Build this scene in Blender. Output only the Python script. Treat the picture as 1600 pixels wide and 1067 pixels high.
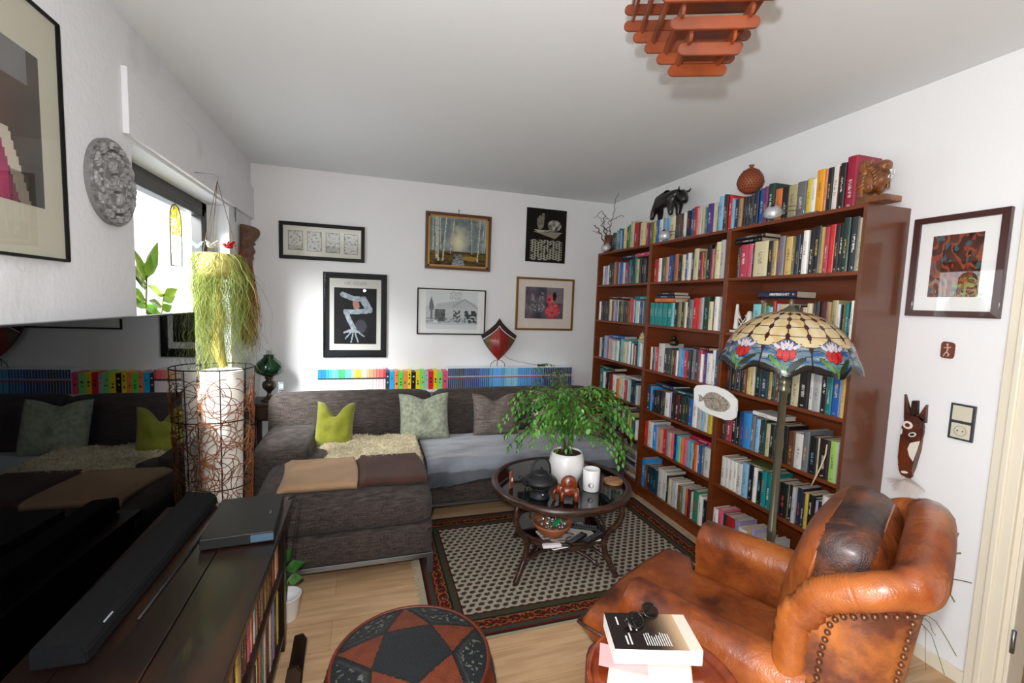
import bpy, bmesh, math, random
from math import sin, cos, pi, sqrt, atan2
from mathutils import Vector, Matrix
random.seed(7)
for o in list(bpy.data.objects): bpy.data.objects.remove(o)
SC = bpy.context.scene
COL = SC.collection
# ------------------------------------------------------------------ camera
cd = bpy.data.cameras.new('camera'); cam = bpy.data.objects.new('camera', cd); COL.objects.link(cam)
cd.sensor_width = 36.0; cd.lens = 705.12 / 1600 * 36; cd.clip_start = 0.02
CR = Vector((0.95226096, -0.30320039, 0.03561733)); CU = Vector((-0.00790755, 0.0921327, 0.99571534)); CF = Vector((0.3051828, 0.94846249, -0.0853368))
CP = Vector((0.9016, -0.0648, 1.5233))
cam.matrix_world = Matrix(((CR.x, CU.x, -CF.x, CP.x), (CR.y, CU.y, -CF.y, CP.y), (CR.z, CU.z, -CF.z, CP.z), (0, 0, 0, 1)))
SC.camera = cam
# ------------------------------------------------------------------ colour management, daylight, lights
SC.view_settings.view_transform = 'Standard'; SC.view_settings.look = 'None'
SC.view_settings.gamma = 1; SC.view_settings.use_curve_mapping = False
SC.view_settings.exposure = 0.0
W = bpy.data.worlds.new('sky'); SC.world = W; W.use_nodes = True
bg = W.node_tree.nodes['Background']; bg.inputs[0].default_value = (0.86, 0.94, 1.0, 1); bg.inputs[1].default_value = 2.6
def area(name, loc, target, sx, sy, power, color=(1, 1, 1)):
    l = bpy.data.lights.new(name, 'AREA'); l.shape = 'RECTANGLE'; l.size = sx; l.size_y = sy; l.energy = power; l.color = color
    o = bpy.data.objects.new(name, l); COL.objects.link(o); o.location = loc
    o.rotation_euler = (Vector(target) - Vector(loc)).to_track_quat('-Z', 'Y').to_euler(); return o
# daylight entering by the garden window and soft fill by an added, unseen opening behind the photographer
area('window_daylight', (-0.75, 2.9, 1.75), (1.8, 3.0, 0.7), 1.6, 1.3, 28, (0.93, 0.97, 1.0))
area('added_fill_light', (-0.30, -0.95, 1.25), (1.8, 0.6, 1.2), 1.3, 2.0, 48, (0.95, 0.98, 1.0))
area('sky_light_through_window', (-1.5, 1.25, 3.0), (1.1, 4.1, 1.1), 1.3, 1.0, 620, (0.96, 0.985, 1.0))
# the photographer's small flash unit, above the lens
fl = bpy.data.lights.new('flash', 'POINT'); fl.energy = 108; fl.shadow_soft_size = 0.018; fl.color = (0.97, 0.985, 1.0)
flo = bpy.data.objects.new('flash', fl); COL.objects.link(flo); flo.location = CP + Vector((-0.05, -0.03, 0.12))

# ------------------------------------------------------------------ helpers
def s2l(c):
    return tuple(((x / 12.92) if x <= 0.04045 else ((x + 0.055) / 1.055) ** 2.4) for x in c)
def hx(h):
    h = h.lstrip('#'); return s2l(tuple(int(h[i:i + 2], 16) / 255 for i in (0, 2, 4)))
MATS = {}
def mat(name, col, rough=0.6, metal=0.0, var=0.0, vscale=8.0, bump=0.0, bscale=60.0, col2=None, spec=0.5, stretch=(1, 1, 1),
        trans=0.0, emit=None, coat=0.0, sheen=0.0, detail=4.0, ramp=(0.35, 0.65), alpha=1.0):
    if name in MATS: return MATS[name]
    m = bpy.data.materials.new(name); m.use_nodes = True; N = m.node_tree.nodes; L = m.node_tree.links; b = N['Principled BSDF']
    c = hx(col) if isinstance(col, str) else col
    b.inputs['Base Color'].default_value = (*c, 1); b.inputs['Roughness'].default_value = rough; b.inputs['Metallic'].default_value = metal
    b.inputs['Specular IOR Level'].default_value = spec; b.inputs['Coat Weight'].default_value = coat; b.inputs['Sheen Weight'].default_value = sheen
    b.inputs['Transmission Weight'].default_value = trans
    tc = N.new('ShaderNodeTexCoord'); mp = N.new('ShaderNodeMapping'); mp.inputs['Scale'].default_value = stretch; L.new(tc.outputs['Object'], mp.inputs[0])
    if col2 is not None or var > 0:
        n = N.new('ShaderNodeTexNoise'); n.inputs['Scale'].default_value = vscale; n.inputs['Detail'].default_value = detail; L.new(mp.outputs[0], n.inputs[0])
        r = N.new('ShaderNodeValToRGB'); L.new(n.outputs[0], r.inputs[0]); L.new(r.outputs[0], b.inputs['Base Color'])
        c2 = (hx(col2) if isinstance(col2, str) else col2) if col2 is not None else tuple(x * (1 - var) for x in c)
        r.color_ramp.elements[0].position = ramp[0]; r.color_ramp.elements[0].color = (*c, 1)
        r.color_ramp.elements[1].position = ramp[1]; r.color_ramp.elements[1].color = (*c2, 1)
    if bump > 0:
        n2 = N.new('ShaderNodeTexNoise'); n2.inputs['Scale'].default_value = bscale; n2.inputs['Detail'].default_value = 3; L.new(mp.outputs[0], n2.inputs[0])
        bp_ = N.new('ShaderNodeBump'); bp_.inputs['Strength'].default_value = bump; bp_.inputs['Distance'].default_value = 0.01
        L.new(n2.outputs[0], bp_.inputs['Height']); L.new(bp_.outputs[0], b.inputs['Normal'])
    if emit:
        b.inputs['Emission Color'].default_value = (*emit[0], 1); b.inputs['Emission Strength'].default_value = emit[1]
    MATS[name] = m; return m
def attrmat(name, rough=0.5, coat=0.0, bump=0.0, bscale=200, trans=0.0, spec=0.5, transl=0.0):
    if name in MATS: return MATS[name]
    m = bpy.data.materials.new(name); m.use_nodes = True; N = m.node_tree.nodes; L = m.node_tree.links; b = N['Principled BSDF']
    a = N.new('ShaderNodeAttribute'); a.attribute_name = 'Col'; L.new(a.outputs['Color'], b.inputs['Base Color'])
    b.inputs['Roughness'].default_value = rough; b.inputs['Coat Weight'].default_value = coat; b.inputs['Specular IOR Level'].default_value = spec
    if bump > 0:
        tc = N.new('ShaderNodeTexCoord'); n2 = N.new('ShaderNodeTexNoise'); n2.inputs['Scale'].default_value = bscale; L.new(tc.outputs['Object'], n2.inputs[0])
        bp_ = N.new('ShaderNodeBump'); bp_.inputs['Strength'].default_value = bump; bp_.inputs['Distance'].default_value = 0.01
        L.new(n2.outputs[0], bp_.inputs['Height']); L.new(bp_.outputs[0], b.inputs['Normal'])
    if transl > 0:
        t = N.new('ShaderNodeBsdfTranslucent'); L.new(a.outputs['Color'], t.inputs[0]); mx = N.new('ShaderNodeMixShader'); mx.inputs[0].default_value = transl
        L.new(b.outputs[0], mx.inputs[1]); L.new(t.outputs[0], mx.inputs[2]); L.new(mx.outputs[0], N['Material Output'].inputs[0])
    MATS[name] = m; return m
def glassmat(name, col='#ffffff', rough=0.0, refl=0.08, tint=1.0):
    if name in MATS: return MATS[name]
    m = bpy.data.materials.new(name); m.use_nodes = True; N = m.node_tree.nodes; L = m.node_tree.links; N.remove(N['Principled BSDF'])
    t = N.new('ShaderNodeBsdfTransparent'); t.inputs[0].default_value = (*hx(col), 1)
    g = N.new('ShaderNodeBsdfGlossy'); g.inputs['Roughness'].default_value = rough; g.inputs[0].default_value = (1, 1, 1, 1)
    f = N.new('ShaderNodeFresnel'); mx = N.new('ShaderNodeMixShader'); ge = N.new('ShaderNodeNewGeometry')
    ma = N.new('ShaderNodeMath'); ma.operation = 'MULTIPLY_ADD'; ma.inputs[1].default_value = 1 / 1.5 - 1.5; ma.inputs[2].default_value = 1.5
    L.new(ge.outputs['Backfacing'], ma.inputs[0]); L.new(ma.outputs[0], f.inputs[0])
    hv = N.new('ShaderNodeMath'); hv.operation = 'MULTIPLY'; hv.inputs[1].default_value = 0.5; L.new(f.outputs[0], hv.inputs[0])
    L.new(hv.outputs[0], mx.inputs[0]); L.new(t.outputs[0], mx.inputs[1]); L.new(g.outputs[0], mx.inputs[2]); L.new(mx.outputs[0], N['Material Output'].inputs[0])
    MATS[name] = m; return m
def NB(): return bmesh.new()
def obj(name, bm, m, parent=None, smooth=False, loc=None, rot=None, autos=None):
    me = bpy.data.meshes.new(name); bm.normal_update(); bm.to_mesh(me); bm.free()
    for mm in (m if isinstance(m, (list, tuple)) else [m]): me.materials.append(mm)
    if smooth:
        me.polygons.foreach_set('use_smooth', [True] * len(me.polygons))
        if autos:
            try: me.set_sharp_from_angle(angle=math.radians(autos))
            except Exception: pass
    o = bpy.data.objects.new(name, me); COL.objects.link(o)
    if parent: o.parent = parent
    if loc: o.location = loc
    if rot: o.rotation_euler = rot
    return o
def tag(o, label, cat, group=None, kind=None):
    if label: o['label'] = label
    if cat: o['category'] = cat
    if group: o['group'] = group
    if kind: o['kind'] = kind
    return o
def thing(name, label, cat, loc=(0, 0, 0), rotz=0, group=None, rot=None):
    o = bpy.data.objects.new(name, None); COL.objects.link(o); o.location = loc; o.rotation_euler = rot or (0, 0, rotz); o.empty_display_size = 0.05
    return tag(o, label, cat, group)
def struct(name, bm, m, smooth=False):
    o = obj(name, bm, m, None, smooth); o['kind'] = 'structure'; return o
def setmi(faces, mi):
    for f in faces: f.material_index = mi
def box(bm, x0, x1, y0, y1, z0, z1, bev=0.0, mi=0, M=None, seg=2):
    g = bmesh.ops.create_cube(bm, size=1.0); vs = g['verts']
    for v in vs: v.co = Vector(((x0 + x1) / 2 + v.co.x * (x1 - x0), (y0 + y1) / 2 + v.co.y * (y1 - y0), (z0 + z1) / 2 + v.co.z * (z1 - z0)))
    fs = set(f for v in vs for f in v.link_faces)
    setmi(fs, mi)
    if bev > 0:
        es = set(e for v in vs for e in v.link_edges)
        r = bmesh.ops.bevel(bm, geom=list(es), offset=bev, segments=seg, affect='EDGES', profile=0.5)
        setmi(r['faces'], mi); vs = list(set(v for f in r['faces'] for v in f.verts) | set(v for v in vs if v.is_valid))
    if M is not None:
        for v in vs: v.co = M @ v.co
    return vs
def soft(bm, cx, cy, cz, sx, sy, sz, r, n=8, puff=(0, 0, 0), noise=0.0, M=None, mi=0, seed=0):
    """rounded cushion block: grid cube with rounded edges, optionally crowned"""
    hxx, hy, hz = sx / 2, sy / 2, sz / 2; rnd = random.Random(seed)
    vm = {}
    def V(a, b, c):
        k = (a, b, c)
        if k in vm: return vm[k]
        def f(t, h):
            q = 2 * t / n - 1
            # concentrate samples near the edges
            return h * (sin(q * pi / 2) * 0.55 + q * 0.45)
        p = Vector((f(a, hxx), f(b, hy), f(c, hz)))
        inn = Vector((max(-hxx + r, min(hxx - r, p.x)), max(-hy + r, min(hy - r, p.y)), max(-hz + r, min(hz - r, p.z))))
        d = p - inn
        if d.length > 1e-9:
            dd = Vector((abs(d.x), abs(d.y), abs(d.z)));
            p = inn + d.normalized() * r * (1 if True else 0)
        ux, uy, uz = p.x / hxx, p.y / hy, p.z / hz
        p = p + Vector((puff[0] * ux * (1 - uy * uy) * (1 - uz * uz), puff[1] * uy * (1 - ux * ux) * (1 - uz * uz), puff[2] * uz * (1 - ux * ux) * (1 - uy * uy)))
        if noise: 
            from mathutils import noise as nz
            p = p + noise * nz.noise_vector(Vector((p.x * 7 + seed, p.y * 7, p.z * 7)))
        p = p + Vector((cx, cy, cz))
        if M is not None: p = M @ p
        vm[k] = bm.verts.new(p); return vm[k]
    for a in range(n):
        for b in range(n):
            for q, (i, j, k) in enumerate((((a, b, 0)), (a, b, n))):
                c = 0 if q == 0 else n
                v = [V(a, b, c), V(a + 1, b, c), V(a + 1, b + 1, c), V(a, b + 1, c)]
                f = bm.faces.new(v if q else v[::-1]); f.material_index = mi
                v = [V(a, c, b), V(a + 1, c, b), V(a + 1, c, b + 1), V(a, c, b + 1)]
                f = bm.faces.new(v[::-1] if q else v); f.material_index = mi
                v = [V(c, a, b), V(c, a + 1, b), V(c, a + 1, b + 1), V(c, a, b + 1)]
                f = bm.faces.new(v if q else v[::-1]); f.material_index = mi
    return vm
def tube(bm, pts, r, seg=8, mi=0, closed=False, cap=True, flat=1.0):
    pts = [Vector(p) for p in pts]; n = len(pts); rr = r if isinstance(r, (list, tuple)) else [r] * n
    rings = []; up = None
    for i, p in enumerate(pts):
        if closed: t = pts[(i + 1) % n] - pts[i - 1]
        else: t = pts[min(i + 1, n - 1)] - pts[max(i - 1, 0)]
        if t.length < 1e-9: t = Vector((0, 0, 1))
        t.normalize()
        if up is None:
            up = Vector((0, 0, 1)) if abs(t.z) < 0.9 else Vector((1, 0, 0))
        up = (up - t * up.dot(t)); up = up.normalized() if up.length > 1e-6 else t.orthogonal().normalized()
        s = t.cross(up)
        rings.append([bm.verts.new(p + (up * cos(2 * pi * k / seg) * flat + s * sin(2 * pi * k / seg)) * rr[i]) for k in range(seg)])
    m = n if closed else n - 1
    for i in range(m):
        A, B = rings[i], rings[(i + 1) % n]
        for k in range(seg):
            f = bm.faces.new((A[k], A[(k + 1) % seg], B[(k + 1) % seg], B[k])); f.material_index = mi
    if cap and not closed:
        f = bm.faces.new(rings[0][::-1]); f.material_index = mi; f = bm.faces.new(rings[-1]); f.material_index = mi
    return rings
def lathe(bm, prof, seg=32, mi=0, c=(0, 0, 0), cap=False, fn=None):
    rings = []
    for j, (r, z) in enumerate(prof):
        if r < 1e-6: rings.append([bm.verts.new((c[0], c[1], c[2] + z))])
        else:
            ring = []
            for k in range(seg):
                th = 2 * pi * k / seg; p = Vector((c[0] + r * cos(th), c[1] + r * sin(th), c[2] + z))
                if fn: p = fn(p, th, j)
                ring.append(bm.verts.new(p))
            rings.append(ring)
    for A, B in zip(rings, rings[1:]):
        if len(A) == 1 and len(B) == 1: continue
        for k in range(seg):
            k2 = (k + 1) % seg
            if len(A) == 1: f = bm.faces.new((A[0], B[k2], B[k]))
            elif len(B) == 1: f = bm.faces.new((A[k], A[k2], B[0]))
            else: f = bm.faces.new((A[k], A[k2], B[k2], B[k]))
            f.material_index = mi
    if cap:
        for R in (rings[0], rings[-1]):
            if len(R) > 1:
                f = bm.faces.new(R); f.material_index = mi
    return rings
def prism(bm, outline, d, mi=0, M=None, bev=0.0):
    """outline in xy, thickness d along +z"""
    a = [bm.verts.new((x, y, 0)) for x, y in outline]; b = [bm.verts.new((x, y, d)) for x, y in outline]; n = len(a)
    fs = [bm.faces.new(a[::-1]), bm.faces.new(b)] + [bm.faces.new((a[i], a[(i + 1) % n], b[(i + 1) % n], b[i])) for i in range(n)]
    setmi(fs, mi); vs = a + b
    if bev:
        r = bmesh.ops.bevel(bm, geom=list(set(e for v in vs for e in v.link_edges)), offset=bev, segments=2, affect='EDGES'); setmi(r['faces'], mi)
        vs = list(set(v for f in r['faces'] for v in f.verts) | set(v for v in vs if v.is_valid))
    if M is not None:
        for v in vs: v.co = M @ v.co
    return vs
def blob(bm, c, r, seg=10, mi=0, M=None):
    g = bmesh.ops.create_uvsphere(bm, u_segments=seg, v_segments=max(5, seg // 2 + 1), radius=1.0)
    R = r if isinstance(r, (tuple, list)) else (r, r, r)
    for v in g['verts']:
        v.co = Vector((v.co.x * R[0], v.co.y * R[1], v.co.z * R[2]))
        if M is not None: v.co = M @ v.co
        v.co += Vector(c)
    setmi(set(f for v in g['verts'] for f in v.link_faces), mi)
    return g['verts']
def skin(name, pts, edges, radii, m, parent=None, sub=2, loc=None, rot=None, root=0):
    """continuous body grown over connected joints"""
    me = bpy.data.meshes.new(name); me.from_pydata([tuple(p) for p in pts], edges, []); me.update()
    me.materials.append(m)
    o = bpy.data.objects.new(name, me); COL.objects.link(o)
    s = o.modifiers.new('skin', 'SKIN'); s.use_smooth_shade = True
    for i, v in enumerate(me.skin_vertices[0].data):
        v.radius = (radii[i], radii[i]) if not isinstance(radii[i], tuple) else radii[i]; v.use_root = (i == root)
    ss = o.modifiers.new('sub', 'SUBSURF'); ss.levels = sub; ss.render_levels = sub
    if parent: o.parent = parent
    if loc: o.location = loc
    if rot: o.rotation_euler = rot
    return o
def cgrid(bm, nx, ny, posfn, colfn, mi=0, store=None):
    """grid of faces with a colour per face (corner colour layer 'Col')"""
    lay = bm.loops.layers.float_color.get('Col') or bm.loops.layers.float_color.new('Col')
    vs = [[bm.verts.new(posfn(i / nx, j / ny)) for i in range(nx + 1)] for j in range(ny + 1)]
    for j in range(ny):
        for i in range(nx):
            f = bm.faces.new((vs[j][i], vs[j][i + 1], vs[j + 1][i + 1], vs[j + 1][i])); f.material_index = mi
            c = colfn((i + 0.5) / nx, (j + 0.5) / ny); c = (*c[:3], 1)
            for l in f.loops: l[lay] = c
def textmesh(name, s, size, m, parent=None, M=None, depth=0.0006, align='CENTER'):
    cu = bpy.data.curves.new(name, 'FONT'); cu.body = s; cu.size = size; cu.extrude = depth; cu.align_x = align; cu.align_y = 'CENTER'; cu.resolution_u = 2
    o = bpy.data.objects.new(name + '_tmp', cu); COL.objects.link(o)
    dg = bpy.context.evaluated_depsgraph_get(); me = bpy.data.meshes.new_from_object(o.evaluated_get(dg)); bpy.data.objects.remove(o)
    me.materials.clear(); me.materials.append(m)
    if M is not None: me.transform(M)
    o2 = bpy.data.objects.new(name, me); COL.objects.link(o2)
    if parent: o2.parent = parent
    return o2
def lerp(a, b, t): return a + (b - a) * t
def mixc(a, b, t): return tuple(x + (y - x) * t for x, y in zip(a, b))
from mathutils import noise as NZ
def nz(x, y, z=0): return NZ.noise(Vector((x, y, z)))
def ray(px, py): return (CF * 705.12 + CR * (px - 800) - CU * (py - 533.5))
def on(px, py, ax, v):
    d = ray(px, py); t = (v - CP[ax]) / d[ax]; return CP + d * t

# ------------------------------------------------------------------ common materials
XR, YB, H = 3.281, 4.122, 2.563
M_wall = mat('wall_plaster', '#e9e8e8', 0.9, bump=0.12, bscale=90)
M_wallL = mat('wall_plaster_old', '#e4e4e6', 0.9, bump=0.25, bscale=45, col2='#d6d6d6', vscale=3.0, ramp=(0.58, 0.72))
M_ceil = mat('ceiling_paint', '#e0e2e4', 0.95)
M_white = mat('white_paint', '#eeece6', 0.45)
M_door = mat('door_lacquer', '#e2d8c4', 0.4)
M_cherry = mat('bookcase_cherry', '#783610', 0.42, var=0.25, vscale=3.0, stretch=(1, 1, 12), coat=0.25)
M_cherryS = mat('bookcase_cherry_side', '#663820', 0.33, var=0.12, vscale=2.0, stretch=(1, 1, 8), coat=0.35)
M_dwood = mat('dark_stained_wood', '#2c1a12', 0.38, col2='#4a2a16', vscale=4, stretch=(1, 9, 1), coat=0.2)
M_blackmat = mat('black_matte', '#111112', 0.6)
M_blackgl = mat('black_gloss', '#08080a', 0.15)
M_metal = mat('brushed_metal', '#8d9095', 0.35, metal=0.9)
M_chrome = mat('chrome', '#d8dadc', 0.15, metal=1.0)
M_paper = mat('paper_pages', '#cbb9a4', 0.9, var=0.15, vscale=120, stretch=(1, 1, 1))
M_glass = glassmat('clear_glass')
M_darkgl = mat('smoked_glass', '#0c0c0e', 0.03, spec=0.6)

# ------------------------------------------------------------------ setting
def floor_mat():
    m = bpy.data.materials.new('oak_laminate'); m.use_nodes = True; N = m.node_tree.nodes; L = m.node_tree.links; b = N['Principled BSDF']
    tc = N.new('ShaderNodeTexCoord'); mp = N.new('ShaderNodeMapping'); mp.inputs['Rotation'].default_value = (0, 0, 0); L.new(tc.outputs['Object'], mp.inputs[0])
    br = N.new('ShaderNodeTexBrick'); br.offset = 0.37; br.inputs['Scale'].default_value = 1.0; br.inputs['Brick Width'].default_value = 1.2; br.inputs['Row Height'].default_value = 0.19
    br.inputs['Mortar Size'].default_value = 0.0012; br.inputs['Color1'].default_value = (*hx('#d4b088'), 1); br.inputs['Color2'].default_value = (*hx('#c6a078'), 1); br.inputs['Mortar'].default_value = (*hx('#a97f55'), 1)
    L.new(mp.outputs[0], br.inputs[0])
    m2 = N.new('ShaderNodeMapping'); m2.inputs['Scale'].default_value = (1.4, 14, 1); L.new(tc.outputs['Object'], m2.inputs[0])
    n = N.new('ShaderNodeTexNoise'); n.inputs['Scale'].default_value = 2.2; n.inputs['Detail'].default_value = 6; L.new(m2.outputs[0], n.inputs[0])
    mx = N.new('ShaderNodeMixRGB'); mx.blend_type = 'MULTIPLY'; r = N.new('ShaderNodeValToRGB'); r.color_ramp.elements[0].color = (0.72, 0.66, 0.6, 1); r.color_ramp.elements[0].position = 0.35; r.color_ramp.elements[1].position = 0.6
    L.new(n.outputs[0], r.inputs[0]); mx.inputs[0].default_value = 0.8; L.new(br.outputs[0], mx.inputs[1]); L.new(r.outputs[0], mx.inputs[2]); L.new(mx.outputs[0], b.inputs['Base Color'])
    b.inputs['Roughness'].default_value = 0.38
    return m
M_floor = floor_mat()
bm = NB(); box(bm, -0.3, 5.4, -1.9, 4.3, -0.06, 0.0); struct('floor', bm, M_floor)
bm = NB(); box(bm, -0.3, 5.4, -1.9, 4.3, H, H + 0.1); struct('ceiling', bm, M_ceil)
bm = NB(); box(bm, -0.3, XR + 0.2, YB, YB + 0.15, 0, H); struct('wall_back', bm, M_wall)
WY0, WY1, WZ0, WZ1 = 2.17, 3.50, 0.92, 2.105
bm = NB()
box(bm, -0.26, 0, -1.9, -1.65, 0, H); box(bm, -0.26, 0, -1.65, -0.25, 2.25, H); box(bm, -0.26, 0, -0.25, WY0, 0, H); box(bm, -0.26, 0, WY1, YB, 0, H); box(bm, -0.26, 0, WY0, WY1, 0, WZ0); box(bm, -0.26, 0, WY0, WY1, WZ1, H)
struct('wall_left', bm, M_wallL)
DY0, DY1, DZ = 0.05, 0.93, 2.02
bm = NB(); box(bm, XR, XR + 0.14, DY1, YB, 0, H); box(bm, XR, XR + 0.14, -1.9, DY0, 0, H); box(bm, XR, XR + 0.14, DY0, DY1, DZ, H); struct('wall_right', bm, M_wall)
bm = NB(); box(bm, -0.26, XR + 0.2, -2.0, -1.9, 0, H); struct('wall_front', bm, mat('darkened_unseen_wall', '#57514c', 0.9))  # unseen wall coloured dark to weaken its reflection in the picture glass
# hall beyond the door opening
bm = NB(); box(bm, 5.2, 5.3, -1.9, 4.3, 0, H); struct('wall_hall', bm, M_wall)
bm = NB(); box(bm, XR + 0.2, 5.2, 2.2, 2.3, 0, H); struct('wall_hall_side', bm, M_wall)
bm = NB(); box(bm, XR + 0.2, 5.2, -1.99, -1.9, 0, H); struct('wall_hall_end', bm, M_wall)
# roller-shutter box panel above the window
bm = NB(); box(bm, 0, 0.022, 2.105, YB, 2.12, 2.37, 0.003); struct('trim_1', bm, M_wallL)
# skirting
bm = NB(); box(bm, XR - 0.014, XR, DY1 + 0.085, YB, 0, 0.06, 0.003); struct('baseboard_right', bm, mat('skirting', '#e6ddc8', 0.5))
bm = NB(); box(bm, 0, XR, YB - 0.014, YB, 0, 0.06, 0.003); struct('baseboard_back', bm, MATS['skirting'])
bm = NB(); box(bm, 0, 0.014, -1.9, YB, 0, 0.06, 0.003); struct('baseboard_left', bm, MATS['skirting'])
# door casing and jamb
d1 = thing('door_1', None, None, (XR, 0, 0)); d1['kind'] = 'structure'
bm = NB(); box(bm, -0.02, 0, DY1 - 0.005, DY1 + 0.085, 0, DZ + 0.08, 0.004); box(bm, -0.028, 0, DY1 + 0.03, DY1 + 0.055, 0, DZ + 0.04, 0.006)
box(bm, -0.02, 0, DY0 - 0.085, DY0 + 0.005, 0, DZ + 0.08, 0.004); box(bm, -0.02, 0, DY0 + 0.005, DY1 - 0.005, DZ, DZ + 0.08, 0.004); obj('casing', bm, M_door, d1)
bm = NB(); box(bm, 0, 0.14, DY1 - 0.02, DY1, 0, DZ, 0.002); box(bm, 0, 0.14, DY0, DY0 + 0.02, 0, DZ, 0.002); box(bm, 0, 0.14, DY0 + 0.02, DY1 - 0.02, DZ - 0.02, DZ, 0.002); box(bm, 0.0, 0.03, DY1 - 0.034, DY1 - 0.02, 0, DZ - 0.02, 0.004)
obj('door_jamb', bm, M_door, d1)
for z in (0.25, 0.95, 1.75):
    bm = NB(); tube(bm, [(-0.008, DY1 - 0.04, z), (-0.008, DY1 - 0.04, z + 0.09)], 0.007, 10); obj('hinge', bm, M_metal, d1, True)
# window
w1 = thing('window_1', None, None, (-0.14, 0, 0)); w1['kind'] = 'structure'
M_frame = mat('anthracite_frame', '#232120', 0.4)
bm = NB(); fx0, fx1 = -0.05, 0.01
for (a, b, c, d) in ((WY0, WY0 + 0.07, WZ0, WZ1), (WY1 - 0.09, WY1, WZ0, WZ1), (WY0, WY1, WZ0, WZ0 + 0.07), (WY0, WY1, WZ1 - 0.06, WZ1)): box(bm, fx0, fx1, a, b, c, d, 0.004)
obj('window_frame', bm, M_frame, w1)
bm = NB(); g0, g1, g2, g3 = WY0 + 0.065, WY1 - 0.085, WZ0 + 0.065, WZ1 - 0.055
for (a, b, c, d) in ((g0, g0 + 0.055, g2, g3), (g1 - 0.055, g1, g2, g3), (g0, g1, g2, g2 + 0.055), (g0, g1, g3 - 0.045, g3)): box(bm, fx0 + 0.012, fx1 + 0.014, a, b, c, d, 0.005)
sash = obj('sash', bm, M_frame, w1)
bm = NB(); box(bm, -0.022, -0.018, g0 + 0.05, g1 - 0.05, g2 + 0.05, g3 - 0.04); obj('pane', bm, M_glass, sash)
bm = NB(); box(bm, fx1, 0.185, WY0 + 0.001, WY1 - 0.001, WZ0, WZ0 + 0.022, 0.005); obj('window_sill', bm, mat('sill_stone', '#d8d6d0', 0.3), w1)
# unseen opening behind the photographer, added to let in the soft fill
w2 = thing('added_window', None, None, (-0.15, 0, 0)); w2['kind'] = 'structure'
bm = NB()
for (a, b, c, d) in ((-1.65, -1.58, 0, 2.25), (-0.32, -0.25, 0, 2.25), (-1.65, -0.25, 0, 0.07), (-1.65, -0.25, 2.18, 2.25)): box(bm, -0.03, 0.03, a, b, c, d, 0.003)
obj('window_frame', bm, M_white, w2)
# garden outside (seen in the panes and their reflections)
M_hedge = mat('hedge_green', '#5f8a3a', 0.9, col2='#9fbf60', vscale=6, bump=0.5, bscale=20)
bm = NB(); soft(bm, -5.2, 4, 0.35, 1.0, 9, 1.3, 0.4, 10, noise=0.15); tag(obj('hedge', bm, M_hedge, None, True), 'green garden hedge outside the window', 'hedge')

# ------------------------------------------------------------------ colours of book covers
PAL = {'wh': ('white', '#e8e4dc'), 'cr': ('cream', '#dccfa6'), 'ye': ('yellow', '#dcc24a'), 'am': ('amber', '#e69a1a'), 'or': ('orange', '#d9743a'), 're': ('red', '#c32222'),
       'pk': ('pink', '#e0607c'), 'rs': ('rose red', '#b93b52'), 'mg': ('magenta', '#8a2f68'), 'cm': ('crimson', '#b0143c'), 'dr': ('maroon', '#5c1820'), 'br': ('brown', '#6b4028'),
       'tn': ('tan', '#b08a5c'), 'sa': ('sand-coloured', '#dbb468'), 'pe': ('peach', '#e6a184'), 'gn': ('green', '#2f8060'), 'dg': ('dark green', '#1c3a30'), 'te': ('teal', '#108080'),
       'dt': ('dark teal', '#12424e'), 'tq': ('turquoise', '#7fc4c8'), 'cy': ('cyan', '#2fb4d8'), 'lb': ('light blue', '#86b4d2'), 'sk': ('sky blue', '#2f94dc'), 'bl': ('blue', '#1f569c'),
       'nb': ('navy', '#1b2644'), 'pu': ('purple', '#54308a'), 'lv': ('lavender', '#a89cc0'), 'bk': ('black', '#16161a'), 'dk': ('charcoal', '#34343a'), 'gy': ('grey', '#74747a'),
       'lg': ('light grey', '#bcbcbc'), 'ol': ('olive', '#6a6a40'), 'kh': ('khaki', '#a89c70'), 'lm': ('lime green', '#a6cc6c'), 'db': ('dark brown', '#2c1c1c')}
DARK = set('re rs mg cm dr br gn dg te dt bl nb pu bk dk gy ol db sk'.split())
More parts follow.
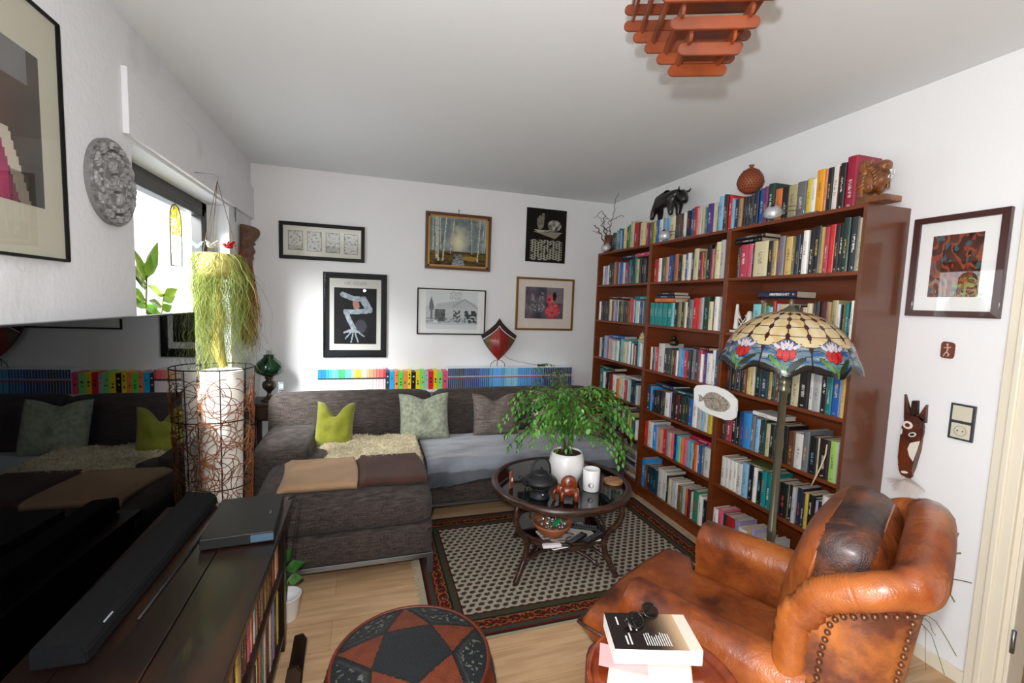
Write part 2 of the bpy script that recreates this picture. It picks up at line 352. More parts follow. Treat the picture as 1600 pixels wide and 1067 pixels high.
def book_mat(code, style):
    key = 'book_' + PAL[code][0].replace(' ', '_').replace('-', '_') + '_%d' % style
    if key in MATS: return MATS[key]
    m = bpy.data.materials.new(key); m.use_nodes = True; N = m.node_tree.nodes; L = m.node_tree.links; b = N['Principled BSDF']
    c = hx(PAL[code][1]); b.inputs['Roughness'].default_value = 0.42; b.inputs['Coat Weight'].default_value = 0.15
    ink = {0: '#efeadf', 1: '#d8b25a', 2: '#d84a3a', 3: '#6fc0d8'}[style] if code in DARK else {0: '#2a2a30', 1: '#8a2a2a', 2: '#2a4c80', 3: '#55604a'}[style]
    uv = N.new('ShaderNodeUVMap'); uv.uv_map = 'UVMap'; sp = N.new('ShaderNodeSeparateXYZ'); L.new(uv.outputs[0], sp.inputs[0])
    oi = N.new('ShaderNodeObjectInfo')
    def mth(op, a, b_=None, c_=None):
        n = N.new('ShaderNodeMath'); n.operation = op
        for i, v in enumerate((a, b_, c_)):
            if v is None: continue
            if isinstance(v, (int, float)): n.inputs[i].default_value = v
            else: L.new(v, n.inputs[i])
        return n.outputs[0]
    # glyph-like breaks along the spine; lettering only in bands of the spine
    ny = N.new('ShaderNodeTexWhiteNoise'); ny.noise_dimensions = '2D'
    cv = N.new('ShaderNodeCombineXYZ')
    fy = mth('FLOOR', mth('MULTIPLY', sp.outputs[1], 70)); L.new(fy, cv.inputs[0]); L.new(mth('ADD', mth('MULTIPLY', oi.outputs['Random'], 91), mth('FLOOR', mth('MULTIPLY', sp.outputs[0], 4))), cv.inputs[1]); L.new(cv.outputs[0], ny.inputs[0])
    glyph = mth('GREATER_THAN', ny.outputs[0], 0.42)
    inx = mth('MULTIPLY', mth('GREATER_THAN', sp.outputs[0], 0.34), mth('LESS_THAN', sp.outputs[0], 0.64))
    lo = mth('MULTIPLY', oi.outputs['Random'], 0.25)
    hi = mth('ADD', lo, 0.42)
    band = mth('MULTIPLY', mth('GREATER_THAN', sp.outputs[1], mth('ADD', lo, 0.2)), mth('LESS_THAN', sp.outputs[1], mth('ADD', hi, 0.12)))
    small = mth('MULTIPLY', mth('GREATER_THAN', sp.outputs[1], 0.05), mth('LESS_THAN', sp.outputs[1], 0.09))
    msk = mth('MULTIPLY', mth('MULTIPLY', glyph, inx), mth('MAXIMUM', band, small))
    mx = N.new('ShaderNodeMixRGB'); L.new(mth('MULTIPLY', msk, 0.75 if code in DARK else 0.6), mx.inputs[0]); mx.inputs[1].default_value = (*c, 1); mx.inputs[2].default_value = (*hx(ink), 1)
    # small shade difference from book to book of the same colour
    hs = N.new('ShaderNodeHueSaturation'); L.new(mth('ADD', mth('MULTIPLY', oi.outputs['Random'], 0.35), 0.68), hs.inputs['Value']); L.new(mx.outputs[0], hs.inputs['Color']); L.new(hs.outputs[0], b.inputs['Base Color'])
    MATS[key] = m; return m
def book_mesh(bm, t, h, d, mi_cover=0, mi_page=1, hard=True, M=None):
    """book standing, spine toward -x at x=0, thickness t along y (0..t), height h, depth d"""
    uvl = bm.loops.layers.uv.get('UVMap') or bm.loops.layers.uv.new('UVMap')
    start = len(bm.verts); c = 0.002 if hard else 0.001; allv = []
    # cover: rounded spine section swept along z
    bul = min(0.004, t * 0.12)
    out = [(d, 0), (0.002, 0), (-bul * 0.5, t * 0.15), (-bul, t * 0.5), (-bul * 0.5, t * 0.85), (0.002, t), (d, t)]
    inn = [(d, t - c), (0.004, t - c), (0.004, c), (d, c)]
    ring = out + inn
    A = [bm.verts.new((x, y, 0)) for x, y in ring]; B = [bm.verts.new((x, y, h)) for x, y in ring]; allv += A + B; n = len(ring)
    for i in range(n):
        j = (i + 1) % n
        f = bm.faces.new((A[j], A[i], B[i], B[j])); f.material_index = mi_cover
        for l in f.loops:
            v = l.vert; l[uvl].uv = (-1, -1)
            if 1 <= i <= 4: l[uvl].uv = (1 - max(0, min(1, v.co.y / t)), v.co.z / h)
    # cap strips of the cover
    def strip(V_, flip):
        q = [(0, 1, 9, 10), (1, 2, 3, 4, 5, 8, 9), (5, 6, 7, 8)]
        for ix in q:
            f = bm.faces.new([V_[k] for k in (ix if not flip else ix[::-1])]); f.material_index = mi_cover
            for l in f.loops: l[uvl].uv = (-1, -1)
    strip(A, False); strip(B, True)
    if M is not None:
        for v in allv: v.co = M @ v.co
def pages_mesh(bm, t, h, d, hard=True, mi=0, M=None):
    c = 0.0022 if hard else 0.0012; e = 0.003 if hard else 0.0
    box(bm, 0.0042, d - e, c, t - c, e + 0.0002, h - e - 0.0004, 0, mi, M)
BOOKS = []   # all book records, built later
# ------------------------------------------------------------------ bookcases
BX = 3.0; SHZ = [0.095, 0.435, 0.725, 1.042, 1.392, 1.722]; TOPZ = 2.02
BAYS = {1: (3.012, 3.862), 2: (2.207, 3.010), 3: (1.402, 2.205)}
BAYN = {1: 'far bay', 2: 'middle bay', 3: 'near bay'}
for bay, (a, b) in BAYS.items():
    lab = {1: 'cherry brown bookcase unit in the far corner, partly hidden by the potted tree', 2: 'cherry brown bookcase unit in the middle of the three, behind the glass table',
           3: 'cherry brown bookcase unit nearest the camera, behind the stained-glass floor lamp'}[bay]
    t = thing('bookcase', lab, 'bookcase', (BX, a, 0), 0, 'three bookcases along the right wall'); w = b - a
    for k, (p, q) in enumerate(((0, 0.0175), (w - 0.0175, w))):
        bm = NB(); box(bm, 0, 0.278, p, q, 0, TOPZ, 0.0012); obj('side_panel', bm, M_cherryS if (k == 0) else M_cherry, t)
    bm = NB(); box(bm, 0.0, 0.27, 0.0175, w - 0.0175, TOPZ - 0.018, TOPZ, 0.001); obj('top_panel', bm, M_cherry, t)
    bm = NB(); box(bm, 0.27, 0.2775, 0.0175, w - 0.0175, 0.05, TOPZ); obj('back_panel', bm, M_cherry, t)
    for i, z in enumerate(SHZ):
        bm = NB(); box(bm, 0.0 if i in (0, 3) else 0.004, 0.27, 0.0175, w - 0.0175, z - 0.018, z, 0.001); obj('shelf' if i else 'bottom_panel', bm, M_cherry, t)
    bm = NB(); box(bm, 0.012, 0.03, 0.0175, w - 0.0175, 0, SHZ[0] - 0.018, 0.001); obj('plinth', bm, M_cherry, t)
    bm = NB()
    for i, z in enumerate(SHZ[:0]):
        for kk in range(-3, 4):
            zz = z + 0.16 + kk * 0.032
            for yy in (0.0176, w - 0.0176): 
                for xx in (0.035, 0.235): box(bm, xx, xx + 0.004, yy - 0.0004, yy + 0.0004, zz, zz + 0.004)
    bm.free()

# rows of books: (bay, row, crop origin x,y, crop scale, line p, line q, end, tokens "code x height(cm)")
ROWS = [
 (1, 0, 930, 330, 15.24, (395, 950), (1240, 830), 1262, "nb395/18 br445/17 tq490/19 te555/20 lb590/18 pu625/18 cr650/18.5 ye700/18.5 dg735/20 gn780/21 cr820/23 re905/21 dr1000/21 cr1055/20 ye1165/18.5 mg1205/18.5"),
 (2, 0, 1010, 300, 10.67, (40, 880), (1425, 620), 1425, "ol35/18.5 ye95/18.5 bl155/18.5 wh195/18.5 lb260/18.5 lb330/18.5 cr385/18 dk475/18.5 br520/18.5 dk570/18.5 wh610/19 bk655/19.5 bl715/20 re775/21 pe830/20 lg875/20 cr915/20 te955/18.5 pu1000/20 cr1085/20 lg1125/20 ol1150/17 lb1175/23 dt1250/24 dr1290/22 re1340/22 lb1400/20"),
 (3, 0, 1135, 240, 7.44, (60, 870), (1480, 600), 1482, "lb60/18 nb85/18.5 tn130/18.5 bk170/18.5 bk200/18.5 bk240/18.5 dk265/18.5 nb300/20 bl360/21 mg420/21 dg465/22 or540/18 bk620/18.5 kh700/18 gy800/18.5 ye905/19 wh965/18.5 am1020/22 pe1110/22 bk1140/22 wh1200/22 br1275/21.5 bk1290/22.5 cm1360/24"),
 (1, 1, 930, 385, 15.24, (150, 925), (1190, 875), 1197, "wh155/17.5 lv215/17.5 wh275/17.5 dg320/19 dr400/18 tn430/20 br490/20 lv520/19 bl575/19 wh640/18 br700/18 mg720/18 te780/20 nb840/21 gn910/21 cr960/19.5 dk1035/19 bk1085/19 bk1130/19 dk1160/18"),
 (2, 1, 1015, 375, 12.8, (90, 850), (1480, 770), 1482, "re90/17.5 wh150/18 bk215/18 ol240/18 pe305/18 bl360/19 nb435/19 or480/19 bk545/18 cr620/18 bl685/19 wh745/19 bk810/19 cr855/21 dk945/19 re1010/18 ol1050/18 bk1110/22 pk1200/19 ol1250/21 cr1295/23 lg1395/23.5"),
 (3, 1, 1145, 345, 7.8, (40, 685), (1535, 585), 1536, "dk40/18 rs70/19 pk160/19 bk215/18 cr235/19.5 bk400/19.5 sa465/19 pu515/18 gy540/21 sa610/20 ol700/20 nb730/20.5 bk780/21 wh830/22 bk895/22 bk960/23 sa1045/22 rs1080/22 re1130/23 bk1200/22 bk1255/22 dg1310/25 dk1390/25 cr1490/24"),
 (1, 2, 930, 450, 16.41, (95, 805), (1215, 905), 1217, "wh95/17.5 dk140/18 nb210/18 dk260/18 cr350/19.5 br410/18 lv455/18 gy500/18.5 lg560/18.5 dk580/18 ol640/18 dk700/18 dk760/18 br800/18 or860/20 rs910/20 lv960/19 bk985/18 tq1010/18.5 cr1050/18 bl1110/18 bk1170/18 gy1190/18"),
 (2, 2, 1010, 445, 12.8, (50, 800), (1475, 890), 1476, "te50/17 te100/17 te150/17 te200/17 te250/17 te300/17 te350/17 te400/17 te450/17 tq500/17.5 bk535/17.5 kh600/17.5 bk670/18 ol720/19 cr755/18 dk795/20 gy850/20 re910/20.5 re995/21 lg1055/21 dg1115/21.5 cr1235/18.5 br1310/20 wh1340/21.5 lg1420/21"),
 (3, 2, 1160, 450, 8.65, (140, 290), (1530, 190), 1530, "tq140/17 ol250/18 gn320/16.5 tq370/16 re420/19 lg460/18 cr490/17.5 cr590/17.5 te640/17 bk700/17 dr780/16 cr830/16 cr885/18 dk950/18 bk1000/19 dr1055/19 tn1165/19 kh1215/20 wh1300/18 nb1340/18 ol1360/18.5 te1400/18.5 dg1440/18.5 wh1480/19.5"),
 (1, 3, 930, 510, 15.24, (80, 725), (1080, 970), 1082, "lg80/18 dk130/18 lb185/21 lv235/21 gy270/17 pe305/18.5 lv350/18 cr395/17.5 tq450/18 wh500/18 dk545/19 tq585/20 cr645/18 lb735/18 wh765/19 te815/19 wh850/18 br885/18 pe905/16 nb940/17 tq975/20 wh1040/19"),
 (2, 3, 1005, 520, 11.86, (115, 685), (1360, 980), 1376, "cr115/18 bk145/18 lv175/18 re225/18.5 wh265/21.5 dk370/18.5 dk440/19 ol490/18 bk530/18 re565/18.5 wh590/18 lb615/20 sk680/19 re740/19.5 dk805/20 gy870/21 dk930/19 rs985/21 wh1045/19 pu1085/20 wh1145/20 wh1240/23 bl1310/23"),
 (3, 3, 1125, 560, 7.8, (70, 365), (1505, 700), 1505, "bk75/18 bk130/18 bk185/18 bk230/18 br280/19 sa310/19 cr360/19 bk410/19 dt480/20 sa570/19 dg610/18.5 br655/18.5 tq700/18.5 wh745/14 bk760/18 cr855/19 bk945/19 wh1065/18 lg1115/18.5 bk1210/21 te1285/19 bl1350/20 sa1455/22"),
 (1, 4, 930, 570, 15.24, (90, 545), (1000, 960), 1012, "te90/21 wh180/19 bk240/19 br290/18 re350/19 wh410/19 or490/16 cr540/18 wh620/19 rs680/17 cr740/18.5 tq790/18.5 nb840/19 dt920/17 lg960/16"),
 (2, 4, 1005, 585, 10.17, (45, 560), (1075, 960), 1080, "dk40/19.5 sk105/19 nb140/17 bk170/17 bk215/17.5 dk255/17.5 dk300/17.5 wh325/18 lv400/19 bk430/19 dr480/18.5 bk550/18.5 dg600/19 bk660/18.5 bl700/18.5 wh755/19.5 lg830/18 lb905/17 wh950/18 ye1000/17.5 ye1015/18"),
 (3, 4, 1115, 630, 7.8, (75, 430), (1480, 940), 1492, "dk80/17.5 rs135/17.5 bk205/19 bk255/20 bl305/21 sk360/21 gy440/20 lb490/19 dk540/19 dg570/20 cr610/18 bk665/18.5 dk720/18.5 wh755/20 bk780/20 br885/18 wh965/18.5 gy1065/21 bk1140/19 cr1235/19 db1265/19.5 lm1390/20 lg1480/20"),
 (1, 5, 945, 625, 7.9, (10, 270), (380, 520), 386, "te10/19 gy40/19 nb70/19 wh105/18 nb135/17 br165/18 wh205/20 dk230/20 cr262/18.5 ye280/18 te310/17 bk345/17.5 wh362/16"),
 (2, 5, 995, 650, 10.16, (105, 465), (1140, 970), 1142, "re105/19 wh150/20 sk230/18.5 lv300/18.5 pe325/18.5 re395/18.5 lv445/18.5 sa490/18.5 pk530/18.5 nb560/18.5 cy600/18.5 lm650/18.5 or680/18.5 pk715/18.5 lb770/18.5 tq810/18.5 re875/19 or905/18 cr940/18 bl960/19 gy1000/18.5 wh1045/19"),
 (3, 5, 1115, 700, 7.62, (75, 415), (1290, 1060), 1312, "wh75/18.5 wh125/18.5 wh165/18.5 wh215/18.5 wh262/18.5 lb325/20.5 bk395/20.5 wh450/20 bk490/18.5 te545/20 te600/20 cr665/17.5 dk715/18.5 bk765/18.5 ol850/18.5 bk875/19 lg915/19 nb955/19.5 dk1015/18 ye1055/18.5 bk1095/18.5 bk1155/18 lv1190/17.5 bk1215/17.5 wh1245/21"),
 (2, 6, 990, 710, 8.89, (90, 480), (970, 1030), 976, "sk90/22.5 br145/19 dk175/19 dt220/19 dt260/19 wh310/22 wh380/21.5 bk435/20 cr460/19 lg510/19 wh550/19 br595/18 ol630/18 lg660/19 or700/19 dr735/20 wh765/18.5 gn805/21 wh880/20 bk935/18"),
 (3, 6, 1100, 780, 8, (105, 345), (820, 640), 820, "wh105/17.5 pk165/19 dg225/17 re275/18 lv365/18 wh430/15 sa520/18 lv570/18.5 lg620/16 wh690/15 wh760/17"),
]
CAMF = CF
for bay, row, ox, oy, sc, p, q, end, toks in ROWS:
    items = []
    for tk in toks.split():
        code = tk[:2]; xx, hh = tk[2:].split('/'); items.append((code, float(xx), float(hh) / 100))
    z = TOPZ if row == 0 else SHZ[6 - row]
    def ywd(x):
        py = lerp(p[1], q[1], (x - p[0]) / (q[0] - p[0])); return on(ox + x / sc, oy + py / sc, 0, BX + (0.018 if row else 0.058)).y
    lo, hi = (BAYS[bay][0] + 0.0185, BAYS[bay][1] - 0.0185) if row else (1.36, 3.86)
    rnd = random.Random(bay * 100 + row)
    for i, (code, x, h) in enumerate(items):
        ya = ywd(x); yb = ywd(items[i + 1][1] if i + 1 < len(items) else end)
        ya = min(ya, hi); yb = max(yb, lo)
        if ya - yb < 0.004: continue
        t = ya - yb - 0.0006
        maxh = (SHZ[7 - row] - 0.018 if 7 - row < 6 else TOPZ - 0.018) - z - 0.01 if row else 0.3
        BOOKS.append(dict(bay=bay, row=row, i=i, code=code, y=yb, t=t, h=min(h * rnd.uniform(0.985, 1.015), maxh), d=rnd.uniform(0.118, 0.14) if h < 0.2 else rnd.uniform(0.14, 0.17),
                          x=BX + (0.012 if row else 0.052) + rnd.uniform(0, 0.012), z=z, style=rnd.choice((0, 0, 0, 1, 2, 3)), prev=items[i - 1][0] if i else None, nxt=items[i + 1][0] if i + 1 < len(items) else None,
                          area=(t * h) / ((Vector((BX, yb, z)) - CP).dot(CF)) ** 2 * (1.0)))
TOTALB = len(BOOKS)
BOOKS.sort(key=lambda b: -b['area'])
# hidden by the tree, chair or lamp: rank last
ind, rest = BOOKS[:290], BOOKS[290:]
ROWN = {0: 'on top of the bookcase', 1: 'top shelf', 2: 'second shelf', 3: 'third shelf', 4: 'fourth shelf', 5: 'fifth shelf', 6: 'bottom shelf'}
def sizeword(b):
    return 'thick ' if b['t'] > 0.042 else ('slim ' if b['t'] < 0.015 else ('tall ' if b['h'] > 0.215 else ''))
def blabel(b, lvl):
    c = PAL[b['code']][0]; n1 = PAL[b['prev']][0] if b['prev'] else None; n2 = PAL[b['nxt']][0] if b['nxt'] else None
    where = ('%s, %s' % (ROWN[b['row']], BAYN[b['bay']])) if b['row'] else ('on top of ' + BAYN[b['bay']])
    if n1 and n2: mid = ' between %s and %s' % (n1, n2) if n1 != n2 else ' between two %s' % n1
    elif n2: mid = ' at left end beside %s' % n2
    else: mid = ' at right end beside %s' % n1
    return sizeword(b) + c + ' book' + mid + ', ' + where
labs = {}
for b in ind: b['label'] = blabel(b, 0); labs.setdefault(b['label'], []).append(b)
for l, bs in labs.items():
    if len(bs) > 1:
        bs.sort(key=lambda b: b['i']); 
        for k, b in enumerate(bs):
            pos = {0: 'leftmost', len(bs) - 1: 'rightmost'}.get(k, None)
            if pos is None: pos = ('second', 'third', 'fourth', 'fifth', 'sixth', 'seventh', 'eighth')[k - 1] + '-from-left'
            b['label'] = pos + ' ' + l
meshcache = {}
for b in ind:
    o = None
    bm = NB(); hard = b['t'] > 0.03 or b['h'] > 0.2
    book_mesh(bm, b['t'], b['h'], b['d'], 0, 0, hard)
    o = obj('book', bm, book_mat(b['code'], b['style']))
    o.location = (b['x'], b['y'], b['z'] + 0.0004)
    tag(o, b['label'], 'book', ('books standing on top of the bookcases' if b['row'] == 0 else 'books on the %s of the %s' % (ROWN[b['row']], BAYN[b['bay']])))
    bm = NB(); pages_mesh(bm, b['t'], b['h'], b['d'], hard); obj('pages', bm, M_paper, o)
mset = [M_paper]; mi = {}
bm = NB()
for b in rest:
    m = book_mat(b['code'], b['style'])
    if m.name not in mi: mi[m.name] = len(mset); mset.append(m)
    Mx = Matrix.Translation((b['x'], b['y'], b['z'] + 0.0004))
    book_mesh(bm, b['t'], b['h'], b['d'], mi[m.name], 0, False, Mx); pages_mesh(bm, b['t'], b['h'], b['d'], False, 0, Mx)
if rest: tag(obj('books', bm, mset), 'remaining slim books filling the bookcase shelves between the larger ones', 'book', None, 'stuff')
# a closing rack of piled books: lying volumes (bay,row,code,y0,y1,z offset above shelf,thickness,depth,yaw,label,title)
FL = [
 (1, 1, 'nb', 3.26, 3.46, 0.214, 0.026, 0.13, 0.0, 'navy book lying across the upright ones, top shelf, far bay', None),
 (1, 1, 'rs', 3.045, 3.24, 0.214, 0.030, 0.14, 0.0, 'rose red book lying flat at the right of the top shelf, far bay', None),
 (1, 2, 'br', 3.43, 3.62, 0.203, 0.014, 0.13, 0.1, 'thin brown book lying on the upright ones, second shelf, far bay', None),
 (1, 2, 'te', 3.05, 3.22, 0.193, 0.028, 0.13, 0.0, 'teal book lying flat at the right end of the second shelf, far bay', None),
 (2, 2, 'or', 2.70, 2.94, 0.176, 0.028, 0.14, 0.0, 'orange and yellow book, lowest of three lying on the teal row', None),
 (2, 2, 'nb', 2.71, 2.93, 0.205, 0.022, 0.14, 0.0, 'navy book in the middle of three lying on the teal row', None),
 (2, 2, 'bk', 2.72, 2.92, 0.228, 0.022, 0.13, 0.0, 'black book topmost of three lying on the teal row', None),
 (3, 1, 'bk', 1.98, 2.18, 0.2, 0.022, 0.13, 0.0, 'black book lower of two lying at the left, top shelf, near bay', None),
 (3, 1, 'db', 1.96, 2.16, 0.223, 0.021, 0.13, 0.06, 'dark brown book upper of two lying at the left, top shelf, near bay', None),
 (3, 2, 'nb', 1.73, 1.97, 0.21, 0.034, 0.14, 0.0, 'navy book with white title lying above the stained-glass lampshade', 'HIMMELFAHRT'),
 (1, 3, 'bl', 3.35, 3.60, 0.2, 0.024, 0.13, 0.0, 'blue book lying behind the small pale figurine, third shelf, far bay', None),
 (2, 3, 'dr', 2.33, 2.47, 0.214, 0.018, 0.12, 0.0, 'maroon booklet lying over the purple book, third shelf, middle bay', None),
 (1, 4, 'dg', 3.48, 3.74, 0.213, 0.026, 0.13, 0.0, 'dark green book lying behind the tree, fourth shelf, far bay', None),
 (1, 4, 'lg', 3.10, 3.30, 0.196, 0.016, 0.13, 0.0, 'pale grey book lying at the right of the fourth shelf, far bay', None),
 (2, 4, 'nb', 2.66, 2.90, 0.198, 0.032, 0.14, -0.12, 'navy book with white page edges lying flat, fourth shelf, middle bay', None),
 (2, 4, 'dt', 2.44, 2.64, 0.198, 0.024, 0.13, 0.05, 'dark teal book lying right of the navy one, fourth shelf, middle bay', None),
 (3, 4, 'wh', 1.78, 1.95, 0.206, 0.022, 0.13, -0.05, 'white book lying flat behind the lamp pole, fourth shelf, near bay', None),
 (1, 5, 'dk', 3.28, 3.50, 0.206, 0.018, 0.13, 0.0, 'charcoal book lying on the row, fifth shelf, far bay', None),
 (2, 5, 'cm', 2.24, 2.44, 0.206, 0.026, 0.15, 0.03, 'crimson-purple book lying at the right of the fifth shelf, middle bay', None),
 (3, 5, 'ol', 1.80, 1.95, 0.206, 0.012, 0.13, 0.03, 'thin olive booklet lying behind the lamp pole, fifth shelf, near bay', None),
]
def flat_book(name, code, x, y0, y1, z, t, d, yaw, label, group, title=None, pages=True):
    L_ = y1 - y0
    o_bm = NB(); R = Matrix(((1, 0, 0, 0), (0, 0, 1, 0), (0, -1, 0, t), (0, 0, 0, 1)))
    book_mesh(o_bm, t, L_, d, 0, 0, True, R); o = obj(name, o_bm, book_mat(code, 0))
    o.location = (x, y0, z); o.rotation_euler = (0, 0, yaw); tag(o, label, 'book', group)
    b2 = NB(); pages_mesh(b2, t, L_, d, True, 0, R); obj('pages', b2, M_paper, o)
    if title:
        M = Matrix.Translation((-0.0042, L_ * 0.42, t * 0.48)) @ Matrix(((0, 0, -1, 0), (-1, 0, 0, 0), (0, 1, 0, 0), (0, 0, 0, 1)))
        textmesh('title', title, t * 0.55, mat('title_white', '#e8e4da', 0.5), o, M)
    return o
for bay, row, code, y0, y1, zo, t, d, yaw, label, title in FL:
    flat_book('book', code, BX + 0.02, y0, y1, SHZ[6 - row] + zo + 0.001, t, d, yaw, label, 'books lying flat on the shelves', title)
# piles lying in the bottom compartments
PILE = [(1, 3.55, ['br', 'cr', 'tn', 'dk', 'cr', 'br', 'lg'], 'left'), (1, 3.20, ['wh', 'tn', 'lg', 'dk', 'wh', 'gy', 'cr'], 'right')]
ORD = ['bottom', 'second', 'third', 'fourth', 'fifth', 'sixth', 'top']
for bay, yc, codes, side in PILE:
    z = SHZ[0] + 0.0005; rnd = random.Random(int(yc * 10))
    for k, c in enumerate(codes):
        t = rnd.uniform(0.025, 0.04); 
        flat_book('book', c, BX + 0.03 + rnd.uniform(0, 0.02), yc - 0.1, yc + 0.1 + rnd.uniform(-0.01, 0.02), z, t, 0.14, rnd.uniform(-0.06, 0.06), '%s book, %s of the %s pile on the bottom shelf, far bay' % (PAL[c][0], ORD[k] + ('' if k in (0, 6) else ' from below'), side), 'piled books at the bottom of the far bay')
        z += t + 0.001
z = SHZ[0] + 0.001
for k, (c, t) in enumerate((('dk', 0.03), ('wh', 0.03), ('gy', 0.035))):
    flat_book('book', c, BX + 0.03, 1.66, 1.83, z, t, 0.15, 0.1 - 0.1 * k, '%s book lying in the pile right of the lamp pole, bottom shelf' % PAL[c][0], 'books lying low behind the armchair'); z += t + 0.001
z = SHZ[0] + 0.001
for k, (c, t) in enumerate((('mg', 0.03), ('rs', 0.035), ('gy', 0.03), ('re', 0.03))):
    flat_book('book', c, BX + 0.02, 1.44, 1.62, z, t, 0.15, 0.05 * (k - 1), '%s book, %s in the nearest low pile behind the armchair' % (PAL[c][0], ('lowest', 'second up', 'third up', 'topmost')[k]), 'books lying low behind the armchair'); z += t + 0.001
# ribbon hanging from the lime book
bm = NB(); tube(bm, [(BX + 0.012, 1.49, 0.90), (BX + 0.002, 1.485, 0.85), (BX - 0.004, 1.50, 0.78), (BX - 0.006, 1.52, 0.72), (BX - 0.003, 1.54, 0.67)], 0.004, 6, flat=0.3)
tag(obj('ribbon', bm, mat('ribbon_cream', '#e2c8a0', 0.7), None, True), 'cream ribbon hanging from the lime green book', 'ribbon')

# ------------------------------------------------------------------ cases in a row on the ledge behind the sofa
t = thing('wall_ledge', 'long white ledge behind the sofa carrying the row of coloured cases', 'ledge', (0, 0, 0))
bm = NB(); box(bm, 0.46, 2.86, 3.955, YB - 0.001, 0.70, 0.72, 0.003); obj('board', bm, M_white, t)
for x in (0.6, 1.4, 2.2, 2.75):
    bm = NB(); box(bm, x, x + 0.025, 3.98, YB - 0.015, 0.0, 0.70); obj('bracket', bm, M_white, t)
M_band = mat('case_band', '#26262a', 0.5); M_cwhite = mat('case_white', '#e9eef2', 0.4); M_stripe = mat('case_red_band', '#b8324a', 0.5)
def case_item(x0, x1, h, cols, label, group, kind):
    o_bm = NB(); w = x1 - x0 - 0.0014
    box(o_bm, 0, w, 0, 0.125, 0, h, 0.0022, 0, None, 1); o = obj('book' if kind == 'bk' else 'video_case', o_bm, cols[0]); o.location = (x0, 3.985, 0.7205)
    tag(o, label, 'book' if kind == 'bk' else 'case', group)
    if kind == 'sz':
        bm = NB(); box(bm, 0.0003, w - 0.0003, -0.0009, 0.0, h * 0.6, h - 0.002); obj('colour_field', bm, cols[1], o)
        bm = NB(); box(bm, 0.0003, w - 0.0003, -0.0013, 0.0, h * 0.535, h * 0.60); obj('black_band', bm, M_band, o)
    elif kind == 'blue':
        bm = NB(); box(bm, 0.0010, w - 0.0010, -0.0009, 0.0, 0.0005, h - 0.004); obj('colour_field', bm, cols[1], o)
        bm = NB(); box(bm, 0.0003, w - 0.0003, -0.0013, 0.0, h * 0.50, h * 0.555); obj('red_band', bm, M_stripe, o)
        bm = NB(); box(bm, w * 0.25, w * 0.75, -0.0013, 0.0, h * 0.56, h * 0.61); obj('label', bm, M_cwhite, o)
    return o
for m_ in [MATS[k] for k in MATS if k.startswith('case_')]: pass
def jitter(m):
    N = m.node_tree.nodes; L = m.node_tree.links; b = N['Principled BSDF']; oi = N.new('ShaderNodeObjectInfo'); hs = N.new('ShaderNodeHueSaturation'); hs.inputs['Color'].default_value = b.inputs['Base Color'].default_value
    ma = N.new('ShaderNodeMath'); ma.operation = 'MULTIPLY_ADD'; ma.inputs[1].default_value = 0.7; ma.inputs[2].default_value = 0.75; L.new(oi.outputs['Random'], ma.inputs[0]); L.new(ma.outputs[0], hs.inputs['Value'])
    mb = N.new('ShaderNodeMath'); mb.operation = 'MULTIPLY_ADD'; mb.inputs[1].default_value = 0.04; mb.inputs[2].default_value = 0.48; L.new(oi.outputs['Random'], mb.inputs[0]); L.new(mb.outputs[0], hs.inputs['Hue']); L.new(hs.outputs[0], b.inputs['Base Color']); return m
def px2x(px, py=590, y=3.985): return on(px, py, 1, y).x
def pale_body(c, k):
    w = mixc(hx(c), hx('#f0f2f4'), 0.72 + 0.1 * (k % 2)); return mat('case_body_%s_%d' % (c[1:], k % 2), w, 0.4)
S1 = [(100, '#1e8ad6', 'blue'), (135, '#1e80d0', 'blue'), (178, '#2f9fe0', 'sky blue'), (208, '#40b0e0', 'sky blue'), (235, '#6fc8dc', 'turquoise'), (247, '#6fc8d8', 'turquoise'), (275, '#60c8b0', 'sea green'), (305, '#4cc878', 'green'), (365, '#7adce0', 'pale cyan'), (425, '#b8dce0', 'pale cyan'), (440, '#dce090', 'pale yellow'), (463, '#e0d060', 'yellow'), (487, '#e8d040', 'yellow'), (522, '#f0ead0', 'cream'), (575, '#f0c090', 'peach'), (600, '#f0b080', 'peach'), (635, '#f09a80', 'salmon'), (668, '#f08878', 'salmon'), (693, '#ee7070', 'coral red'), (737, '#e04858', 'red'), (757, None, None)]
for (a, c, nm), (b, _, _) in zip(S1, S1[1:]):
    n = 3 if b - a > 50 else 1
    for k in range(n):
        xa = px2x(480 + lerp(a, b, k / n) / 6.154); xb = px2x(480 + lerp(a, b, (k + 1) / n) / 6.154)
        case_item(xa, xb, 0.19, (pale_body(c, k), mat('case_' + nm.replace(' ', '_') + c[1:], c, 0.4)), 'white spined case with %s top field in the left row behind the sofa' % nm, 'white cases with %s tops behind the sofa' % nm, 'sz')
S2 = [(757, 'dk', 'charcoal and red'), (792, 'cy', 'cyan'), (840, 'or', 'orange'), (880, 'gn', 'bright green'), (925, 'or', 'orange'), (965, 'ye', 'yellow'), (1003, 'bk', 'black'), (1045, 'ye', 'yellow'), (1090, 'lm', 'light green'), (1135, 'lg', 'silver grey'), (1168, 're', 'red'), (1215, 'ye', 'yellow'), (1258, 'lm', 'light green'), (1305, 'pk', 'pink'), (1350, None, None)]
VIV = {'cy': '#2aa6dc', 'or': '#f0864a', 'gn': '#58d848', 'ye': '#ecd21e', 'lm': '#84e07c', 'lg': '#b8bcc8', 're': '#e21c24', 'pk': '#f05078', 'dk': '#38343a', 'bk': '#141214'}
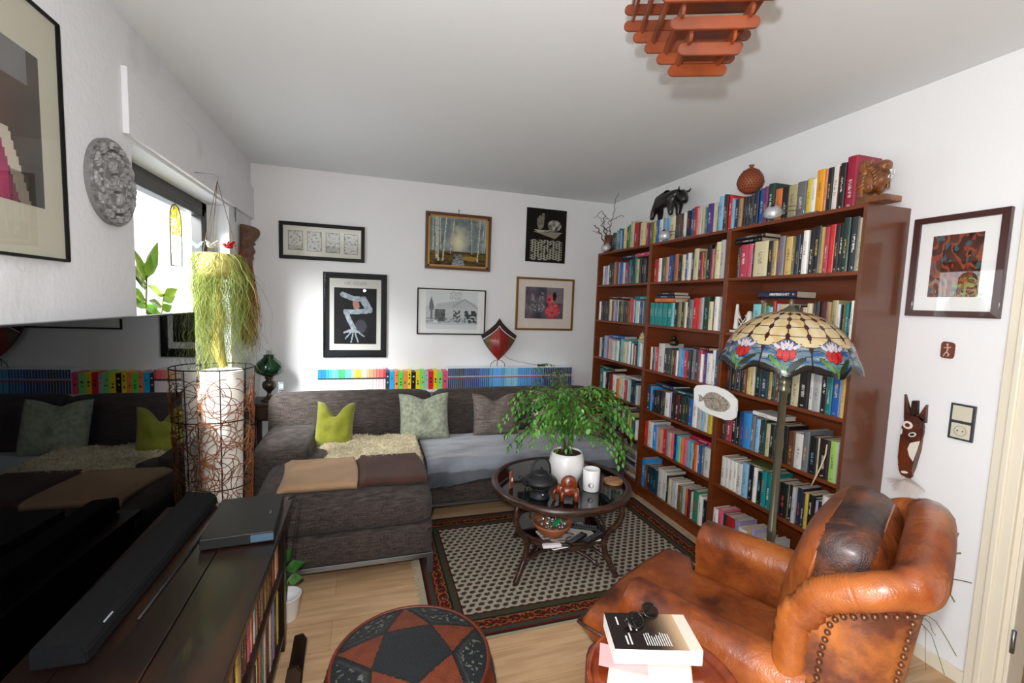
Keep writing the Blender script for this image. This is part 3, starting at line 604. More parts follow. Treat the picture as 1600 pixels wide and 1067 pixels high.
for k, ((a, c, nm), (b, _, _)) in enumerate(zip(S2, S2[1:])):
    xa = px2x(480 + a / 6.154); xb = px2x(480 + b / 6.154)
    pv = S2[k - 1][2] if k else 'white spined'; nx = S2[k + 1][2] or 'navy'
    o = case_item(xa, xb, 0.158 + 0.006 * ((k * 7) % 3), (mat('vivid_' + c, VIV[c], 0.4, spec=0.4),), '%s book between the %s and the %s one behind the sofa' % (nm, pv, nx), 'thick bright books behind the sofa', 'bk')
    w = xb - xa; bm = NB(); ink = mat('spine_print_dark', '#20242c', 0.5) if c not in ('bk', 'dk') else mat('spine_print_light', '#cfcfd4', 0.5)
    if c == 'cy': bm.free(); textmesh('letter', 'A', w * 0.6, ink, o, Matrix.Translation((w / 2, -0.0008, 0.105)) @ Matrix.Rotation(pi / 2, 4, 'X'))
    else:
        rnd = random.Random(k)
        for q in range(3 if c in ('gn', 're', 'ye') else 2): 
            zz = rnd.uniform(0.04, 0.13); box(bm, w * 0.3, w * rnd.uniform(0.5, 0.72), -0.0008, 0, zz, zz + rnd.uniform(0.006, 0.02))
        obj('spine_print', bm, ink, o)
x = px2x(480 + 1352 / 6.154); xe = 2.84; n = 66; segs = []
for k in range(n):
    u = k / (n - 1); jj = random.Random(k).uniform(-0.03, 0.03)
    if u < 0.05: c, nm = '#2c4a74', 'steel blue'
    elif u < 0.12: c, nm = '#3e4652', 'slate grey'
    elif u < 0.24: c, nm = '#2f4c7c', 'dusky blue'
    elif u < 0.32: c, nm = '#2f6fb0', 'mid blue'
    elif u < 0.44: c, nm = '#4aa6dc', 'sky blue'
    elif u < 0.54: c, nm = '#80c8e4', 'pale blue'
    elif u < 0.66: c, nm = '#3a94d8', 'bright blue'
    elif u < 0.76: c, nm = '#3c70a8', 'denim blue'
    else: c, nm = '#283a66', 'dark navy'
    segs.append((c, nm))
for k, (c, nm) in enumerate(segs):
    xa = lerp(x, xe, k / n); xb = lerp(x, xe, (k + 1) / n)
    case_item(xa, xb, 0.19, (M_cwhite, (MATS['case_' + nm.replace(' ', '_')] if 'case_' + nm.replace(' ', '_') in MATS else jitter(mat('case_' + nm.replace(' ', '_'), c, 0.4))),), 'slim %s case with a red band in the long right row behind the sofa' % nm, '%s cases in the long row behind the sofa' % nm, 'blue')
# ------------------------------------------------------------------ sofa
def weave(name, c1, c2, rough=0.9, sc=1.0, bump=0.5):
    if name in MATS: return MATS[name]
    m = bpy.data.materials.new(name); m.use_nodes = True; N = m.node_tree.nodes; L = m.node_tree.links; b = N['Principled BSDF']
    tc = N.new('ShaderNodeTexCoord')
    mp = N.new('ShaderNodeMapping'); mp.inputs['Scale'].default_value = (220 * sc, 220 * sc, 36 * sc); L.new(tc.outputs['Object'], mp.inputs[0])
    n = N.new('ShaderNodeTexNoise'); n.inputs['Scale'].default_value = 1; n.inputs['Detail'].default_value = 2; L.new(mp.outputs[0], n.inputs[0])
    m2 = N.new('ShaderNodeMapping'); m2.inputs['Scale'].default_value = (16, 16, 110 * sc); L.new(tc.outputs['Object'], m2.inputs[0])
    n2 = N.new('ShaderNodeTexNoise'); n2.inputs['Scale'].default_value = 1; L.new(m2.outputs[0], n2.inputs[0])
    ad = N.new('ShaderNodeMath'); ad.operation = 'ADD'; L.new(n.outputs[0], ad.inputs[0]); L.new(n2.outputs[0], ad.inputs[1])
    r = N.new('ShaderNodeValToRGB'); r.color_ramp.elements[0].position = 0.36; r.color_ramp.elements[1].position = 0.66; r.color_ramp.elements[0].color = (*hx(c1), 1); r.color_ramp.elements[1].color = (*hx(c2), 1)
    hf = N.new('ShaderNodeMath'); hf.operation = 'MULTIPLY'; hf.inputs[1].default_value = 0.5; L.new(ad.outputs[0], hf.inputs[0]); L.new(hf.outputs[0], r.inputs[0]); L.new(r.outputs[0], b.inputs['Base Color'])
    b.inputs['Roughness'].default_value = rough; b.inputs['Sheen Weight'].default_value = 0.08; b.inputs['Specular IOR Level'].default_value = 0.15
    bp_ = N.new('ShaderNodeBump'); bp_.inputs['Strength'].default_value = bump; bp_.inputs['Distance'].default_value = 0.004; L.new(ad.outputs[0], bp_.inputs['Height']); L.new(bp_.outputs[0], b.inputs['Normal'])
    MATS[name] = m; return m
M_sofa = weave('sofa_weave', '#2a2524', '#5a504a', sc=1.5, bump=0.35)
sofa = thing('corner_sofa', 'large dark grey-brown woven corner sofa with a chaise on its left side', 'sofa', (0.22, 2.34, 0))
def W2(parent): return Matrix.Translation(-Vector(parent.location))
T = W2(sofa)
bm = NB()
soft(bm, 0.795, 2.92, 0.205, 0.93, 1.16, 0.17, 0.03, 10, (0.005, 0.01, 0), 0.0, T); obj('chaise_base', bm, M_sofa, sofa, True)
bm = NB(); soft(bm, 0.795, 2.93, 0.375, 0.92, 1.16, 0.19, 0.06, 12, (0.01, 0.02, 0.03), 0.004, T, 0, 2); obj('chaise_cushion', bm, M_sofa, sofa, True)
bm = NB(); soft(bm, 2.03, 3.23, 0.19, 1.62, 0.60, 0.15, 0.03, 10, (0, 0.01, 0), 0, T); obj('seat_base', bm, M_sofa, sofa, True)
bm = NB(); soft(bm, 2.00, 3.22, 0.335, 1.47, 0.62, 0.17, 0.06, 12, (0, 0.015, 0.03), 0.004, T, 0, 5); obj('seat_cushion', bm, M_sofa, sofa, True)
def backrest(x0, x1, seed, ends):
    bm = NB(); L0 = x1 - x0
    Mx = T @ Matrix.Translation((x0 + L0 / 2, 3.66, 0.50)) @ Matrix.Rotation(math.radians(-9), 4, 'X')
    soft(bm, 0, 0, 0.0, L0, 0.25, 0.56, 0.085, 14, (0, 0.03, 0.01), 0.004, Mx, 0, seed); return bm
obj('backrest', backrest(0.20, 1.42, 1, 0), M_sofa, sofa, True); obj('backrest', backrest(1.425, 2.86, 3, 0), M_sofa, sofa, True)
bm = NB(); soft(bm, 0.39, 3.27, 0.34, 0.34, 0.62, 0.44, 0.05, 12, (0.02, 0.01, 0.02), 0.004, T, 0, 4); obj('armrest', bm, M_sofa, sofa, True)
bm = NB(); soft(bm, 2.80, 3.30, 0.29, 0.17, 0.56, 0.42, 0.04, 12, (0.01, 0.01, 0.02), 0.004, T, 0, 6); obj('armrest', bm, M_sofa, sofa, True)
bm = NB()
for a in ((0.335, 1.26, 2.345, 2.375, 0.097, 0.125), (1.23, 1.26, 2.375, 2.95, 0.097, 0.125), (0.335, 0.365, 2.375, 3.7, 0.097, 0.125), (1.26, 2.84, 2.95, 2.98, 0.097, 0.125)): box(bm, *a, 0.002, 0, T)
obj('metal_frame', bm, M_metal, sofa)
for (x, y) in ((0.35, 2.36), (1.245, 2.36), (2.82, 2.965), (0.35, 3.68), (2.82, 3.6)):
    bm = NB(); box(bm, x - 0.015, x + 0.015, y - 0.015, y + 0.015, 0.0085 if x == 1.245 else 0.0005, 0.1, 0.002, 0, T); obj('leg', bm, M_metal, sofa)
# cushions (scatter)
def pillow(name, label, c, w, h, th, yaw, lean, m, group, notch=0.0, seed=0):
    """square cushion standing on edge: local x width, z height, y thickness"""
    n = 22; bm = NB(); V = {}
    for sgn in (-1, 1):
        for i in range(n + 1):
            for j in range(n + 1):
                edge = i in (0, n) or j in (0, n)
                if edge and sgn == 1 and (i, j, -1) in V: V[(i, j, 1)] = V[(i, j, -1)]; continue
                u = 2 * i / n - 1; v = 2 * j / n - 1
                pin = 0.07 * (1 - abs(u) ** 2.2) * abs(v) ** 4; pin2 = 0.07 * (1 - abs(v) ** 2.2) * abs(u) ** 4
                x = u * w / 2 * (1 - pin2); z = h / 2 + v * h / 2 * (1 - pin)
                if notch and v > 0:
                    z -= notch * math.exp(-(u / 0.38) ** 2) * v ** 1.5
                y = sgn * th / 2 * ((1 - u ** 4) * (1 - v ** 4)) ** 0.55
                y += 0.012 * nz(u * 2.2 + seed, v * 2.2, sgn) * (1 - u * u) * (1 - v * v) * 2
                if notch: y -= 0.03 * math.exp(-(u / 0.2) ** 2) * max(0, v) ** 1.5 * sgn
                V[(i, j, sgn)] = bm.verts.new((x, y, z))
    for sgn in (-1, 1):
        for i in range(n):
            for j in range(n):
                q = [V[(i, j, sgn)], V[(i + 1, j, sgn)], V[(i + 1, j + 1, sgn)], V[(i, j + 1, sgn)]]
                bm.faces.new(q if sgn == -1 else q[::-1])
    Mx = Matrix.Rotation(lean, 4, 'X')
    for v in bm.verts: v.co = Mx @ v.co
    o = obj(name, bm, m, None, True); o.location = c; o.rotation_euler = (0, 0, yaw); return tag(o, label, 'cushion', group)
M_lime = mat('lime_cotton', '#8e9020', 0.85, bump=0.4, bscale=300, sheen=0.3, var=0.15, vscale=40)
M_sage = mat('sage_chenille', '#b2b8a0', 0.95, col2='#868f78', vscale=38, detail=8, bump=0.5, bscale=200, sheen=0.3)
M_taupe = weave('taupe_weave', '#564a45', '#857972', sc=1.0)
M_floral = mat('floral_cotton', '#d8cdb4', 0.9, col2='#8a7a5c', vscale=22, ramp=(0.5, 0.56), bump=0.2, bscale=200)
pillow('scatter_cushion', 'lime green cushion with two pointed corners beside the left armrest', (0.675, 3.26, 0.455), 0.27, 0.33, 0.13, -0.25, -0.28, M_lime, 'cushions on the sofa', 0.10, 1)
pillow('scatter_cushion', 'pale sage green cushion leaning on the sofa back behind the fleece', (1.33, 3.36, 0.44), 0.39, 0.37, 0.14, 0.03, -0.25, M_sage, 'cushions on the sofa', 0.035, 2)
pillow('scatter_cushion', 'taupe grey woven cushion standing left of the potted tree', (1.90, 3.38, 0.44), 0.38, 0.35, 0.15, -0.04, -0.25, M_taupe, 'cushions on the sofa', 0.05, 3)
pillow('scatter_cushion', 'cream floral cushion half hidden behind the potted tree', (2.40, 3.36, 0.45), 0.40, 0.36, 0.14, 0.1, -0.25, M_floral, 'cushions on the sofa', 0.02, 4)
pillow('scatter_cushion', 'soft beige cushion at the right armrest behind the tree', (2.63, 3.24, 0.44), 0.30, 0.20, 0.13, -0.5, -0.25, mat('beige_cotton', '#a8937c', 0.9, bump=0.3, bscale=150), 'cushions on the sofa', 0.02, 5)
# grey-blue seat cover, fleece, folded throws: sheets laid on the seats
def sheet(name, nx, ny, fn, th, m, label, cat, parent=None):
    bm = NB(); T_, B_ = {}, {}
    for j in range(ny + 1):
        for i in range(nx + 1):
            p = Vector(fn(i / nx, j / ny)); T_[i, j] = bm.verts.new(p + Vector((0, 0, th))); B_[i, j] = bm.verts.new(p)
    for j in range(ny):
        for i in range(nx):
            bm.faces.new((T_[i, j], T_[i + 1, j], T_[i + 1, j + 1], T_[i, j + 1])); bm.faces.new((B_[i, j + 1], B_[i + 1, j + 1], B_[i + 1, j], B_[i, j]))
    for i in range(nx):
        bm.faces.new((B_[i, 0], B_[i + 1, 0], T_[i + 1, 0], T_[i, 0])); bm.faces.new((T_[i, ny], T_[i + 1, ny], B_[i + 1, ny], B_[i, ny]))
    for j in range(ny):
        bm.faces.new((T_[0, j], T_[0, j + 1], B_[0, j + 1], B_[0, j])); bm.faces.new((B_[nx, j], B_[nx, j + 1], T_[nx, j + 1], T_[nx, j]))
    o = obj(name, bm, m, parent, True)
    return tag(o, label, cat) if label else o
def cover(u, v):
    x = lerp(1.29, 2.70, u)
    edge = 0.03 * sin(u * 7) + 0.02 * nz(u * 4, 1)
    s = v * (0.64 + edge)
    ytop = 3.50 - s
    if ytop > 2.94: return (x + 0.01 * nz(v * 3, u * 5), ytop, 0.454 + 0.008 * nz(u * 6, v * 5) + 0.012 * (1 - (2 * u - 1) ** 2) * sin(v * 2.8))
    over = 2.94 - ytop
    a = min(over / 0.05, 1.0) * pi / 2; 
    return (x + 0.01 * nz(v * 3, u * 5), 2.915 - 0.035 * sin(a) + 0.0, 0.454 - 0.04 * (1 - cos(a)) - max(0, over - 0.05))
def cover2(u, v):
    # over the front edge and down
    x = lerp(1.285, 2.705, u); Ls = 0.56 + 0.115 + 0.05 + 0.02 * sin(u * 6 + 1) + (0.03 if u < 0.25 else 0) * (1 - u * 4)
    s = v * Ls
    if s < 0.56: return (x, 3.46 - s, 0.447 + 0.006 * nz(u * 6, v * 5) + 0.004 * sin(v * 3))
    if s < 0.66:
        a = (s - 0.56) / 0.10 * pi / 2; return (x, 2.90 - 0.055 * sin(a), 0.387 + 0.06 * cos(a))
    return (x, 2.845 + 0.004 * sin(u * 30), 0.387 - (s - 0.66))
M_cover = mat('grey_blue_velour', '#5f636b', 0.8, col2='#8b909a', vscale=3.2, detail=3, sheen=0.6, stretch=(1, 3, 1), bump=0.1, bscale=300, ramp=(0.4, 0.62))
sheet('seat_cover', 60, 60, cover2, 0.008, M_cover, 'smooth grey-blue velour cover spread over the right sofa seat', 'sofa cover')
# sheepskin
bm = NB(); rnd = random.Random(5)
def fleece_r(a): return 1 + 0.07 * sin(3 * a + 1) + 0.05 * sin(7 * a) + 0.03 * sin(13 * a + 2)
M_fl = mat('sheepskin', '#e2d4ab', 0.95, col2='#c8b488', vscale=30, bump=0.8, bscale=120, sheen=0.5)
NXf = 90; NYf = 46
def flz(x, y):
    return 0.478 + 0.038 + 0.010 * nz(x * 9, y * 9) + 0.008 * nz(x * 30, y * 30)
vsf = {}
cxf, cyf, rxf, ryf = 1.02, 3.10, 0.41, 0.27
for j in range(NYf + 1):
    rr = j / NYf
    for i in range(NXf):
        a = 2 * pi * i / NXf; e = (abs(cos(a)) ** 3 + abs(sin(a)) ** 3) ** (-1 / 3)
        R_ = rr * e * fleece_r(a) * (1 + 0.03 * nz(i * 0.9, 0, 3))
        x = cxf + rxf * R_ * cos(a); y = cyf + ryf * R_ * sin(a) - 0.03 * (x - cxf)
        z = flz(x, y) - 0.035 * max(0, rr - 0.9) / 0.1 + 0.008 * nz(x * 80, y * 80)
        if x > 1.24: z -= min(0.17, ((x - 1.24) * 1.6)); x = 1.24 + (x - 1.24) * 0.45
        vsf[i, j] = bm.verts.new((x, y, z))
for j in range(NYf):
    for i in range(NXf):
        bm.faces.new((vsf[i, j], vsf[(i + 1) % NXf, j], vsf[(i + 1) % NXf, j + 1], vsf[i, j + 1])) if j else bm.faces.new((vsf[i, 1], vsf[(i + 1) % NXf, 1], vsf[0, 0])) if False else None
for i in range(NXf): pass
bmesh.ops.remove_doubles(bm, verts=[vsf[i, 0] for i in range(NXf)], dist=0.01)
bm.verts.ensure_lookup_table()
c0 = next(v for v in bm.verts if (v.co.xy - Vector((cxf, cyf))).length < 1e-4)
for i in range(NXf): bm.faces.new((c0, vsf[i, 1], vsf[(i + 1) % NXf, 1]))
# wool locks
for k in range(5200):
    a = rnd.uniform(0, 2 * pi); rr = sqrt(rnd.random()) * (1.0 if rnd.random() < 0.6 else 1.04); e = (abs(cos(a)) ** 3 + abs(sin(a)) ** 3) ** (-1 / 3)
    x = cxf + rxf * rr * e * fleece_r(a) * cos(a); y = cyf + ryf * rr * e * fleece_r(a) * sin(a) - 0.03 * (x - cxf); z = flz(x, y) - 0.03 * max(0, rr - 0.9) / 0.1
    if x > 1.24: z -= min(0.17, (x - 1.24) * 1.6); x = 1.24 + (x - 1.24) * 0.45
    d = Vector((rnd.uniform(-1, 1), rnd.uniform(-1, 1), rnd.uniform(0.1, 0.8))).normalized() * rnd.uniform(0.010, 0.026)
    s = Vector((-d.y, d.x, 0)).normalized() * 0.004; p = Vector((x, y, z))
    q = [bm.verts.new(p - s), bm.verts.new(p + s), bm.verts.new(p + d + Vector((0, 0, -0.003)))]; bm.faces.new(q)
tag(obj('sheepskin', bm, M_fl, None, True), 'cream curly sheepskin spread over the corner of the sofa', 'sheepskin')
# folded two-tone throw
M_th1 = mat('throw_beige', '#b08c6a', 0.95, sheen=0.1, bump=0.3, bscale=120, var=0.12, vscale=6); M_th2 = mat('throw_brown', '#3c221b', 0.95, sheen=0.08, bump=0.3, bscale=120, col2='#4e3026', vscale=6)
th = thing('folded_throw', 'folded throw, beige left half and brown right half, on the chaise', 'blanket', (0.86, 2.66, 0.48))
def throwfn(xa, xb):
    def f(u, v):
        x = lerp(xa, xb, u) + 0.015 * sin(v * 3) - 0.03 * (v - 0.5) * (x_sh)
        y = lerp(-0.19, 0.23, v) - 0.02 * u
        fold = 0.022 * math.exp(-((x - 0.20 + (v - 0.5) * 0.22) / 0.022) ** 2) * math.exp(-((v - 0.4) / 0.35) ** 2) if xa >= 0 else 0.0
        fold += 0.012 * math.exp(-((x - 0.10 + (v - 0.3) * 0.3) / 0.03) ** 2) * math.exp(-((v - 0.15) / 0.2) ** 2) if xa >= 0 else 0.0
        zz = 0.012 + 0.003 * nz(x * 8, y * 8) + fold
        if v < 0.06: zz -= 0.008 * (0.06 - v) / 0.06
        if xa < 0 and u < 0.1: zz -= 0.02 * (0.1 - u) / 0.1
        return (x, y, zz)
    return f
x_sh = 1.0
sheet('beige_half', 30, 30, throwfn(-0.42, -0.02), 0.028, M_th1, None, None, th); sheet('brown_half', 40, 40, throwfn(-0.015, 0.36), 0.030, M_th2, None, None, th)

# ------------------------------------------------------------------ rug
RX0, RX1, RY0, RY1 = 1.20, 2.94, 1.795, 2.955
RL, RW = RX1 - RX0, RY1 - RY0
C_ol, C_rd, C_gd, C_iv, C_br, C_bl, C_dk = map(hx, ('#44442f', '#641c16', '#8c6036', '#b4aa98', '#463e36', '#36444a', '#2a221e'))
def rugcol(u, v):
    x = u * RL; y = v * RW; d = min(x, RL - x, y, RW - y)
    along = x if min(y, RW - y) < min(x, RL - x) else y; n = 0.05 * nz(x * 60, y * 60)
    if d < 0.008: c = C_dk
    elif d < 0.018: c = C_rd
    elif d < 0.045: c = mixc(C_ol, C_bl, 0.5 + 0.5 * sin(along * 90)) if d < 0.038 and d > 0.025 else C_ol
    elif d < 0.052: c = C_rd
    elif d < 0.112:
        w = (d - 0.082) / 0.03; t = (along / 0.13) % 1; zig = abs(2 * t - 1)
        c = C_rd
        if abs(abs(w) - (0.45 + 0.4 * min(1, abs(zig - 0.5) * 3.5))) < 0.13: c = C_gd
        elif (nz(x * 55, y * 55, 2) > 0.18): c = C_dk
        elif (nz(x * 70, y * 70, 5) > 0.25): c = C_gd
    elif d < 0.119: c = C_dk
    elif d < 0.148: c = C_ol if not (0.128 < d < 0.138 and (along * 40) % 1 < 0.5) else C_bl
    elif d < 0.155: c = C_rd
    elif d < 0.160: c = C_dk
    else:
        # rows of small botehs, staggered
        gx, gy = 0.047, 0.034; r = math.floor((y) / gy); xx = (x / gx + (0.5 if r % 2 else 0)) % 1 - 0.5; yy = (y / gy) % 1 - 0.5
        k = (xx / 0.34) ** 2 + ((yy - 0.12 * xx) / 0.36) ** 2
        c = C_iv
        if k < 1: c = C_br if k > 0.35 else mixc(C_br, C_rd, 0.35 if (r // 3) % 2 else 0.1)
        elif xx > 0.2 and yy > 0.1 and k < 1.7: c = mixc(C_br, C_iv, 0.3)
    return tuple(max(0, ch * (1 + n * 2.5)) for ch in c)
bm = NB(); cgrid(bm, 348, 232, lambda u, v: (RX0 + u * RL, RY0 + v * RW, 0.008), rugcol)
rg = thing('patterned_rug', 'oriental rug with small repeated motifs and red bordered edge under the glass table', 'rug', (RX0, RY0, 0)); 
for v in bm.verts: v.co -= Vector((RX0, RY0, 0))
obj('pile', bm, attrmat('rug_pile', 0.95, bump=0.6, bscale=400, spec=0.1), rg)
bm = NB(); box(bm, 0, RL, 0, RW, 0.0005, 0.0078); obj('backing', bm, mat('rug_backing', '#6f6450', 0.95), rg)
bm = NB(); rnd = random.Random(3)
for side in (0, 1):
    for k in range(330):
        y = k / 330 * RW; x = 0 if side == 0 else RL; L_ = rnd.uniform(0.03, 0.05) * (-1 if side == 0 else 1)
        p = [(x, y, 0.006), (x + L_ * 0.5, y + rnd.uniform(-0.004, 0.004), 0.004), (x + L_, y + rnd.uniform(-0.009, 0.009), 0.002)]
        tube(bm, p, 0.0016, 3, cap=False)
tag(obj('fringe', bm, mat('rug_fringe', '#9a9078', 0.95), rg), None, None, None, 'stuff')
for (a, b) in ((-0.012, 0), (RW, RW + 0.012)):
    bm = NB(); box(bm, 0, RL, a, b, 0.0005, 0.007, 0.001); obj('edge_binding', bm, MATS['rug_fringe'], rg)

# ------------------------------------------------------------------ rattan glass table
TC = (1.985, 2.28); RT = 0.385
M_rat = mat('dark_rattan', '#2e1a12', 0.35, col2='#5a3622', vscale=14, coat=0.4, stretch=(1, 1, 3), ramp=(0.5, 0.75))
tb = thing('rattan_coffee_table', 'round dark rattan coffee table with a smoked glass top', 'table', (TC[0], TC[1], 0.008))
def circ(r, z, n=48, ph=0): return [(r * cos(2 * pi * k / n + ph), r * sin(2 * pi * k / n + ph), z) for k in range(n)]
bm = NB(); tube(bm, circ(RT, 0.478, 64), 0.021, 12, closed=True); obj('rim', bm, M_rat, tb, True)
bm = NB(); lathe(bm, [(0, 0.482), (RT - 0.012, 0.482), (RT - 0.012, 0.490), (0, 0.490)], 64); obj('glass_top', bm, M_darkgl, tb, True, autos=30)
bm = NB(); tube(bm, circ(0.245, 0.215, 48), 0.016, 10, closed=True); tube(bm, circ(0.265, 0.245, 48), 0.010, 8, closed=True); obj('lower_ring', bm, M_rat, tb, True)
bm = NB(); lathe(bm, [(0, 0.222), (0.235, 0.222), (0.235, 0.228), (0, 0.228)], 48); obj('lower_glass', bm, M_darkgl, tb, True, autos=30)
for th_ in (207, 317, 117, 27):
    a = math.radians(th_); d = Vector((cos(a), sin(a), 0)); prof = [(0.345, 0.462), (0.362, 0.42), (0.366, 0.37), (0.345, 0.31), (0.305, 0.265), (0.278, 0.225), (0.27, 0.18), (0.285, 0.12), (0.325, 0.05), (0.352, 0.004)]
    bm = NB(); P_ = []
    for i in range(len(prof) - 1):
        for s in range(4): P_.append(tuple(lerp(prof[i][k], prof[i + 1][k], s / 4) for k in range(2)))
    P_.append(prof[-1]); tube(bm, [d * r + Vector((0, 0, z)) for r, z in P_], 0.017, 10); obj('leg', bm, M_rat, tb, True)
for th_ in (207, 317, 117, 27):
    a = math.radians(th_); b = a + pi / 2; n = 14; pts = []
    A_ = Vector((0.29 * cos(a), 0.29 * sin(a), 0.10)); B_ = Vector((0.29 * cos(b), 0.29 * sin(b), 0.10)); C_ = Vector((0.02 * cos(a + pi / 4), 0.02 * sin(a + pi / 4), 0.20))
    for k in range(n + 1):
        t = k / n; p = A_ * (1 - t) ** 2 + C_ * 2 * t * (1 - t) + B_ * t * t; pts.append(p)
    bm = NB(); tube(bm, pts, 0.011, 8); obj('stretcher', bm, M_rat, tb, True)
TZ = 0.008 + 0.4905
def tpos(px, py, z=TZ): return on(px, py, 2, z)
# potted tree
pc = tpos(884, 752); pc = Vector((pc.x, pc.y, TZ))
pt = thing('potted_tree', 'leafy green tree with drooping twigs in a round white pot on the table', 'plant', pc)
M_pot = mat('white_ceramic', '#f2f0ee', 0.25, coat=0.5); M_soil = mat('clay_granules', '#5a3222', 0.95, col2='#2c1a12', vscale=60, bump=1.0, bscale=80)
bm = NB(); lathe(bm, [(0, 0.001), (0.062, 0.001), (0.075, 0.012), (0.098, 0.07), (0.103, 0.11), (0.097, 0.155), (0.088, 0.178), (0.084, 0.181), (0.081, 0.176), (0.082, 0.15), (0, 0.148)], 40); obj('pot', bm, M_pot, pt, True)
bm = NB(); lathe(bm, [(0.0795, 0.150), (0.0795, 0.171), (0.073, 0.171), (0.071, 0.160), (0.03, 0.164), (0, 0.166)], 32); obj('inner_pot', bm, M_soil, pt, True)
M_bark = mat('thin_bark', '#6f5a38', 0.8, col2='#4f5a2c', vscale=30)
M_leaf = mat('glossy_leaf', '#2c641a', 0.35, col2='#5a9636', vscale=9, detail=1, coat=0.3)
def leaf(bm, p, d, n, L_, w_, mi=0, bend=0.2):
    d = d.normalized(); s = d.cross(n); s = s.normalized() if s.length > 1e-5 else d.orthogonal().normalized(); n2 = s.cross(d).normalized()
    prev = None; 
    for t, ww in ((0, 0.05), (0.22, 0.8), (0.45, 1.0), (0.72, 0.6), (1, 0.0)):
        c = p + d * L_ * t - n2 * bend * L_ * t * t
        if ww == 0.0: cur = [bm.verts.new(c)] 
        else: cur = [bm.verts.new(c - s * w_ / 2 * ww), bm.verts.new(c - n2 * w_ * 0.10 * ww), bm.verts.new(c + s * w_ / 2 * ww)]
        if prev:
            if len(cur) == 1: fs = [bm.faces.new((prev[0], prev[1], cur[0])), bm.faces.new((prev[1], prev[2], cur[0]))]
            else: fs = [bm.faces.new((prev[0], prev[1], cur[1], cur[0])), bm.faces.new((prev[1], prev[2], cur[2], cur[1]))]
            for f in fs: f.material_index = mi
        prev = cur
rnd = random.Random(11); bt = NB(); bl = NB()
for k in range(5):
    a = 2 * pi * k / 5; tube(bt, [(0.02 * cos(a), 0.02 * sin(a), 0.16), (0.03 * cos(a + 1), 0.03 * sin(a + 1), 0.28), (0.05 * cos(a + 1.4), 0.05 * sin(a + 1.4), 0.42)], [0.007, 0.006, 0.004], 6)
for k in range(112):
    a = rnd.uniform(0, 2 * pi); el = rnd.uniform(0.25, 1.45); z0 = rnd.uniform(0.28, 0.50)
    p = Vector((0.035 * cos(a), 0.035 * sin(a), z0)); L_ = rnd.uniform(0.26, 0.44)
    fr_a = abs((a - math.radians(243) + pi) % (2 * pi) - pi)
    if fr_a < 1.1: L_ *= 0.62; el = max(el, 0.8)
    d = Vector((cos(a) * cos(el), sin(a) * cos(el), sin(el))); n = 11; pts = [p.copy()]
    for s in range(n):
        d = (d + Vector((cos(a) * 0.06, sin(a) * 0.06, -0.10 - 0.018 * s))).normalized(); p = p + d * L_ / n; pts.append(p.copy())
    tube(bt, pts, [lerp(0.003, 0.0008, i / n) for i in range(n + 1)], 4, cap=False)
    for i in range(3, n + 1):
        q = pts[i]; dd = (pts[i] - pts[i - 1]).normalized()
        for sd in (-1, 1, 0) if i == n else (-1, 1):
            side = dd.cross(Vector((0, 0, 1))).normalized() * sd; ldir = (dd * 0.6 + side * 0.9 + Vector((0, 0, rnd.uniform(-0.45, 0.05)))).normalized()
            m_ = q + ldir * rnd.uniform(0.008, 0.03); L2 = rnd.uniform(0.022, 0.036)
            tube(bt, [q, m_], 0.0006, 3, cap=False)
            leaf(bl, m_, ldir + Vector((0, 0, -0.25)), Vector((rnd.uniform(-.4, .4), rnd.uniform(-.4, .4), 1)), L2, L2 * 0.5, bend=rnd.uniform(0.1, 0.4))
            if rnd.random() < 0.5:
                ld = (ldir + dd * 0.8).normalized(); leaf(bl, m_, ld, Vector((rnd.uniform(-.4, .4), rnd.uniform(-.4, .4), 1)), L2 * 0.85, L2 * 0.42, bend=0.3)
obj('twigs', bt, M_bark, pt, True); o = obj('foliage', bl, M_leaf, pt, True); o['kind'] = 'stuff'
# cast iron teapot on warmer
M_iron = mat('cast_iron', '#1c1d1f', 0.5, bump=0.3, bscale=180, var=0.2, vscale=30)
p = tpos(843, 776); tw = thing('teapot_warmer', 'round black iron warmer under the teapot on the glass table', 'warmer', (p.x, p.y, TZ))
bm = NB(); lathe(bm, [(0, 0.001), (0.052, 0.001), (0.054, 0.006), (0.045, 0.022), (0.042, 0.035), (0.05, 0.052), (0.056, 0.058), (0.050, 0.058), (0.036, 0.036), (0, 0.02)], 28); obj('body', bm, M_iron, tw, True)
bm = NB(); lathe(bm, [(0, 0), (0.007, 0), (0.008, 0.012), (0.006, 0.013), (0, 0.012)], 16, c=(0, -0.045, 0.022)); obj('opening_rim', bm, M_chrome, tw, True)
tp = thing('teapot', 'black cast iron teapot with a tall hoop handle on its warmer', 'teapot', (p.x, p.y, TZ + 0.0585), 0.3)
bm = NB(); lathe(bm, [(0, 0.0), (0.05, 0.0), (0.058, 0.006), (0.066, 0.014), (0.088, 0.026), (0.093, 0.036), (0.088, 0.044), (0.06, 0.062), (0.044, 0.070)], 36); obj('body', bm, M_iron, tp, True)
bm = NB(); lathe(bm, [(0.045, 0.0), (0.046, 0.004), (0.036, 0.011), (0.012, 0.016), (0, 0.017)], 30, c=(0, 0, 0.070)); ld = obj('lid', bm, M_iron, tp, True)
bm = NB(); tube(bm, [(0, 0, 0.085), (0, 0, 0.096), (0.006, 0, 0.102), (0.012, 0, 0.098), (0.012, 0, 0.093)], 0.0035, 6); obj('knob', bm, M_iron, ld, True)
bm = NB(); tube(bm, [(-0.08, 0, 0.03), (-0.105, 0, 0.042), (-0.122, 0, 0.068), (-0.138, 0, 0.078)], [0.018, 0.013, 0.009, 0.008], 10); obj('spout', bm, M_iron, tp, True)
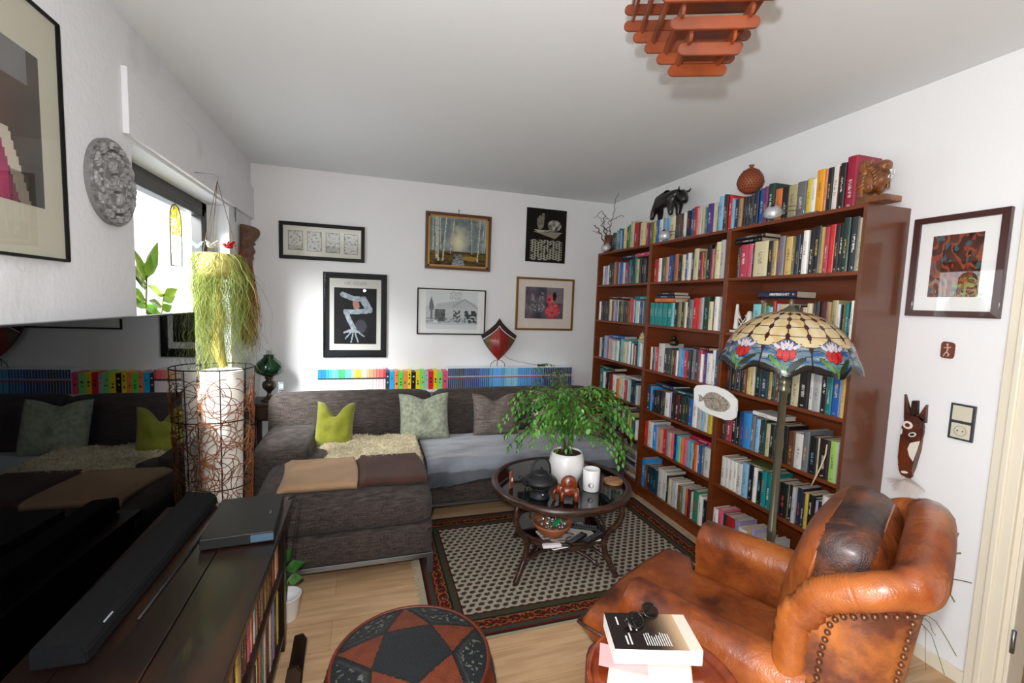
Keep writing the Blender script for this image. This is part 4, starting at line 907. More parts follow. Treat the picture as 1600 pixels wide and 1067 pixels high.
bm = NB(); tube(bm, [(0.068 * cos(a), 0, 0.055 + (0.098) * sin(a) ** 0.8 if sin(a) > 0 else 0.055) for a in [pi * k / 20 for k in range(21)]], 0.0052, 8); obj('handle', bm, M_iron, tp, True)
# carved wooden figure with coaster back
p = tpos(888, 781); M_red = mat('polished_redwood', '#5e200c', 0.25, col2='#8c4018', vscale=12, coat=0.6)
ef = thing('carved_coaster_holder', 'small carved reddish wooden elephant holding round coasters on the glass table', 'carving', (p.x, p.y, TZ), -0.35); ef.scale = (1.22, 1.22, 1.22)
bm = NB(); blob(bm, (0, 0, 0.042), (0.046, 0.024, 0.024), 16); blob(bm, (-0.042, -0.004, 0.048), (0.02, 0.018, 0.022), 12)
for (x, y) in ((-0.028, -0.014), (-0.028, 0.014), (0.03, -0.014), (0.03, 0.014)): tube(bm, [(x, y, 0.045), (x * 1.06, y, 0.0005)], [0.013, 0.010], 8)
tube(bm, [(-0.055, -0.004, 0.05), (-0.066, -0.006, 0.03), (-0.064, -0.008, 0.008), (-0.056, -0.009, 0.002)], [0.011, 0.009, 0.006, 0.005], 8); obj('body', bm, M_red, ef, True)
bm = NB(); blob(bm, (-0.034, -0.022, 0.05), (0.014, 0.004, 0.018), 10); obj('ear', bm, M_red, ef, True)
for k in range(3):
    bm = NB(); lathe(bm, [(0, 0), (0.034, 0), (0.035, 0.003), (0.034, 0.006), (0, 0.006)], 28)
    for v in bm.verts: v.co = Vector((v.co.x, -0.012 + k * 0.0085 + v.co.z, v.co.y + 0.072))
    obj('coaster', bm, M_red, ef, True)
# white tealight burner, wooden dish
p = tpos(923, 765); cb = thing('oil_burner', 'white cylindrical ceramic tealight burner with an oval opening on the table', 'candle holder', (p.x, p.y, TZ), 0.0)
bm = NB(); lathe(bm, [(0, 0.001), (0.043, 0.001), (0.046, 0.004), (0.047, 0.118), (0.045, 0.121), (0.042, 0.119), (0.040, 0.110), (0, 0.106)], 40); obj('body', bm, M_pot, cb, True)
dirc = (CP - Vector((p.x, p.y, 0))); ang = atan2(dirc.y, dirc.x)
bm = NB(); n = 20
oo = [bm.verts.new((0.0466 * cos(ang + 0.32 * cos(2 * pi * k / n)), 0.0466 * sin(ang + 0.32 * cos(2 * pi * k / n)), 0.042 + 0.015 * sin(2 * pi * k / n))) for k in range(n)]; bm.faces.new(oo)
bmesh.ops.solidify(bm, geom=bm.faces[:], thickness=0.0006); obj('opening', bm, mat('burner_hollow', '#8a837a', 0.8), cb, True)
p = tpos(958, 754); wd = thing('wooden_soap_dish', 'round ribbed wooden dish beside the white burner', 'dish', (p.x, p.y, TZ), 0.35)
M_lw = mat('light_beech', '#b0805c', 0.6, var=0.3, vscale=10, stretch=(1, 6, 1))
bm = NB(); lathe(bm, [(0, 0.001), (0.052, 0.001), (0.055, 0.005), (0.055, 0.016), (0.050, 0.017), (0, 0.014)], 36); obj('dish', bm, M_lw, wd, True, autos=40)
for k in range(6):
    y = -0.036 + k * 0.0144; hw = sqrt(max(0.0001, 0.047 ** 2 - y * y)); bm = NB(); box(bm, -hw, hw, y - 0.0035, y + 0.0035, 0.0145, 0.0235, 0.002); obj('rib', bm, M_lw, wd)
# carved wooden slip standing at the glass edge
p = tpos(797, 762); cs = thing('carved_wood_slip', 'narrow carved wooden piece standing near the left rim of the table', 'ornament', (p.x, p.y, TZ), 0.6)
bm = NB(); prism(bm, [(-0.013, 0), (0.013, 0), (0.014, 0.03), (0.012, 0.088), (-0.004, 0.098), (-0.013, 0.09)], 0.012, 0, Matrix.Rotation(pi / 2, 4, 'X') , 0.002); obj('plank', bm, mat('reddish_pine', '#8c5238', 0.6, var=0.4, vscale=30, stretch=(1, 1, 6)), cs)
bm = NB(); blob(bm, (0, -0.0125, 0.05), (0.006, 0.003, 0.012), 10); obj('inlay', bm, M_pot, cs, True)
# lower shelf items
LZ = 0.008 + 0.2285
def lpos(px, py, z=LZ): return on(px, py, 2, z)
p = lpos(862, 833); bw = thing('clay_bowl', 'small terracotta coloured bowl full of shiny foil-wrapped sweets under the table', 'bowl', (p.x, p.y, LZ))
bm = NB(); lathe(bm, [(0, 0.001), (0.060, 0.001), (0.066, 0.004), (0.104, 0.058), (0.112, 0.074), (0.108, 0.075), (0.100, 0.060), (0.060, 0.008), (0, 0.007)], 36); obj('bowl', bm, mat('terracotta', '#b0683c', 0.6, var=0.2, vscale=20, bump=0.2, bscale=100), bw, True)
M_foil = mat('silver_foil', '#d6dade', 0.25, metal=0.8, var=0.3, vscale=60)
rnd = random.Random(4); base = None
for k in range(34):
    a = rnd.uniform(0, 2 * pi); r = 0.080 * sqrt(rnd.random()); pos = (p.x + r * cos(a), p.y + r * sin(a), LZ + 0.054 + rnd.uniform(0, 0.014))
    if base is None:
        bm = NB(); blob(bm, (0, 0, 0), (0.0135, 0.009, 0.008), 8); base = obj('wrapped_sweet', bm, M_foil, None, False); o = base
    else: o = base.copy(); COL.objects.link(o)
    o.location = pos; o.rotation_euler = (rnd.uniform(0, 3), rnd.uniform(0, 3), rnd.uniform(0, 3)); tag(o, 'silver foil-wrapped sweet heaped in the clay bowl', 'sweet', 'silver sweets in the clay bowl')
bm = NB(); box(bm, -0.03, 0.03, -0.009, 0.009, 0, 0.016, 0.004); o = obj('lighter', bm, mat('green_plastic', '#12964a', 0.3)); o.location = (p.x + 0.015, p.y - 0.035, LZ + 0.074); o.rotation_euler = (0.1, -0.3, 0.4); tag(o, 'green lighter lying on the sweets in the bowl', 'lighter')
p = lpos(888, 838)
bm = NB(); lay = None
cgrid(bm, 40, 28, lambda u, v: (lerp(-0.15, 0.15, u), lerp(-0.10, 0.11, v), 0.006 + 0.002 * nz(u * 4, v * 4)), lambda u, v: mixc(hx('#b8b0a4'), hx('#4a4448'), 1 if nz(u * 9, v * 12) > 0.12 else 0) if (u < 0.62 or v > 0.8) else hx('#d8d4cc'))
lc = bm.loops.layers.float_color['Col']
box(bm, -0.149, 0.149, -0.099, 0.109, 0, 0.005)
o = obj('magazine', bm, attrmat('magazine_print', 0.4)); o.location = (p.x, p.y, LZ + 0.0005); o.rotation_euler = (0, 0, 0.1); tag(o, 'open magazine lying under the remotes on the lower glass', 'magazine')
def remote(px, py, L_, w_, yaw, label, z=LZ + 0.0085):
    p = on(px, py, 2, z); r = thing('remote_control', label, 'remote control', (p.x, p.y, z), yaw, 'remotes under the glass table')
    bm = NB(); box(bm, -L_ / 2, L_ / 2, -w_ / 2, w_ / 2, 0, 0.016, 0.005); obj('body', bm, M_blackmat, r)
    bm = NB()
    for i in range(9):
        for j in range(3): box(bm, -L_ * 0.4 + i * L_ * 0.09, -L_ * 0.4 + i * L_ * 0.09 + 0.008, -w_ * 0.3 + j * w_ * 0.26, -w_ * 0.3 + j * w_ * 0.26 + 0.006, 0.016, 0.0178, 0)
    tag(obj('buttons', bm, mat('grey_buttons', '#6a6c74', 0.5), r), None, None, None, 'stuff')
remote(900, 845, 0.17, 0.042, 0.55, 'black remote control left of the other under the table')
remote(928, 842, 0.19, 0.046, 0.45, 'black remote control right of the other under the table')
remote(915, 826, 0.16, 0.04, -0.5, 'black remote control lying behind the other two under the table')
p = lpos(862, 857); o = None
bm = NB(); box(bm, -0.05, 0.05, -0.013, 0.013, 0, 0.017, 0.003); o = obj('power_bank', bm, mat('white_plastic', '#e4e2e2', 0.35)); o.location = (p.x, p.y, LZ + 0.009); o.rotation_euler = (0, 0, -0.1); tag(o, 'small white oblong box at the front of the lower glass', 'box')

# ------------------------------------------------------------------ pouf
PF = (1.05, 1.365)
M_pb = mat('pouf_black_leather', '#1c1e20', 0.45, bump=0.25, bscale=150, var=0.2, vscale=20); M_pr = mat('pouf_brown_leather', '#6e2a14', 0.42, bump=0.2, bscale=150, col2='#542010', vscale=9)
pf = thing('leather_pouf', 'round leather pouf with a black and rust brown star on top', 'pouf', (PF[0], PF[1], 0.0), 0.0)
R_P = 0.254; HZ = 0.335
def poufz(r): 
    t = min(1, r / R_P); return HZ + 0.03 * (1 - t * t) - 0.0
bm = NB(); nr, na = 60, 260; lay = bm.loops.layers.float_color.new('Col')
star_rot = math.radians(91)
def pouf_mat(x, y):
    # pentagram geometry: five tips on the rim
    r = sqrt(x * x + y * y) / R_P; a = atan2(y, x) - star_rot
    k = (a / (2 * pi / 5)) % 1; a2 = abs(k - 0.5) * (2 * pi / 5)     # 0 at valley, pi/5 at tip
    tipa = pi / 5 - a2                                        # angle from tip direction
    # line from tip (1,0) to inner vertex (ri, pi/5)
    ri = 0.53; X, Y = r * cos(tipa), r * sin(tipa); vx, vy = ri * cos(pi / 5), ri * sin(pi / 5)
    e = (X - 1) * (vy - 0) - (Y - 0) * (vx - 1)
    inside = e < 0 if True else e > 0
    pent = X < vx
    dl = abs(e) / sqrt((vx - 1) ** 2 + vy ** 2); 
    return inside, pent, dl, abs(X - vx), r
def poufcol(x, y):
    ins, pent, dl, dp, r = pouf_mat(x, y); blk, br = hx('#1a1d20'), hx('#74361a')
    if dl < 0.012 or (ins and dp < 0.012) : return hx('#141210')
    if ins: return blk if pent else mixc(br, hx('#5c2412'), 0.5 + 0.5 * nz(x * 30, y * 30))
    # embossed outer fields
    if r > 0.93 or dl < 0.045: return blk
    g = nz(x * 60, y * 60) + 0.5 * nz(x * 140, y * 140)
    return mixc(blk, hx('#8a8a7a'), 0.45) if g > 0.28 and dl > 0.09 else mixc(blk, hx('#5a5a54'), 0.25 if int((x + y) * 400) % 2 else 0.1) if dl < 0.08 else blk
grid = {}
for i in range(nr + 1):
    for k in range(na):
        a = 2 * pi * k / na; r = R_P * (i / nr); grid[i, k] = bm.verts.new((r * cos(a), r * sin(a), poufz(r))) if i else grid.get((0, 0)) or bm.verts.new((0, 0, poufz(0)))
for i in range(nr):
    for k in range(na):
        k2 = (k + 1) % na
        q = (grid[0, 0], grid[1, k], grid[1, k2]) if i == 0 else (grid[i, k], grid[i + 1, k], grid[i + 1, k2], grid[i, k2])
        f = bm.faces.new(q); c = f.calc_center_median(); cc = poufcol(c.x, c.y)
        for l in f.loops: l[lay] = (*cc, 1)
obj('star_top', bm, attrmat('pouf_top_leather', 0.42, bump=0.25, bscale=150), pf, True)
bm = NB(); tube(bm, circ(R_P + 0.002, HZ - 0.002, 90), 0.0065, 8, closed=True); obj('piping', bm, M_pr, pf, True)
bm = NB(); pr = [(0.0, 0.004), (0.20, 0.004), (0.25, 0.03), (0.280, 0.10), (0.290, 0.19), (0.278, 0.28), (0.256, 0.329), (0.249, 0.332)]
lathe(bm, pr, 100)
for f in bm.faces:
    c = f.calc_center_median(); a = (atan2(c.y, c.x) - star_rot) / (2 * pi / 10) % 2; f.material_index = 1 if a < 1 else 0
obj('side_panels', bm, [M_pb, M_pr], pf, True)
bm = NB()
for k in range(10):
    a = star_rot + k * 2 * pi / 10; tube(bm, [(r * cos(a), r * sin(a), z) for r, z in pr[2:-1]], 0.0035, 5)
obj('seams', bm, M_pb, pf, True)
# ------------------------------------------------------------------ television bench and what stands on it
M_bench = mat('bench_dark_oak', '#160c08', 0.32, col2='#3a1e0c', vscale=2.6, stretch=(5, 0.9, 1), detail=6, coat=0.1, ramp=(0.48, 0.8))
bn = thing('tv_bench', 'low dark stained wooden bench with open book shelves under the television', 'bench', (0.05, 0.55, 0))
Bx, By0, By1, BZ = 0.60 - 0.05, 0.0, 2.03 - 0.55, 0.65
for k, (a, b) in enumerate(((0.085, 0.18), (0.182, 0.37), (0.372, Bx))):
    bm = NB(); box(bm, a, b, By0, By1, BZ - 0.028, BZ, 0.003); obj('top_board', bm, M_bench, bn)
bm = NB()
for (x, y) in ((Bx - 0.075, By1 - 0.09), (0.09, By1 - 0.09), (Bx - 0.075, 0.04), (0.09, 0.04)):
    bm = NB(); box(bm, x, x + 0.05, y, y + 0.045, 0, BZ - 0.028, 0.003); obj('leg', bm, M_bench, bn)
for z in (0.06, 0.36):
    bm = NB(); box(bm, 0.09, Bx - 0.028, 0.06, By1 - 0.075, z, z + 0.02, 0.002); obj('shelf', bm, M_bench, bn)
bm = NB(); box(bm, 0.09, 0.105, 0.06, By1 - 0.07, 0.06, BZ - 0.028); obj('back_panel', bm, M_bench, bn)
bm = NB(); box(bm, 0.105, Bx - 0.04, By1 - 0.075, By1 - 0.055, 0.04, BZ - 0.03); obj('side_panel', bm, M_bench, bn)
# books in the bench
rnd = random.Random(21)
def bench_books(y0, y1, z, codes, label, hmin, hmax, maxh):
    y = y1
    for k, c in enumerate(codes):
        t = rnd.uniform(0.014, 0.034); h = min(rnd.uniform(hmin, hmax), maxh); d = 0.15
        bm = NB(); Rm = Matrix(((-1, 0, 0, 0), (0, -1, 0, t), (0, 0, 1, 0), (0, 0, 0, 1)))
        book_mesh(bm, t, h, d, 0, 0, True, Rm); o = obj('book', bm, book_mat(c, rnd.choice((0, 1)))); y -= t + 0.001
        if y < y0: break
        o.location = (0.555, y, z); pv = PAL[codes[k - 1]][0] if k else None; nx = PAL[codes[k + 1]][0] if k + 1 < len(codes) else None
        pos = 'between %s and %s books' % (pv, nx) if pv and nx else 'at the end of the row'
        tag(o, '%s book %s, %s of the bench' % (PAL[c][0], pos, label), 'book', 'books in the television bench')
        bm = NB(); pages_mesh(bm, t, h, d, True, 0, Rm); obj('pages', bm, M_paper, o)
bench_books(0.95, 1.93, 0.3805, 'tn or wh br or dr br ol br tn br dk tn br dr tn te wh re cr rs pk dg br nb tn ye bk tn dr'.split(), 'upper shelf', 0.17, 0.22, 0.235)
bench_books(0.95, 1.93, 0.0805, 'ol ye dk nb bk lv gy tn wh br dk re wh tn te or dr cr bk br gy tn nb lg ol'.split(), 'lower shelf', 0.2, 0.26, 0.27)
# dark wooden holder standing in front of the bench end
t = thing('magazine_rack', 'small dark wooden rack standing on the floor at the bench front', 'rack', (0.635, 1.80, 0))
for k, y in enumerate((0.0, 0.16)):
    bm = NB(); prism(bm, [(-0.02, 0), (0.03, 0), (0.05, 0.18), (0.035, 0.205), (0.005, 0.20), (-0.02, 0.05)], 0.014, 0, Matrix.Translation((0, y - 0.2, 0)) @ Matrix.Rotation(pi / 2, 4, 'X'), 0.002); obj('side_board', bm, M_bench, t)
bm = NB(); box(bm, -0.015, 0.035, -0.21, -0.05, 0.02, 0.035, 0.002); obj('bottom_board', bm, M_bench, t)
# television
TVa = 0.05; tv = thing('television', 'large black flat-screen television on the left, mirroring the sofa and books', 'television', (0.114, 2.462, 0.495), 0)
tv.rotation_euler = (0, 0, TVa * -1)
M_scr = mat('tv_screen', '#020203', 0.015, spec=0.35)
bm = NB(); box(bm, -0.030, -0.002, -1.58, 0, 0, 0.93, 0.004); obj('housing', bm, M_blackgl, tv)
bm = NB(); box(bm, -0.002, 0.0, -1.573, -0.007, 0.02, 0.924); obj('screen', bm, M_scr, tv)
bm = NB(); box(bm, -0.002, 0.0015, -1.58, 0, 0, 0.018, 0.001); obj('bezel', bm, M_blackmat, tv)
bm = NB(); box(bm, -0.055, -0.030, -0.9, -0.4, 0.3, 0.6, 0.006); obj('wall_mount', bm, M_blackmat, tv)
# soundbar
M_sb = mat('soundbar_mesh', '#0a0b0d', 0.85, bump=0.3, bscale=700, spec=0.2)
a0 = Vector((0.235, 1.16)); a1 = Vector((0.262, 2.02)); L_ = (a1 - a0).length; yw = atan2(-(a1 - a0).x, (a1 - a0).y)
sb = thing('soundbar', 'long black soundbar lying on the bench in front of the television', 'speaker', (a0.x, a0.y, BZ), yw)
bm = NB(); prism(bm, [(-0.055, 0.004), (0.055, 0.004), (0.052, 0.035), (0.035, 0.052), (-0.05, 0.058), (-0.055, 0.05)], L_, 0, Matrix(((1, 0, 0, 0), (0, 0, 1, 0), (0, 1, 0, 0), (0, 0, 0, 1))), 0.004); obj('body', bm, M_sb, sb)
bm = NB(); box(bm, -0.002, 0.002, 0.085, 0.125, 0, 0.0006, 0, 0, Matrix.Translation((0.0445, 0, 0.0462)) @ Matrix.Rotation(math.radians(44), 4, 'Y')); obj('brand_mark', bm, mat('grey_print', '#8f9298', 0.5), sb)
bm = NB(); box(bm, -0.05, 0.05, 0.03, 0.06, 0, 0.004); box(bm, -0.05, 0.05, L_ - 0.06, L_ - 0.03, 0, 0.004); obj('feet', bm, M_blackmat, sb)
bm = NB(); tube(bm, [(0.33, 1.30, BZ + 0.004), (0.34, 1.6, BZ + 0.004), (0.345, 1.9, BZ + 0.004), (0.33, 2.0, BZ + 0.004)], 0.004, 6); tag(obj('cable', bm, M_blackmat, None, True), 'thin black cable lying along the soundbar', 'cable')
# receiver box
rb = thing('receiver_box', 'flat matte black set-top box on the far end of the bench', 'media box', (0.47, 1.80, BZ), 0.06)
bm = NB(); box(bm, -0.112, 0.112, -0.165, 0.165, 0.004, 0.042, 0.003); obj('body', bm, mat('matt_black_plastic', '#0f1011', 0.5), rb)
bm = NB(); box(bm, 0.04, 0.111, -0.1665, -0.1645, 0.010, 0.036); obj('display', bm, mat('bluegrey_panel', '#4a6074', 0.2), rb)
bm = NB(); box(bm, 0.080, 0.086, -0.02, 0.005, 0.042, 0.0425); obj('badge', bm, M_metal, rb)
bm = NB(); tube(bm, [(0.585, 1.985, BZ + 0.006), (0.61, 1.99, BZ + 0.014), (0.628, 1.98, BZ + 0.0), (0.62, 1.95, BZ - 0.08), (0.612, 1.9, BZ - 0.2)], 0.003, 6); tube(bm, [(0.59, 1.99, BZ + 0.008), (0.615, 1.995, BZ + 0.018), (0.64, 1.99, BZ + 0.025)], 0.003, 6)
tag(obj('cable', bm, M_blackmat, None, True), 'black cables curling off the far edge of the bench', 'cable')
# ------------------------------------------------------------------ rattan floor lamp
RLm = thing('rattan_floor_lamp', 'tall tapered floor lamp of tangled rattan around a white shade beside the television', 'lamp', (0.166, 2.665, 0))
def lamp_r(z): return 0.118 + 0.033 * (z / 1.13) ** 1.1
bm = NB()
for k in range(8):
    a = 2 * pi * k / 8 + 0.2; tube(bm, [(lamp_r(z) * cos(a), lamp_r(z) * sin(a), z) for z in [1.13 * i / 10 for i in range(11)]], 0.0028, 6)
obj('wire_ribs', bm, M_blackmat, RLm, True)
for z in (0.01, 0.5, 0.86, 1.13):
    bm = NB(); tube(bm, circ(lamp_r(z), z, 40), 0.0032, 6, closed=True); obj('hoop', bm, M_blackmat, RLm, True)
M_cane = mat('cane', '#a4602e', 0.5, col2='#7a4020', vscale=12)
rnd = random.Random(9); bm = NB()
for k in range(290):
    z = rnd.uniform(0.03, 1.03); a = rnd.uniform(0, 2 * pi); R0 = rnd.uniform(0.05, 0.11); e = rnd.uniform(0.6, 1.5); ph = rnd.uniform(0, 6.28); arc = rnd.uniform(2.2, 5.5); pts = []
    n = 14
    for i in range(n + 1):
        t = ph + arc * i / n; zz = min(1.085, max(0.015, z + R0 * sin(t) * e)); aa = a + R0 * cos(t) / 0.14
        r = lamp_r(zz) + 0.004 + 0.004 * sin(t * 2 + k); pts.append((r * cos(aa), r * sin(aa), zz))
    tube(bm, pts, 0.0019, 4, cap=False)
tag(obj('tangled_cane', bm, M_cane, RLm, True), None, None, None, 'stuff')
bm = NB(); lathe(bm, [(0.085, 0.02), (0.098, 1.112), (0.0965, 1.112), (0.0835, 0.02)], 40)
sh = mat('lamp_fabric', '#e8e2d6', 0.9); obj('shade', bm, sh, RLm, True)
bm = NB(); lathe(bm, [(0, 0.001), (0.095, 0.001), (0.095, 0.015), (0, 0.018)], 30); obj('base', bm, M_blackmat, RLm, True)
# ------------------------------------------------------------------ corner table, oil lamp, phone
st = thing('side_table', 'small dark wooden side table with one drawer in the back left corner', 'side table', (0.03, 3.84, 0))
bm = NB(); box(bm, -0.01, 0.255, -0.01, 0.275, 0.645, 0.668, 0.004); obj('table_top', bm, M_dwood, st)
bm = NB(); box(bm, 0.015, 0.23, 0.012, 0.265, 0.53, 0.645, 0.002); obj('apron', bm, M_dwood, st)
bm = NB(); box(bm, 0.045, 0.20, 0.002, 0.012, 0.545, 0.63, 0.003); dr = obj('drawer', bm, M_dwood, st)
bm = NB(); blob(bm, (0.122, -0.006, 0.588), (0.009, 0.009, 0.009), 12); obj('knob', bm, mat('dark_brass', '#4a4438', 0.4, metal=0.8), dr, True)
for (x, y) in ((0, 0), (0.205, 0), (0, 0.235), (0.205, 0.235)):
    bm = NB(); box(bm, x, x + 0.036, y, y + 0.036, 0, 0.645, 0.003); obj('leg', bm, M_dwood, st)
M_bronze = mat('antique_pewter', '#5c5346', 0.35, metal=0.85, var=0.3, vscale=30)
ol = thing('oil_lamp', 'antique oil lamp with a dark green glass shade on the corner table', 'lamp', (0.150, 3.95, 0.669))
bm = NB(); lathe(bm, [(0, 0), (0.062, 0), (0.064, 0.006), (0.05, 0.016), (0.022, 0.035), (0.014, 0.055), (0.016, 0.07), (0.03, 0.085), (0.048, 0.105), (0.052, 0.13), (0.046, 0.15), (0.026, 0.162), (0.024, 0.175), (0.032, 0.18), (0.03, 0.195), (0, 0.197)], 32); obj('font', bm, M_bronze, ol, True)
bm = NB(); lathe(bm, [(0.028, 0.195), (0.082, 0.222), (0.084, 0.228), (0.03, 0.205)], 32); obj('shade_ring', bm, M_bronze, ol, True)
M_gg = mat('green_glass', '#032e14', 0.12, coat=0.3, spec=0.4)
bm = NB(); lathe(bm, [(0.09, 0.228), (0.105, 0.25), (0.104, 0.275), (0.085, 0.31), (0.05, 0.34), (0.038, 0.355), (0.04, 0.368), (0.036, 0.368), (0.034, 0.354), (0.046, 0.337), (0.08, 0.307), (0.1, 0.273), (0.1, 0.25), (0.086, 0.23)], 36); obj('glass_shade', bm, M_gg, ol, True)
bm = NB(); lathe(bm, [(0.022, 0.197), (0.03, 0.24), (0.022, 0.3), (0.02, 0.405), (0.0185, 0.405), (0.0205, 0.3), (0.028, 0.24), (0.02, 0.197)], 24); obj('chimney', bm, glassmat('chimney_glass', '#f4f6f6'), ol, True)
ph = thing('cordless_phone', 'silver cordless phone standing in its black cradle on the corner table', 'phone', (0.247, 3.89, 0.669), 0.25)
bm = NB(); box(bm, -0.035, 0.035, -0.03, 0.035, 0.0005, 0.035, 0.008); box(bm, -0.03, 0.03, 0.005, 0.03, 0.03, 0.055, 0.006); obj('cradle', bm, M_blackmat, ph)
bm = NB(); Mx = Matrix.Translation((0, 0.0, 0.028)) @ Matrix.Rotation(-0.12, 4, 'X'); box(bm, -0.023, 0.023, -0.012, 0.012, 0, 0.13, 0.008, 0, Mx); hs = obj('handset', bm, mat('silver_plastic', '#a2a6aa', 0.35, metal=0.3), ph)
bm = NB(); box(bm, -0.016, 0.016, -0.0135, -0.012, 0.078, 0.112, 0, 0, Mx); obj('display', bm, mat('lcd_grey', '#c8d4cc', 0.2), hs)
bm = NB()
for i in range(4):
    for j in range(3): box(bm, -0.014 + j * 0.01, -0.007 + j * 0.01, -0.0135, -0.012, 0.018 + i * 0.013, 0.026 + i * 0.013, 0, 0, Mx)
tag(obj('keypad', bm, M_blackmat, hs), None, None, None, 'stuff')
bm = NB(); tube(bm, [(0.21, 3.885, 0.675), (0.20, 3.89, 0.70), (0.207, 3.92, 0.715), (0.22, 3.95, 0.69), (0.225, 3.97, 0.675)], 0.002, 5); tag(obj('cable', bm, M_blackmat, None, True), 'thin phone cable looping beside the cordless phone', 'cable')

# ------------------------------------------------------------------ pictures
def framed(name, label, wall, u0, u1, z0, z1, fw, fd, mfr, matte, prints, glass=True, cat='picture', inner=None, mfr2=None):
    """prints: list of (x0,x1,z0,z1,nx,ny,fn) in local coords; local x right, local z up, front toward -y"""
    w = u1 - u0; h = z1 - z0
    if wall == 'back': loc, rz = (u0, YB - 0.001, z0), 0
    elif wall == 'right': loc, rz = (XR - 0.001, u1, z0), -pi / 2      # u along -y
    else: loc, rz = (0.001, u0, z0), pi / 2                            # left wall: u along +y
    t = thing(name, label, cat, loc, rz)
    bm = NB()
    def bar(q): 
        prism(bm, q, fd, 0, Matrix(((1, 0, 0, 0), (0, 0, -1, 0), (0, 1, 0, 0), (0, 0, 0, 1))), 0.0015)
    bar([(0, 0), (w, 0), (w - fw, fw), (fw, fw)]); bar([(0, h), (fw, h - fw), (w - fw, h - fw), (w, h)]); bar([(0, 0), (fw, fw), (fw, h - fw), (0, h)]); bar([(w, 0), (w, h), (w - fw, h - fw), (w - fw, fw)])
    obj('frame', bm, mfr, t)
    if inner:
        iw = inner; bm = NB(); a, b, c, d = fw, w - fw, fw, h - fw
        for q in ((a, b, c, c + iw), (a, b, d - iw, d), (a, a + iw, c, d), (b - iw, b, c, d)): box(bm, q[0], q[1], -fd * 0.75, -0.002, q[2], q[3], 0.001)
        obj('inner_slip', bm, mfr2, t)
    bm = NB(); box(bm, fw * 0.6, w - fw * 0.6, -fd * 0.45, -0.0005, fw * 0.6, h - fw * 0.6); obj('mount_board', bm, matte, t)
    for (x0, x1, c0, c1, nx, ny, fn) in prints:
        bm = NB(); cgrid(bm, nx, ny, lambda u, v: (lerp(x0, x1, u), -fd * 0.45 - 0.0008, lerp(c0, c1, v)), fn)
        obj('print', bm, attrmat('print_ink', 0.6, spec=0.15), t)
    if glass:
        bm = NB(); box(bm, fw * 0.7, w - fw * 0.7, -fd * 0.7 - 0.001, -fd * 0.7, fw * 0.7, h - fw * 0.7); obj('glass', bm, M_glass, t)
    return t
def g3(*a): return tuple(a)
W_, K_ = hx('#d8d8d4'), hx('#141416')
def etch(seed, dens=0.1):
    def f(u, v):
        n = nz(u * 7 + seed * 9, v * 9 + seed * 3) + 0.6 * nz(u * 22 + seed, v * 26) ; 
        d = min(u, 1 - u, v, 1 - v) < 0.03
        k = 0.75 if d else (0.7 if n > 0.30 + dens else 0.35 if n > 0.12 + dens else 0.05)
        if seed % 2 and v < 0.25: k = max(k, 0.3)
        return mixc(hx('#cfcfc8'), hx('#26262a'), k)
    return f
M_bkfr = mat('black_wood_frame', '#0c0a09', 0.45, spec=0.2); M_mtw = mat('mount_cream', '#d2cfc2', 0.9); M_mtw2 = mat('mount_white', '#e6e6e4', 0.9)
framed('framed_etchings', 'wide black frame holding four small ink drawings in a row', 'back', 0.203, 0.873, 1.822, 2.126, 0.03, 0.022, M_bkfr, M_mtw,
       [(0.067 + 0.145 * k, 0.067 + 0.145 * k + 0.113, 0.075 - 0.003 * k, 0.235, 26, 36, etch(k + 1)) for k in range(4)])
def poster(u, v):
    bgc = hx('#16171a'); 
    def near(pts, r):
        best = 9
        for (a, b), (c, d) in zip(pts, pts[1:]):
            vx, vy = c - a, (d - b); px_, py_ = u - a, v - b; t = max(0, min(1, (px_ * vx + py_ * vy * 1.0) / (vx * vx + vy * vy + 1e-9)))
            best = min(best, sqrt((px_ - t * vx) ** 2 + ((py_ - t * vy) * 1.35) ** 2))
        return best < r
    pale = hx('#8f9ba0')
    if near([(0.2, 0.88), (0.42, 0.82), (0.68, 0.80)], 0.06) or near([(0.68, 0.80), (0.82, 0.62)], 0.085) or near([(0.82, 0.6), (0.5, 0.58), (0.27, 0.58)], 0.06) or near([(0.27, 0.58), (0.36, 0.42), (0.46, 0.28)], 0.06): return tuple(c * (1 + 0.5 * nz(u * 14, v * 16)) for c in pale)
    for e in ((0.24, 0.2), (0.27, 0.1), (0.4, 0.03), (0.56, 0.04), (0.7, 0.14)):
        if near([(0.46, 0.27), e], 0.016 if v < 0.2 else 0.03): return pale
    if near([(0.5, 0.74), (0.52, 0.68)], 0.075): return hx('#a8766c')
    if (u - 0.62) ** 2 + ((v - 0.32) * 1.2) ** 2 < 0.02: return hx('#3c3c48')
    return tuple(c * (1 + 0.6 * nz(u * 5, v * 6)) for c in bgc)
ap = framed('framed_poster', 'tall black frame with a pale contorted figure on dark ground under grey lettering', 'back', 0.539, 1.064, 0.996, 1.73, 0.012, 0.018, M_bkfr, mat('poster_dark_mount', '#12151b', 0.6, spec=0.2),
       [(0.051, 0.475, 0.065, 0.684, 2, 2, lambda u, v: hx('#c9c9c2')), (0.087, 0.438, 0.118, 0.606, 60, 84, poster)])
for o in ap.children:
    if o.name.startswith('print.') and False: pass
prs = [o for o in ap.children if o.name.startswith('print')]; prs[-1].location.y = -0.0008
textmesh('title', 'HR GIGER', 0.042, mat('grey_lettering', '#8c8e8c', 0.6), ap, Matrix.Translation((0.263, -0.0099, 0.645)) @ Matrix.Rotation(pi / 2, 4, 'X'), 0.0003)
